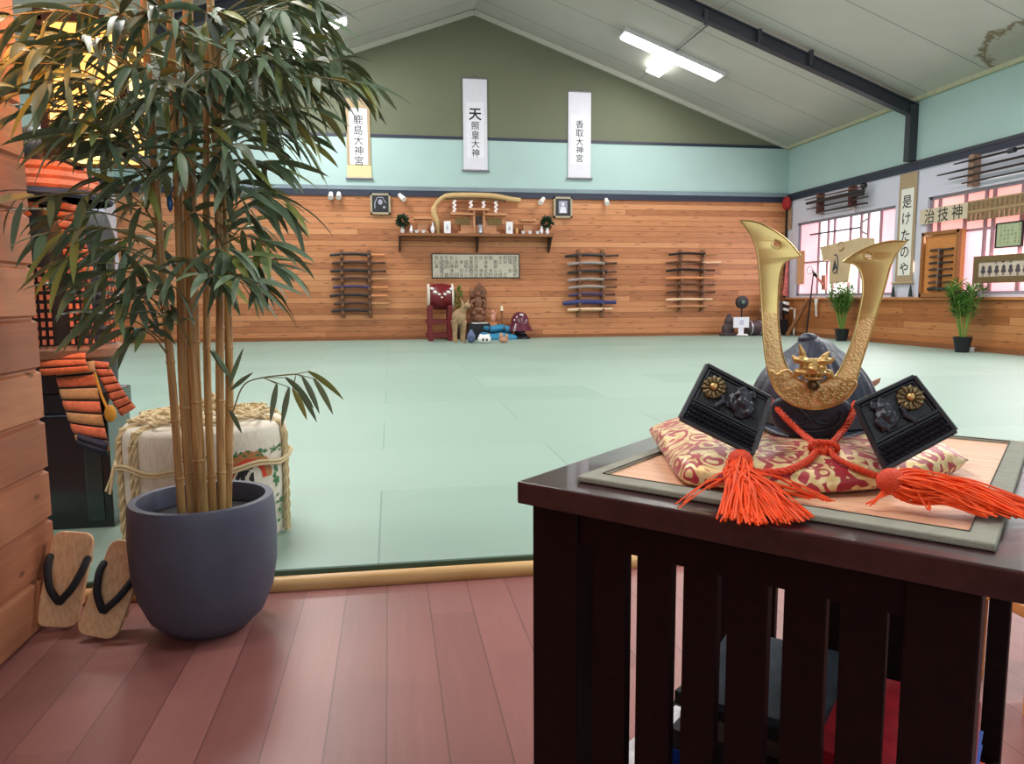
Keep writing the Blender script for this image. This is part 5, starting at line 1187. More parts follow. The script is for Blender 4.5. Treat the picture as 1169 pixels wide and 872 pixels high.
# gold horns
outer = [(844.8, 250.6), (853, 261.5), (858.5, 271), (864, 289.5), (867, 318), (869, 350), (872, 394), (876.4, 421.5), (884.6, 443.5), (899.8, 458.6), (919, 466), (941, 466), (960, 458.6), (974, 443.5), (982, 419), (992, 388.5), (1001.5, 358), (1011, 328), (1018, 303), (1026, 287), (1036, 275)]
inner = [(1018, 274.4), (996, 279.5), (977, 288.5), (963.5, 297.8), (976.8, 301), (984, 311.5), (986, 330.8), (982, 355.5), (975.4, 383), (965.8, 407.8), (956, 427), (941, 437), (921, 440), (906, 431), (895, 410.5), (890, 383), (888, 358), (888.8, 330.8), (891, 310), (897, 297.4), (914, 291.2), (903, 277), (889, 265.5), (869.5, 254.5), (855, 250.8)]
def horn_loops():
    o = outer + inner; raw = []
    # keep the four points sharp by sampling the smooth curve between them
    sharp = [0, len(outer) - 1, len(outer) + 3, len(outer) + 20]
    idx = sharp + [len(o)]; res = []
    for i in range(4):
        seg = o[idx[i]:idx[i + 1] + 1] if idx[i + 1] < len(o) else o[idx[i]:] + [o[0]]
        res += smooth_loop(seg, 4, False)[:-1]
    return res
HO = -0.125
def circ(cx_, cy_, rx, ry, n=14): return [(cx_ + rx * math.cos(2 * PI * i / n), cy_ + ry * math.sin(2 * PI * i / n) * (1 + 0.25 * math.sin(4 * PI * i / n))) for i in range(n)]
LEAN = 0.10
ho_o = hp(930, 470, HO)
def horn_fn(a, b, c): return ho_o + HRt * a + UP * b + HD * (LEAN * max(0, b) - c) - HD * 0.06 * (abs(a) / 0.15) ** 2 * 0.3
loops = [loop_px(horn_loops(), HO, smooth=False), loop_px(circ(886, 277.7, 4.6, 4.2), HO, smooth=False), loop_px(circ(993, 291.4, 4.6, 3.8), HO, smooth=False)]
mb = MB(); spline_plate(mb, 'horn', loops, horn_fn, 0.005, 0.0012)
def bisect_two(mbsrc):
    me = bpy.data.meshes.new('t'); me.from_pydata([tuple(v) for v in mbsrc.v], [], mbsrc.f); bm = bmesh.new(); bm.from_mesh(me); bpy.data.meshes.remove(me); return bm
# split: polished tips above, hammered band below a slanting line on each horn
def split_horn():
    outp = []
    pL = hp(878, 357, HO); nL = (UP * 1.0 + HRt * 0.05).normalized()
    pR = hp(993, 362, HO); nR = (UP * 1.0 + HRt * -0.42).normalized(); pR2 = pR
    up_, low = MB(), MB()
    bm = bisect_two(mb)
    for f, n_, p_ in (('L', nL, pL), ('R', nR, pR)):
        geom = [x for x in bm.verts] + [x for x in bm.edges] + [x for x in bm.faces]
        bmesh.ops.bisect_plane(bm, geom=geom, plane_co=p_, plane_no=n_, dist=1e-6)
    mid = hp(930, 400, HO)
    bm.verts.ensure_lookup_table()
    for f in bm.faces:
        c = f.calc_center_median(); left = (c - mid).dot(HRt) < 0
        hi = (c - (pL if left else pR)).dot(nL if left else nR) > 0
        vs = [v.co.copy() for v in f.verts]; (up_ if hi else low).add(vs, [tuple(range(len(vs)))])
    bm.free(); return up_, low
hu, hlw = split_horn()
obj('horn_tips', hu, M_GOLD, hel, smooth=35, label='polished gold horn tips with a heart-shaped hole in each')
obj('horn_crest', hlw, M_GOLDT, hel, smooth=35, label='hammered gold lower horns')
rim = MB()
for seg in (horn_loops(),):
    P = [hp(a, b, HO) for a, b in seg]; o = ho_o
    Q = [horn_fn((p - o).dot(HRt), (p - o).z, 0.0026) for p in P]; rim.tube(Q + [Q[0]], 0.0011, 5)
for cx_, cy_ in ((886, 277.7), (993, 291.4)):
    Q = [horn_fn((hp(a, b, HO) - ho_o).dot(HRt), (hp(a, b, HO) - ho_o).z, 0.0028) for a, b in circ(cx_, cy_, 5.6, 5.2)]; rim.tube(Q + [Q[0]], 0.0011, 5)
obj('horn_rim', rim, M_GOLD, hel)
# crescent base with scrolling wave relief
dai = [(880.5, 424), (886, 428), (893, 424), (900, 423), (908, 431), (921, 437.5), (938, 437), (951, 430), (959, 432), (966, 435), (977, 436), (973, 446), (962, 457), (946, 463.5), (930, 465.5), (914, 463.5), (898, 456), (887, 445)]
mb = MB(); spline_plate(mb, 'dai', [loop_px(dai, HO - 0.008)], plate_map(HO - 0.008), 0.006, 0.002)
obj('crescent_base', mb, M_GOLDT, hel, smooth=40)
wv = MB(); rnd = random.Random(4); ow = hp(930, 470, HO - 0.0115)
def wp(a, b): return hp(a, b, HO - 0.0118)
for ring, (r0, r1) in enumerate(((50, 46), (45, 38), (37, 31))):
    for k in range(15):
        a = PI * (0.08 + 0.84 * (k + 0.5 * (ring % 2)) / 14.5); rr = (r0 + r1) / 2
        cx_, cy_ = 929 + rr * 0.95 * math.cos(a), 420 + rr * 0.86 * math.sin(a)
        if cy_ > 461 or cy_ < 425 or (abs(cx_ - 928) < 34 and cy_ < 441): continue
        sgn = 1 if k % 2 else -1
        Q = [wp(cx_ + sgn * (4.6 - 0.8 * j) * math.cos(j * 0.9 + a), cy_ + (3.0 - 0.5 * j) * math.sin(j * 0.9 + a)) for j in range(6)]
        wv.tube(smooth_path(Q, 3), [0.0016] * 12 + [0.0012] * 10, 6)
edge = smooth_loop(dai, 4)
Q = [hp(a, b, HO - 0.0115) for a, b in edge]; wv.tube(Q + [Q[0]], 0.0013, 5)
obj('wave_relief', wv, M_GOLDC, hel)
q = hp(928.5, 439, HO - 0.016); rz = HD.to_track_quat('Z', 'Y').to_matrix()
obj('round_boss', MB().lathe([(0, 0.0), (0.0085, -0.001), (0.0085, -0.006), (0.006, -0.0075), (0.005, -0.006), (0.003, -0.0085), (0, -0.009)][::-1], q, 20, rz), M_GOLDD, hel)
# dragon face
dg = MB(); DO = HO - 0.018
def dp(px, py, o=0.0): return hp(px, py, DO + o)
def de(px, py, rx, ry, rz_, o=0.0, rot=0.0):
    k = 0.00122
    Rm = Matrix((HRt, HD, UP)).transposed() @ Matrix.Rotation(rot, 3, 'Y'); dg.ell(dp(px, py, o), (rx * k, rz_ * k, ry * k), rot=Rm)
de(928, 421, 15, 11, 12, 0.012)                       # head mass
de(928, 413, 21, 4.2, 7, 0.0)                         # brow
de(914, 411, 8, 3.5, 7, -0.003, 0.1); de(942, 412, 8, 3.5, 7, -0.003, -0.1)
de(928, 420.5, 8, 4.5, 11, -0.007)                    # nose
de(928, 425, 16, 2.6, 9, -0.005)                      # upper lip
de(928, 431.5, 12, 2.6, 8, -0.004)                    # lower lip
de(917, 419, 4, 3, 6, -0.002); de(939, 419, 4, 3, 6, -0.002)   # eyes
de(911, 425, 5, 4.5, 6, 0.0); de(946, 426, 5, 4.5, 6, 0.0)     # cheeks
for s, bx_, tx, ty in ((-1, 917, 912.5, 392.5), (1, 939, 947.5, 401)):
    dg.tube([dp(bx_, 411, 0.004), dp((bx_ + tx) / 2 - s * 1, (411 + ty) / 2, 0.0), dp(tx, ty, 0.0)], [0.0058, 0.0042, 0.0012], 8)
for a, b in (((907, 409), (904, 405)), ((950, 410), (953, 408)), ((908, 428), (901, 432)), ((949, 429), (955, 433))): dg.tube([dp(*a), dp(*b)], [0.004, 0.001], 6)
for px in (919, 924, 932, 937): dg.tube([dp(px, 426, -0.010), dp(px, 430.5, -0.011)], [0.0016, 0.0008], 5)
obj('dragon_face', dg, M_GOLDC, hel, remesh=0.0011)

# winged side plates with rosettes, dragon relief and studs
def wing(corners, offs, mirror):
    offs = [min(o, (oncush(a, b) - HC).dot(HD) - 0.010 if oncush(a, b).z < ZC + 0.2 and oncush(a, b).z > ZC + 0.012 else o) for (a, b), o in zip(corners, offs)]
    offs[1] = min(offs[1], offs[2] + 0.035); offs[0] = min(offs[0], offs[1] + 0.02)
    P = [hp(a, b, o) for (a, b), o in zip(corners, offs)]      # outer-top, inner-top, inner-bottom, outer-bottom
    n = (P[1] - P[0]).cross(P[2] - P[0]).normalized(); P[3] = onplane(corners[3][0], corners[3][1], P[0], n)
    if n.dot(HD) > 0: n = -n
    def S(s, t_, h=0.0): return P[0].lerp(P[1], s).lerp(P[3].lerp(P[2], s), t_) + n * h
    pl = MB().prism([S(0, 0), S(1, 0), S(1, 1), S(0, 1)], n * -0.012); obj('side_plate', pl, M_BLKLAC, hel, smooth=0, bevel=0.002)
    q1, q2 = S(0.99, 0.22), S(0.99, 0.92); bk = HD * 0.115 + HRt * (-0.016 if not mirror else 0.016)
    tb_ = MB().prism([q1, q2, q2 + bk + UP * 0.012, q1 + bk - UP * 0.014], HRt * (0.004 if not mirror else -0.004)); obj('plate_turnback', tb_, M_BLKLAC, hel, smooth=0, bevel=0.001)
    bd = MB()
    def bar(a, b, r=0.003): bd.tube([S(*a, 0.001), S(*b, 0.001)], r, 6)
    for e, r in ((0.015, 0.0034), (0.075, 0.0016)):
        bar((e, e), (1 - e, e), r); bar((e, e), (e, 1 - e), r)
    bar((0.015, 0.985), (0.985, 0.985), 0.0034); bar((0.985, 0.015), (0.985, 0.985), 0.0034)
    bar((0.03, 0.62), (0.97, 0.62), 0.003); bar((0.03, 0.67), (0.97, 0.67), 0.0016)
    obj('raised_border', bd, M_BLKLAC, hel)
    stq = MB()
    for i in range(13):
        for j in range(4):
            s = 0.07 + i * 0.86 / 12 + (0.02 if j % 2 else 0); t_ = 0.72 + j * 0.072
            c = S(s, t_, 0.0008)
            e1 = (P[1] - P[0]).normalized() * 0.0044; e2 = (P[3] - P[0]).normalized() * 0.0030
            stq.add([c - e1 - e2, c + e1 - e2, c + e1 + e2, c - e1 + e2, c + n * 0.0055], [(0, 1, 4), (1, 2, 4), (2, 3, 4), (3, 0, 4)])
    obj('stud_rows', stq, M_BLKLAC, hel, smooth=0)
    # chrysanthemum
    rc = S(*((0.24, 0.30) if not mirror else (0.25, 0.28)), 0.003); e1 = (P[1] - P[0]).normalized(); e2 = n.cross(e1); rs = MB(); bs = MB(); rc = rc + n * 0.0015
    for k in range(12):
        a = 2 * PI * k / 12; d = e1 * math.cos(a) + e2 * math.sin(a); sd = n.cross(d)
        rs.ell(rc + d * 0.0105, (0.0062, 0.0026, 0.0026), 8, 6, Matrix((d, sd, n)).transposed())
    bs.ell(rc + n * 0.002, (0.0050, 0.0050, 0.0042), 12, 8, Matrix((e1, e2, n)).transposed())
    rs.lathe([(0.0, -0.003), (0.0155, -0.003), (0.0145, 0.0), (0, 0.0)], rc, 24, Matrix((e1, e2, n)).transposed())
    ro = obj('rosette', rs, M_GOLDD, hel, label='dark gold chrysanthemum rosette'); obj('rosette_centre', bs, M_GOLDC, ro)
    # coiled dragon relief
    dr = MB(); rnd = random.Random(8 + mirror); cs, ct = (0.66, 0.33) if not mirror else (0.68, 0.36)
    Q = [S(cs + 0.16 * math.cos(k * 0.62) * (1 - k * 0.035), ct + 0.17 * math.sin(k * 0.62) * (1 - k * 0.03), 0.005 + 0.002 * math.sin(k * 2)) for k in range(16)]
    dr.tube(smooth_path(Q, 3), [0.0038] * 46, 8)
    Q = [S(cs + 0.26 * (k / 6 - 0.5), ct - 0.20 + 0.05 * math.sin(k * 2.2), 0.004) for k in range(7)]; dr.tube(smooth_path(Q, 3), 0.0030, 7)
    Q = [S(cs - 0.27 + 0.03 * math.sin(k), ct + 0.02 + 0.05 * k, 0.004) for k in range(6)]; dr.tube(smooth_path(Q, 3), 0.0034, 7)
    dr.ell(S(cs, ct, 0.007), 0.0075, 8, 6)
    for k in range(34):
        a = rnd.uniform(0, 2 * PI); r = rnd.uniform(0.02, 0.24); s0, t0 = cs + r * math.cos(a), ct + 0.9 * r * math.sin(a)
        p = S(s0, t0, 0.004); q_ = S(s0 + 0.06 * math.cos(a + 0.8), t0 + 0.06 * math.sin(a + 0.8), 0.005); dr.tube([p, q_], [0.0026, 0.0007], 5)
    obj('dragon_relief', dr, mat('relief_iron', (42, 46, 58), 0.4, 0.2), hel, remesh=0.0014)
    return P, n
wing([(807, 415.5), (881, 454.5), (860, 519.5), (775, 478)], (-0.035, -0.075, -0.085, -0.045), False)
wing([(1043.5, 429), (975, 461), (1010.5, 537), (1092.5, 492)], (-0.03, -0.075, -0.10, -0.05), True)

# orange cord, knot and tassels
M_CORD = mat('orange_cord', (214, 62, 22), 0.6, var=0.1, scale=200, bump=0.6, bscale=500)
M_TASS = mat('orange_tassel', (244, 84, 20), 0.55, var=0.12, scale=60)
def braid(mb, pts, r, sub=6, turns=1.3):
    P = smooth_path(pts, sub); 
    L = 0; ls = [0]
    for i in range(1, len(P)): L += (P[i] - P[i - 1]).length; ls.append(L)
    n = max(12, int(L / 0.0022)); R = []
    for i in range(n + 1):
        s = L * i / n; j = max(k for k in range(len(ls)) if ls[k] <= s + 1e-9); j = min(j, len(P) - 2); f = (s - ls[j]) / max(1e-9, ls[j + 1] - ls[j]); R.append((P[j].lerp(P[j + 1], f), s, (P[j + 1] - P[j]).normalized()))
    for ph in range(3):
        Q = []
        for p, s, t_ in R:
            x = t_.cross(V((0.1, 0.2, 1))).normalized(); y = t_.cross(x); a = s / (r * 5.0) * 2 * PI + ph * 2 * PI / 3
            Q.append(p + (x * math.cos(a) + y * math.sin(a)) * r * 0.5)
        mb.tube(Q, r * 0.62, 6)
def cz(px, py, h): return at(px, py, z=ZC + h)
kn = oncush(940, 513, 0.006)
cordL = [hp(878, 455, -0.09), hp(895, 475, -0.125), hp(915, 494, -0.150), kn + HRt * -0.005]
cordR = [hp(976, 460, -0.095), hp(971, 478, -0.125), hp(958, 497, -0.155), kn + HRt * 0.006]
mb = MB(); braid(mb, cordL, 0.0042); braid(mb, cordR, 0.0042)
hL = [kn + HRt * -0.006] + [oncush(a, b) for a, b in ((927, 524), (915, 532), (898, 539), (880, 541), (862, 540), (850, 533))]
hR = [kn + HRt * 0.006] + [oncush(a, b) for a, b in ((953, 523), (966, 531), (982, 538), (1000, 545), (1012, 548))]
braid(mb, hL, 0.0042); braid(mb, hR, 0.0036)
for a, b in ((0, 1), (1, -1)):
    Q = [kn + HRt * (0.010 * math.cos(k * PI / 5 + a * PI)) + UP * (0.0075 * math.sin(k * PI / 5)) - HD * (0.006 + 0.003 * math.sin(k * PI / 2.5)) + HRt * (b * 0.006) for k in range(11)]; braid(mb, Q, 0.0034, 2)
obj('chin_cord', mb, M_CORD, hel)
def tassel(head, mouth, tips, n, spread, floorfn, seed, hr):
    rnd = random.Random(seed); mb = MB()
    hb = MB().ell(head, (hr, hr, hr * 0.9), 12, 8)
    t_ = obj('tassel_head', hb, M_CORD, hel)
    for k in range(n):
        tip = rnd.choice(tips); tip = tip + V((rnd.gauss(0, spread), rnd.gauss(0, spread), abs(rnd.gauss(0, 0.003))))
        d = (mouth - head); off = V((rnd.gauss(0, 1), rnd.gauss(0, 1), rnd.gauss(0, 1))).normalized() * hr * rnd.uniform(0.5, 1.0)
        a = head + off * 0.6; b = mouth + off * 1.25
        m = b.lerp(tip, 0.5) + V((rnd.gauss(0, spread * 0.4), rnd.gauss(0, spread * 0.4), rnd.uniform(0.0, 0.010)))
        P = smooth_path([a, b, m, tip], 5)
        P = [V((p.x, p.y, max(p.z, floorfn(p) + 0.0012 + 0.003 * rnd.random() * 0))) for p in P]
        mb.tube(P, [0.0011] * len(P), 4)
    obj('tassel_strands', mb, M_TASS, hel)
def tfloor(p):
    # reed mat is 9 mm above the table top
    q = p - V((TP.x, TP.y, 0)); u, v = q.dot(TU), q.dot(TV)
    if v < 0: return TZ - 0.2
    return TZ + 0.011 if (u > 0.067 and u < 0.53 and v > 0.043) else TZ
h1 = oncush(845, 530, 0.010); m1 = h1 + V((h1.x, h1.y, 0)).normalized() * -0.022 + V((0, 0, -0.012))
tips1 = [at(px, py, z=TZ + zz) for px, py, zz in ((826, 596, 0.004), (836, 597, 0.004), (846, 598, 0.004), (856, 598, 0.004), (866, 599, 0.004), (876, 599, 0.004), (888, 598, 0.003), (900, 597, 0.004), (915, 596, 0.004), (922, 592, 0.005), (880, 590, 0.006), (860, 590, 0.008), (840, 588, 0.008), (828, 588, 0.008), (850, 592, 0.008), (835, 592, 0.006))]
tassel(h1, m1, tips1, 170, 0.004, tfloor, 2, 0.015)
tassel(h1, m1, [at(px, py, z=TZ + 0.012) for px, py in ((780, 581), (803, 588), (930, 570), (945, 574), (810, 560))], 16, 0.003, tfloor, 5, 0.010)
h2 = at(1018, 549, z=ZC + 0.030); m2 = at(1040, 555, z=ZC + 0.026)
tips2 = [at(px, py, z=TZ + 0.015) for px, py in ((1168, 590), (1164, 582), (1160, 592), (1150, 584), (1166, 575), (1155, 577), (1140, 580), (1163, 586), (1156, 590), (1168, 582), (1130, 590), (1120, 588))]
tassel(h2, m2, tips2, 190, 0.0045, tfloor, 3, 0.016)
tassel(h2, m2, [at(px, py, z=TZ + 0.012) for px, py in ((995, 577), (1000, 574), (1060, 586))], 8, 0.003, tfloor, 9, 0.010)
# clear plastic wrapper at the back left corner of the cushion
# ------------------------------------------------------------------ potted bamboo
PX, PY = -0.585, 2.225
def pz(px, py, y=PY): return at(px, py, y=y)
pr = (pz(315, 585).x - pz(147, 585).x) / 2; PCx = (pz(315, 590).x + pz(147, 590).x) / 2; PZT = pz(232, 568).z
plant = thing('potted_bamboo', 'tall artificial bamboo in a slate blue planter beside the sandals', 'potted plant', (PCx, PY, 0))
M_POT = mat('slate_blue_planter', (74, 78, 98), 0.55, var=0.06, scale=14, bump=0.12, bscale=120)
H = PZT
prof = [(0.0, 0.0), (pr * 0.44, 0.0), (pr * 0.58, 0.010), (pr * 0.78, H * 0.13), (pr * 0.92, H * 0.30), (pr * 0.985, H * 0.50), (pr * 1.0, H * 0.72), (pr * 0.985, H * 0.90), (pr * 0.965, H), (pr * 0.955, H + 0.004), (pr * 0.86, H + 0.004), (pr * 0.85, H - 0.002), (pr * 0.85, H - 0.06), (0, H - 0.06)]
obj('planter', MB().lathe(prof, (PCx, PY, 0), 64), M_POT, plant, smooth=60)
obj('soil', MB().lathe([(0, H - 0.05), (pr * 0.84, H - 0.052), (pr * 0.84, H - 0.06), (0, H - 0.06)], (PCx, PY, 0), 40), mat('dark_soil', (30, 28, 32), 0.9, var=0.4, scale=60, bump=0.8), plant)
def cane_mat():
    t = NT('bamboo_cane'); s = t.sep(t.obj())
    g = t.noise(t.vec(t.math('MULTIPLY', s[0], 60), t.math('MULTIPLY', s[1], 60), t.math('MULTIPLY', s[2], 3)), 2, 3)
    t.l(t.ramp(g, [(0.3, lin((140, 104, 62))), (0.55, lin((188, 148, 94))), (0.8, lin((210, 174, 120)))]), t.b.inputs['Base Color']); t.b.inputs['Roughness'].default_value = 0.45
    return t.m
M_CANE = cane_mat(); M_TWIG = mat('twig_green', (128, 122, 78), 0.6)
canes_px = [([(207, 576), (197, 440), (186, 320), (176, 180), (166, 30), (160, -90)], 0.012, 0.02), ([(219, 578), (209, 440), (206, 300), (201, 170), (196, 60), (190, -60)], 0.0135, 0.0), ([(226, 574), (216, 440), (214, 300), (213, 150), (212, 20)], 0.012, 0.05), ([(231, 577), (223, 440), (219, 300), (217, 150), (214, 0), (212, -90)], 0.017, -0.02), ([(243, 574), (237, 440), (236, 300), (236, 150), (238, 20)], 0.0115, 0.03), ([(253, 575), (251, 440), (251, 300), (246, 150), (240, 0), (238, -90)], 0.0125, -0.01), ([(259, 573), (262, 440), (258, 300), (250, 150), (248, 20)], 0.0125, 0.03)]
CP = []
for k, (pts, r, dy) in enumerate(canes_px):
    P = [at(px, py, y=PY + dy) for px, py in pts]; P[0].z = H - 0.055
    P = smooth_path(P, 8); CP.append(P)
    R = []; L = 0; nxt = 0.10 + 0.03 * k; res = []
    rr = []
    for i, p in enumerate(P): rr.append(r * (1.0 - 0.25 * i / len(P)))
    mb = MB().tube(P, rr, 12)
    acc = 0; tgt = 0.11 + 0.02 * (k % 4)
    for i in range(1, len(P)):
        seg = (P[i] - P[i - 1]).length
        while acc + seg > tgt:
            f = (tgt - acc) / seg; c = P[i - 1].lerp(P[i], f); d = (P[i] - P[i - 1]).normalized(); q = rr[i]
            mb.tube([c - d * 0.005, c - d * 0.001, c + d * 0.001, c + d * 0.005], [q, q * 1.16, q * 1.16, q], 12); tgt += 0.17 + 0.02 * (k % 3)
        acc += seg
    obj('cane', mb, M_CANE, plant)
# leaves
def leaf_mat():
    t = NT('bamboo_leaf')
    a = t.n('ShaderNodeAttribute', attribute_name='leaf_tone'); 
    col = t.ramp(a.outputs['Fac'], [(0.0, lin((62, 76, 56))), (0.45, lin((98, 120, 86))), (0.72, lin((130, 154, 126))), (0.88, lin((142, 156, 78))), (1.0, lin((164, 166, 84)))])
    n = t.noise(t.obj(), 30, 2)
    col = t.mix(t.math('MULTIPLY', n, 0.25), col, lin((92, 108, 100)))
    t.l(col, t.b.inputs['Base Color']); t.b.inputs['Roughness'].default_value = 0.46; t.b.inputs['Specular IOR Level'].default_value = 0.45
    return t.m
M_LEAF = leaf_mat()
class Leaves:
    def __init__(s): s.mb = MB(); s.tone = []
    def leaf(s, p, d, L, W, droop, tone, twist=0.0, face=False):
        d = d.normalized(); sd = d.cross(p - CAM) if face else d.cross(V((0, 0, 1)))
        if sd.length < 0.1: sd = V((1, 0, 0))
        sd.normalize(); sd = Quaternion(d, twist) @ sd; vs = []; n = 6
        q = p.copy(); dd = d.copy()
        for i in range(n + 1):
            f = i / n; w = W * (math.sin(PI * min(1, f * 0.92 + 0.06)) ** 0.75) * (1 - f * 0.35) if i < n else 0.0008
            nn = sd.cross(dd).normalized()
            vs += [q - sd * w / 2 + nn * w * 0.12, q.copy(), q + sd * w / 2 + nn * w * 0.12]
            dd = (dd + V((0, 0, -droop / n))).normalized(); sd = (sd - sd.dot(dd) * dd).normalized(); q = q + dd * (L / n)
        fs = []
        for i in range(n):
            for j in (0, 1): a = i * 3 + j; fs.append((a, a + 1, a + 4, a + 3))
        s.mb.add(vs, fs); s.tone += [tone] * len(vs)
    def build(s, parent):
        o = obj('foliage', s.mb, M_LEAF, parent, smooth=180, weld=False)
        at_ = o.data.attributes.new('leaf_tone', 'FLOAT', 'POINT'); at_.data.foreach_set('value', s.tone); return o
rnd = random.Random(21)
def spray(lv, tw, start, end, n, L, spreadpx=1.0, tone0=None, dense=0.55, droop=1.0):
    mid = start.lerp(end, 0.5) + V((0, 0, 0.10 * (end - start).length + 0.01))
    P = smooth_path([start, mid, end], 8); tw.tube(P, [0.0032 - 0.0020 * i / len(P) for i in range(len(P))], 5)
    ax = (end - start).normalized(); m = len(P)
    for k in range(n):
        f = 1 - dense * (k / n) ** 0.9; i = min(m - 2, int(f * (m - 1))); p = P[i].lerp(P[i + 1], rnd.random())
        dirv = (P[i + 1] - P[i]).normalized(); side = dirv.cross(V((0, 0, 1))).normalized() * (1 if k % 2 else -1)
        d = dirv * rnd.uniform(0.3, 1.1) + side * rnd.uniform(0.2, 0.9) + V((rnd.gauss(0, .22), rnd.gauss(0, .22), rnd.uniform(-0.7, 0.25)))
        t_ = rnd.gauss(0.45, 0.2) if tone0 is None else tone0 + rnd.gauss(0, 0.1)
        if rnd.random() < 0.10: t_ = rnd.uniform(0.82, 1.0)
        l = L * rnd.uniform(0.65, 1.15); pe = p + d.normalized() * 0.012
        tw.tube([p, pe], 0.0011, 4)
        lv.leaf(pe, d, l, rnd.uniform(0.019, 0.029), rnd.uniform(0.3, 1.3) * droop, max(0, min(1, t_)), rnd.uniform(-0.9, 0.9))
def nearest_on_cane(q, zdrop):
    best = None
    for P in CP:
        for p in P:
            if abs(p.z - (q.z - zdrop)) < 0.06:
                d = (p - q).length
                if best is None or d < best[0]: best = (d, p)
    return best[1] if best else CP[3][len(CP[3]) // 2]
# spray tips: pixel of the photo, distance down the hall, leaf count
SPR = []
def S_(px, py, y, n=11, L=0.155): SPR.append((px, py, y, n, L))
for px, py, y in ((30, 60, 2.0), (8, 25, 2.1), (60, 20, 2.3), (95, 45, 2.05), (50, 100, 1.95), (20, 110, 2.0), (40, 135, 2.15), (100, 90, 2.2), (125, 60, 2.35), (135, 25, 2.1), (150, 85, 2.0), (160, 40, 2.4), (175, 15, 2.1), (190, 70, 2.3), (200, 30, 2.0), (215, 55, 2.4), (235, 20, 2.1), (250, 60, 2.35), (265, 25, 2.2), (285, 55, 2.1), (300, 20, 2.3), (315, 50, 2.15), (330, 15, 2.0), (345, 0, 2.25), (365, 5, 2.1), (380, 60, 2.2), (395, 75, 2.1), (405, 85, 2.2), (415, 95, 2.15), (350, 70, 2.35), (330, 80, 2.1), (300, 95, 2.3), (275, 100, 2.1), (250, 110, 2.3), (225, 110, 2.1), (200, 115, 2.35), (170, 120, 2.05), (145, 125, 2.3), (120, 120, 2.1), (95, 140, 2.2), (75, 130, 2.35), (385, 100, 2.3), (360, 105, 2.15), (320, 130, 2.3), (290, 140, 2.15), (345, 140, 2.2), (365, 130, 2.1), (265, 150, 2.35), (235, 150, 2.1), (210, 160, 2.3), (180, 160, 2.1), (155, 165, 2.3), (125, 165, 2.1), (100, 180, 2.3), (300, 165, 2.3), (280, 190, 2.1), (250, 190, 2.3), (310, 190, 2.2), (220, 200, 2.1), (190, 200, 2.3), (160, 205, 2.1), (130, 210, 2.3)):
    S_(px, py, y)
for px, py, y in ((20, 235, 2.0), (60, 255, 2.1), (90, 270, 2.2), (50, 275, 2.0), (80, 300, 2.05), (110, 290, 2.2), (135, 280, 2.3), (150, 310, 2.1), (115, 320, 2.05), (90, 330, 2.2), (170, 290, 2.35), (160, 340, 2.2), (130, 350, 2.1), (105, 365, 2.25), (180, 330, 2.1), (240, 270, 2.35), (265, 260, 2.2), (290, 265, 2.3), (300, 240, 2.2), (330, 235, 2.2), (310, 285, 2.15), (290, 300, 2.3), (270, 300, 2.05), (255, 290, 2.0), (315, 310, 2.15), (300, 330, 2.1), (275, 325, 2.0), (245, 320, 2.0), (225, 250, 2.2), (200, 260, 2.35), (215, 300, 2.1), (190, 365, 2.1), (150, 380, 2.15), (270, 215, 2.1), (290, 225, 2.3)):
    S_(px, py, y, 9, 0.145)
for px, py, y in ((-10, 80, 2.0), (70, 70, 2.4), (110, 15, 2.4), (340, 35, 2.4), (375, 30, 2.3), (240, 85, 2.0), (180, 95, 2.0), (140, 145, 2.4), (310, 70, 2.0), (260, 175, 2.0), (205, 180, 2.0), (150, 230, 2.2), (345, 165, 2.3), (75, 160, 2.0), (40, 75, 2.2), (215, 85, 2.2), (280, 75, 2.45), (330, 105, 2.45), (400, 100, 2.0), (5, 50, 2.2)):
    S_(px, py, y)
lv = Leaves(); tw = MB()
for i, (px, py, y, n, L) in enumerate(SPR):
    e = at(px, py, y=y); e.z += 0.015; s = nearest_on_cane(e, rnd.uniform(0.05, 0.16))
    if e.x < WX + 0.06 and e.y < WE + 0.05: e.x = WX + 0.07
    spray(lv, tw, s, e, n, L)
# the lone low branch on the right, and a few low leaves
b0 = at(266, 470, y=2.2); b1 = at(278, 440, y=2.2); b2 = at(300, 431, y=2.2); b3 = at(338, 427, y=2.2)
tw.tube(smooth_path([b0, b1, b2, b3], 6), 0.0022, 6)
for (a, b, L, tone) in (((316, 438), (309, 482), 0.115, .5), ((330, 442), (322, 486), 0.12, .45), ((334, 444), (348, 478), 0.10, .92), ((336, 438), (362, 482), 0.13, .35), ((345, 430), (366, 475), 0.12, .5), ((358, 432), (381, 475), 0.12, .6), ((352, 424), (392, 455), 0.13, .7), ((326, 431), (358, 466), 0.12, .3)):
    p = at(*a, y=2.2); q = at(*b, y=2.2); lv.leaf(p, (q - p) + V((0, 0, 0.03)), L, 0.021, 0.5, min(1, tone + 0.18), 0.3, True)
    tw.tube([b3 if a[0] > 330 else b2, p], 0.0012, 4)
for a, b in (((262, 440), (275, 400)), ((264, 445), (285, 425)), ((262, 430), (246, 400)), ((240, 400), (262, 428)), ((262, 468), (276, 492)), ((186, 385), (168, 360))):
    p = at(*a, y=2.2); q = at(*b, y=2.2); lv.leaf(p, q - p, (q - p).length * 1.1, 0.017, 0.2, 0.45, 0.4, True)
WLIM = WX + 0.012
for v in lv.mb.v:
    if v.y < WE + 0.01 and v.x < WLIM: v.x = WLIM + (rnd.random() * 0.002)
for v in tw.v:
    if v.y < WE + 0.01 and v.x < WLIM: v.x = WLIM
lv.build(plant); obj('twigs', tw, M_TWIG, plant, smooth=60, weld=False)
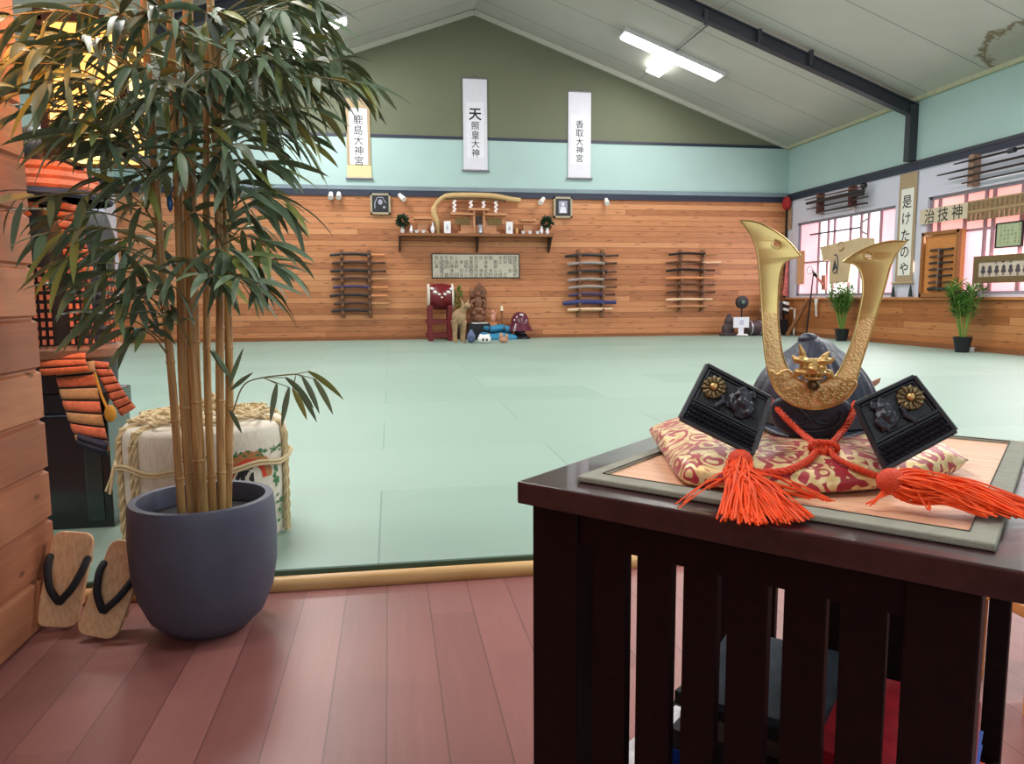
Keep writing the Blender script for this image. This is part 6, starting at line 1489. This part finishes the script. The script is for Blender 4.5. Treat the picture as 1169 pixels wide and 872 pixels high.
# blue charm hanging on a cane
q = at(194, 232, y=2.14); o = obj('blue_charm', MB().ell(q, (0.008, 0.006, 0.022)).tube([q + V((0, 0, 0.02)), q + V((0.008, 0.03, 0.05))], 0.0012, 5), mat('blue_foil', (40, 90, 150), 0.25, 0.3)); setp(o, 'small blue charm hanging on a bamboo cane', 'charm')

# ------------------------------------------------------------------ wooden sandals
M_GETA = grainwood('paulownia', (198, 146, 104), (226, 182, 142), 0.5, axis=2, scale=4, stretch=30); M_THONG = mat('black_thong', (24, 24, 32), 0.8, var=0.2, bump=0.4)
def geta(pb, pt, wpx, label, yaw, back):
    p0 = at(*pb, z=0.012); d = ray(*pt); L = 0.275
    # farther point of the pixel ray lying L away from the toe
    o = CAM - p0; A = d.dot(d); B = 2 * o.dot(d); C2 = o.dot(o) - L * L; disc = max(0.0, B * B - 4 * A * C2)
    t1 = (-B + math.sqrt(disc)) / (2 * A); q = CAM + d * t1
    if back is not None: pass
    up = (q - p0).normalized(); t = thing('wooden_sandal', label, 'sandal', p0, 'pair of wooden sandals')
    side = V((math.cos(yaw), math.sin(yaw), 0)); side = (side - side.dot(up) * up).normalized(); n = side.cross(up).normalized()
    if n.dot(CAM - p0) < 0: n = -n
    def G(a, b, c): return p0 + side * a + up * b + n * c
    W = 0.112; o2 = []
    def rr(w, l, r=0.03):
        pts = []
        for cx_, cy_, a0 in ((w / 2 - r, r, -90), (w / 2 - r, l - r, 0), (-w / 2 + r, l - r, 90), (-w / 2 + r, r, 180)):
            for k in range(7): a = math.radians(a0 + k * 15); pts.append((cx_ + r * math.cos(a), cy_ + r * math.sin(a)))
        return pts
    sole = MB().prism([G(a, b, 0.0) for a, b in rr(W, L)], n * -0.022)
    obj('sole', sole, M_GETA, t, smooth=30, bevel=0.003)
    for b in (0.065, 0.185): obj('tooth', MB().prism([G(-W / 2 + 0.004, b, -0.022), G(W / 2 - 0.004, b, -0.022), G(W / 2 - 0.004, b + 0.022, -0.022), G(-W / 2 + 0.004, b + 0.022, -0.022)], n * -0.035), M_GETA, t, smooth=0)
    th = MB()
    for s in (-1, 1):
        P = smooth_path([G(0, 0.070, -0.002), G(s * 0.006, 0.078, 0.016), G(s * 0.030, 0.115, 0.026), G(s * 0.046, 0.165, 0.020), G(s * 0.050, 0.195, 0.004), G(s * 0.050, 0.198, -0.006)], 5)
        th.tube(P, [0.006] * 3 + [0.0105] * (len(P) - 6) + [0.008] * 3, 10)
    obj('thong', th, M_THONG, t)
geta((63, 716), (85, 606), 50, 'wooden sandal with black thong, the left one against the board wall', 0.15, None)
geta((108, 727), (150, 618), 50, 'wooden sandal with black thong, the right one half behind the planter', 0.10, None)

# ------------------------------------------------------------------ straw-wrapped sake barrel
BCX, BCY, BR = -0.718, 3.0, 0.302; BZ1 = 0.498
M_STRAWMAT = grainwood('white_straw_matting', (206, 196, 178), (232, 226, 214), 0.8, axis=2, scale=30, stretch=6)
M_ROPE = grainwood('pale_straw_rope', (196, 172, 128), (222, 204, 166), 0.85, scale=60)
bar_ = thing('sake_barrel', 'straw-wrapped sake barrel with rope and printed crest behind the planter', 'barrel', (BCX, BCY, MAT_Z))
B0 = V((BCX, BCY, 0))
obj('barrel_wrap', MB().lathe([(0, MAT_Z), (BR * 0.93, MAT_Z), (BR * 0.97, MAT_Z + 0.02), (BR, MAT_Z + 0.2), (BR * 1.0, BZ1 - 0.06), (BR * 0.985, BZ1 - 0.02), (BR * 0.93, BZ1), (BR * 0.5, BZ1 + 0.012), (0, BZ1 + 0.015)], B0, 64), M_STRAWMAT, bar_, smooth=50)
def bp(a, z, e=0.0): return B0 + V((math.cos(a) * (BR + e), math.sin(a) * (BR + e), z))
def twist(mb, P, r, st=2):
    ls = 0; R = []
    for ph in (0, PI):
        Q = []; ls = 0
        for i, p in enumerate(P):
            if i: ls += (P[i] - P[i - 1]).length
            t_ = (P[min(i + 1, len(P) - 1)] - P[max(0, i - 1)]).normalized(); x = t_.cross(V((0.13, 0.21, 0.97))).normalized(); y = t_.cross(x); a = ls / (r * 5) * PI + ph
            Q.append(p + (x * math.cos(a) + y * math.sin(a)) * r * 0.55)
        mb.tube(Q, r * 0.62, 6)
def dens(P, step=0.006):
    out = []
    for i in range(len(P) - 1):
        n = max(1, int((P[i + 1] - P[i]).length / step))
        out += [P[i].lerp(P[i + 1], k / n) for k in range(n)]
    return out + [P[-1]]
rp = MB()
camang = math.atan2(-BCY, -BCX)
for a in [math.radians(d) for d in (-150, -128, -86, -12, 30, 70, 110, 160)]:
    for da, r in ((-0.035, 0.009), (0.035, 0.009)):
        P = [bp(a + da, MAT_Z + 0.01, 0.006), bp(a + da, 0.2, 0.008), bp(a + da, BZ1 - 0.05, 0.008), bp(a + da, BZ1 - 0.008, -0.008), B0 + V((math.cos(a + da) * BR * 0.7, math.sin(a + da) * BR * 0.7, BZ1 + 0.022)), B0 + V((math.cos(a + 0.6) * BR * 0.2, math.sin(a + 0.6) * BR * 0.2, BZ1 + 0.032))]
        twist(rp, dens(P, 0.01), r)
obj('vertical_rope', rp, M_ROPE, bar_)
rp = MB(); P = [bp(2 * PI * i / 90, 0.365 + 0.008 * math.cos(2 * PI * i / 90 * 8), 0.015) for i in range(91)]
rp.tube(P, 0.006, 6, cap=False).tube([p - V((0, 0, 0.012)) for p in P], 0.005, 6, cap=False)
q = at(138, 455, y=2.93); rp.tube([bp(math.radians(-168), 0.36, 0.018), bp(math.radians(-168), 0.30, 0.035), bp(math.radians(-168), 0.25, 0.055)], 0.005, 6); rp.tube([bp(math.radians(-166), 0.36, 0.018), bp(math.radians(-164), 0.29, 0.03), bp(math.radians(-163), 0.245, 0.04)], 0.005, 6)
obj('waist_cord', rp, M_ROPE, bar_)
rp = MB()
for k in range(9):
    a = k * 0.7; P = [B0 + V((math.cos(a + f * 2.2) * BR * (0.88 - 0.3 * math.sin(f * PI)), math.sin(a + f * 2.2) * BR * (0.88 - 0.3 * math.sin(f * PI)), BZ1 + 0.026 + 0.006 * math.sin(f * 9 + k))) for f in [i / 30 for i in range(31)]]; twist(rp, dens(P, 0.012), 0.008)
P = [B0 + V((0.05 * math.cos(a * 3), 0.05 * math.sin(a * 3), BZ1 + 0.035 + a * 0.012)) for a in [i * 0.12 for i in range(40)]]; twist(rp, P, 0.011)
obj('lid_rope', rp, M_ROPE, bar_)
def onbarrel(mb, poly, e=0.0012, sub=1):
    # poly in (arc metres from the crest centre, z); drawn as thin print on the wrap
    n = len(poly); vs = [bp(CR + a / BR, z, e) for a, z in poly]; mb.add(vs, [tuple(range(n))])
qq = at(293, 560, y=2.78); CR = math.atan2(qq.y - BCY, qq.x - BCX); 
CR = math.radians(-50); CZ = 0.305
def ring(r0, r1, z, a0=0, a1=PI, scal=0, n=48):
    mb = MB()
    for i in range(n):
        f0, f1 = a0 + (a1 - a0) * i / n, a0 + (a1 - a0) * (i + 1) / n
        k0 = r1 + scal * abs(math.sin(f0 * 7)); k1 = r1 + scal * abs(math.sin(f1 * 7))
        onbarrel(mb, [(r0 * math.cos(f0), z + r0 * math.sin(f0)), (k0 * math.cos(f0), z + k0 * math.sin(f0)), (k1 * math.cos(f1), z + k1 * math.sin(f1)), (r0 * math.cos(f1), z + r0 * math.sin(f1))])
    return mb
obj('crest_border', ring(0.078, 0.104, CZ, 0, PI, 0.008), mat('ochre_print', (178, 120, 72), 0.7), bar_, smooth=0)
obj('crest_band', ring(0.060, 0.080, CZ, 0, PI), mat('red_print', (206, 62, 40), 0.7), bar_, smooth=0)
g = MB(); tmp = MB(); glyph(tmp, '竹', (0, 0, 0), (1, 0, 0), (0, 0, 1), 0.10, 0.0, 0.03)
g.add([bp(CR + v.x / BR, CZ + 0.012 + v.z, 0.0016) for v in tmp.v], tmp.f); obj('crest_character', g, M_INK, bar_, smooth=0)
gp = MB(); rnd = random.Random(12)
for (a0, z0, n, sp_x, sp_z) in ((-0.14, 0.405, 16, 0.10, 0.010), (0.06, 0.40, 22, 0.13, 0.012), (0.135, 0.30, 20, 0.018, 0.06), (-0.17, 0.31, 12, 0.03, 0.04), (0.15, 0.17, 12, 0.02, 0.06)):
    for _ in range(n):
        a = a0 + rnd.uniform(-sp_x, sp_x); z = z0 + rnd.uniform(-sp_z, sp_z); w = rnd.uniform(0.008, 0.017); an = rnd.uniform(0, PI)
        onbarrel(gp, [(a + w * math.cos(an), z + w * 0.8 * math.sin(an)), (a - w * 0.4 * math.sin(an), z + w * 0.5 * math.cos(an)), (a - w * math.cos(an), z - w * 0.8 * math.sin(an)), (a + w * 0.4 * math.sin(an), z - w * 0.5 * math.cos(an))], 0.002)
obj('leaf_print', gp, mat('green_print', (58, 118, 72), 0.7), bar_, smooth=0)['kind'] = 'stuff'
pk = MB(); onbarrel(pk, [(-0.155, 0.255), (-0.145, 0.255), (-0.145, 0.315), (-0.155, 0.315)]); onbarrel(pk, [(-0.15, 0.30), (-0.12, 0.31), (-0.12, 0.30), (-0.15, 0.29)]); obj('red_print_mark', pk, mat('pink_print', (220, 110, 116), 0.7), bar_, smooth=0)

# ------------------------------------------------------------------ seated suit of armour on its black box
AY = 3.12
M_BOX = mat('black_lacquer_box', (14, 18, 22), 0.22, var=0.1, coat=0.6); M_BOXG = mat('painted_green_sheen', (34, 50, 50), 0.25, coat=0.5)  # the greener one has a reflection put into its colour
def ap(px, py, y=AY): return at(px, py, y=y)
zt = ap(100, 448).z; xr = ap(124, 500).x; xl = xr - 0.50
ab = thing('armor_box', 'tall glossy black lacquer chest carrying the orange-laced armour', 'chest', ((xl + xr) / 2, AY + 0.22, MAT_Z))
obj('chest_body', MB().bb((xl, AY, MAT_Z), (xr, AY + 0.26, zt - 0.06)), M_BOX, ab, smooth=0, bevel=0.006)
obj('chest_lid', MB().bb((xl - 0.008, AY - 0.008, zt - 0.085), (xr + 0.008, AY + 0.268, zt)), M_BOX, ab, smooth=0, bevel=0.006)
obj('sheen_panel', MB().bb((ap(95, 500).x, AY - 0.006, MAT_Z + 0.03), (xr - 0.03, AY, zt - 0.10)), M_BOXG, ab, smooth=0, bevel=0.003)  # greenish reflection on the chest front, painted as a thin panel
obj('lid_cord', MB().tube([(xl, AY - 0.012, zt - 0.09), (xr, AY - 0.012, zt - 0.088)], 0.003, 6), mat('slate_cord', (60, 76, 100), 0.6), ab)
arm = thing('suit_of_armor', 'seated samurai armour with orange and salmon lacing on a black chest', 'armour', ((xl + xr) / 2, AY + 0.2, zt))
def laced(name, cols):
    t = NT(name); s = t.sep(t.n('ShaderNodeTexCoord').outputs['UV'])
    return t
M_SAL = mat('salmon_lacing', (214, 116, 84), 0.75, var=0.2, scale=70, bump=0.6, bscale=300); M_ORG = mat('orange_lacing', (222, 108, 64), 0.75, var=0.15, scale=70, bump=0.6, bscale=300)
M_TANL = mat('tan_lacing', (196, 150, 104), 0.75, var=0.15, scale=70, bump=0.6, bscale=300); M_NVL = mat('navy_lacing', (34, 36, 62), 0.7, var=0.2, bump=0.5); M_DKL = mat('black_scales', (22, 18, 22), 0.4)
def laces(nm, fn, rows, cols, mats, parent, gap=0.18, thick=0.006):
    # fn(s, t) gives the panel surface; each row is a rounded band of lacing with a dark lame showing between
    for r in range(rows):
        t0, t1 = r / rows, (r + 1 - gap) / rows; mb = MB()
        def f(s, v, t0=t0, t1=t1):
            p = fn(s, t0 + (t1 - t0) * v); a = fn(s, min(1, t0 + 0.01)); e = 0.004 * math.sin(PI * v)
            nn = (fn(min(1, s + 0.02), t0) - fn(max(0, s - 0.02), t0)).cross(fn(s, min(1, t0 + .05)) - fn(s, max(0, t0 - .02)))
            if nn.length < 1e-9: nn = V((0, -1, 0))
            nn.normalize()
            if nn.y > 0: nn = -nn
            return p + nn * (0.003 + e)
        mb.grid(f, cols, 4); obj(nm, mb, mats[r % len(mats)] if r < rows - 1 or len(mats) < 4 else mats[-1], parent, solid=0.004, smooth=180)
    mb = MB().grid(lambda s, v: fn(s, v * (1 - gap / rows)), cols, rows); obj('black_lame', mb, M_DKL, parent, solid=0.003, smooth=180)
# skirt panel draped over the front of the chest
def panel_px(tl, tr, bl, br, y, bulge=0.03, ytop=None):
    a, b, c, d = ap(*tl, y=ytop or y), ap(*tr, y=ytop or y), ap(*bl, y=y), ap(*br, y=y)
    return lambda s, t_: a.lerp(b, s).lerp(c.lerp(d, s), t_) + V((0, -bulge * math.sin(PI * s) * (0.4 + 0.6 * t_) - 0.02 * math.sin(PI * t_), 0))
laces('skirt_row', panel_px((62, 418), (108, 412), (91, 508), (127, 518), AY - 0.03, 0.01, AY - 0.0), 7, 10, [M_TANL, M_SAL], arm)
laces('skirt_hem', panel_px((90, 494), (124, 505), (91, 508), (124, 520), AY - 0.035, 0.01), 2, 10, [M_NVL], arm)
laces('skirt_row', panel_px((40, 402), (98, 404), (52, 430), (104, 424), AY - 0.03, 0.02, AY - 0.0), 3, 10, [M_ORG], arm)
laces('skirt_row', panel_px((106, 412), (124, 414), (140, 476), (156, 466), AY + 0.04, 0.0), 7, 6, [M_SAL, M_SAL], arm)
q = ap(126, 472, AY - 0.05); obj('gold_tassel', MB().ell(q, (0.022, 0.02, 0.035)).tube([q + V((-0.01, 0, 0.02)), ap(116, 452, AY - 0.04), ap(108, 425, AY - 0.03)], 0.005, 6), mat('gold_silk', (196, 138, 40), 0.7, bump=0.6), arm)
# cloth belt, cuirass, shoulder guards, neck lames, helmet
zw = ap(80, 401, AY + 0.1).z; axc = ap(66, 401, AY + 0.15).x
obj('sash_belt', MB().lathe([(0.215, zw - 0.035), (0.235, zw - 0.02), (0.238, zw + 0.01), (0.215, zw + 0.028)], (axc, AY + 0.18, 0), 32), mat('brown_sash', (136, 94, 72), 0.7), arm)
zs = ap(80, 232, AY + 0.1).z
cuir = MB().lathe([(0.2, zt + 0.0), (0.21, zw), (0.2, zw + 0.1), (0.225, zs - 0.12), (0.2, zs - 0.03), (0.1, zs)], (axc, AY + 0.18, 0), 32); obj('cuirass', cuir, M_DKL, arm)
lc_ = MB()
for r in range(9):
    z = zw + 0.045 + r * 0.034
    for k in range(30):
        a = -PI * 0.98 + PI * 0.96 * k / 29
        if (k // 2 + 0) % 3 == 0: continue
        rad = 0.214 + 0.012; lc_.box((axc + rad * math.cos(a), AY + 0.18 + rad * math.sin(a), z), (0.011, 0.011, 0.020), Matrix.Rotation(a, 3, 'Z'))
obj('chest_lacing', lc_, M_SAL, arm, smooth=0)['kind'] = 'stuff'
laces('shoulder_row', panel_px((58, 228), (92, 236), (82, 318), (108, 314), AY + 0.02, 0.02), 8, 8, [M_SAL, M_ORG], arm)
laces('shoulder_row', panel_px((20, 228), (44, 232), (26, 318), (50, 314), AY + 0.0, 0.02), 8, 8, [M_SAL, M_ORG], arm)
hcx = ap(48, 200, AY + 0.15).x; zn = ap(60, 222, AY).z
for k, m in enumerate((M_NVL, M_SAL, M_SAL, M_ORG)):
    z = zn - 0.01 + k * 0.036; r = 0.235 - k * 0.022
    obj('neck_lame', MB().lathe([(r, z), (r + 0.004, z + 0.012), (r - 0.012, z + 0.034), (r - 0.02, z + 0.034), (r - 0.01, z)], (hcx, AY + 0.17, 0), 36), m, arm)
obj('helmet_bowl', MB().lathe([(0.155, zn + 0.13), (0.15, zn + 0.19), (0.11, zn + 0.25), (0.05, zn + 0.28), (0, zn + 0.285)], (hcx, AY + 0.17, 0), 32), M_DKL, arm)
obj('face_mask', MB().ell((hcx + 0.02, AY + 0.09, zn - 0.02), (0.09, 0.07, 0.10)), M_DKL, arm)
# glowing paper lantern hanging from a short arm on the partition end
M_LANT = glow('lit_gold_paper', (255, 176, 84), 2.0, (255, 224, 150), 4.0)
M_LFR = mat('lantern_dark_wood', (44, 20, 16), 0.5)
LY = 2.62; a = at(55, 172, y=LY); b = at(137, 24, y=LY); lx0, lx1, lz0, lz1 = a.x, b.x, a.z, b.z; ld = lx1 - lx0
lan = thing('paper_lantern', 'glowing gold paper lantern in a dark wooden frame behind the bamboo leaves', 'lantern', ((lx0 + lx1) / 2, LY + ld / 2, lz0))
e = 0.012
for x in (lx0, lx1):
    for y in (LY, LY + ld): obj('frame_post', MB().bb((x - e, y - e, lz0 - 0.02), (x + e, y + e, lz1 + 0.03)), M_LFR, lan, smooth=0)
for z in (lz0, lz1):
    fr = MB(); fr.bb((lx0, LY - e, z - e), (lx1, LY + e, z + e)).bb((lx0, LY + ld - e, z - e), (lx1, LY + ld + e, z + e)).bb((lx0 - e, LY, z - e), (lx0 + e, LY + ld, z + e)).bb((lx1 - e, LY, z - e), (lx1 + e, LY + ld, z + e)); obj('frame_rail', fr, M_LFR, lan, smooth=0)
la = MB()
for k in range(1, 5): z = lz0 + (lz1 - lz0) * k * 0.075; la.bb((lx0, LY - 0.006, z - 0.004), (lx1, LY + 0.004, z + 0.004))
obj('lattice', la, M_LFR, lan, smooth=0)
obj('paper_shade', MB().bb((lx0 + 0.004, LY + 0.002, lz0), (lx1 - 0.004, LY + ld - 0.002, lz1)), M_LANT, lan, smooth=0)
cx_ = (lx0 + lx1) / 2; cy_ = LY + ld / 2
obj('hanging_arm', MB().tube([(cx_, cy_, lz1), (cx_, cy_, 2.45), (WX - 0.06, WE - 0.05, 2.45)], 0.012, 8), M_LFR, lan)
# low pine stool partly visible beyond the table's right legs
q = at(1185, 790, z=0.0); t = thing('pine_stool', 'low pine stool half hidden beyond the right legs of the dark table', 'stool', (q.x, q.y, 0)); sz_ = 0.26; sx_ = q.x
obj('stool_seat', MB().bb((q.x - 0.13, q.y - 0.13, sz_ - 0.03), (q.x + 0.2, q.y + 0.13, sz_)), M_CASE, t, smooth=0, bevel=0.004)
for dx, dy in ((-0.10, -0.10), (-0.10, 0.10), (0.17, -0.10), (0.17, 0.10)): obj('leg', MB().bb((q.x + dx - 0.02, q.y + dy - 0.02, 0), (q.x + dx + 0.02, q.y + dy + 0.02, sz_ - 0.03)), M_CASE, t, smooth=0)
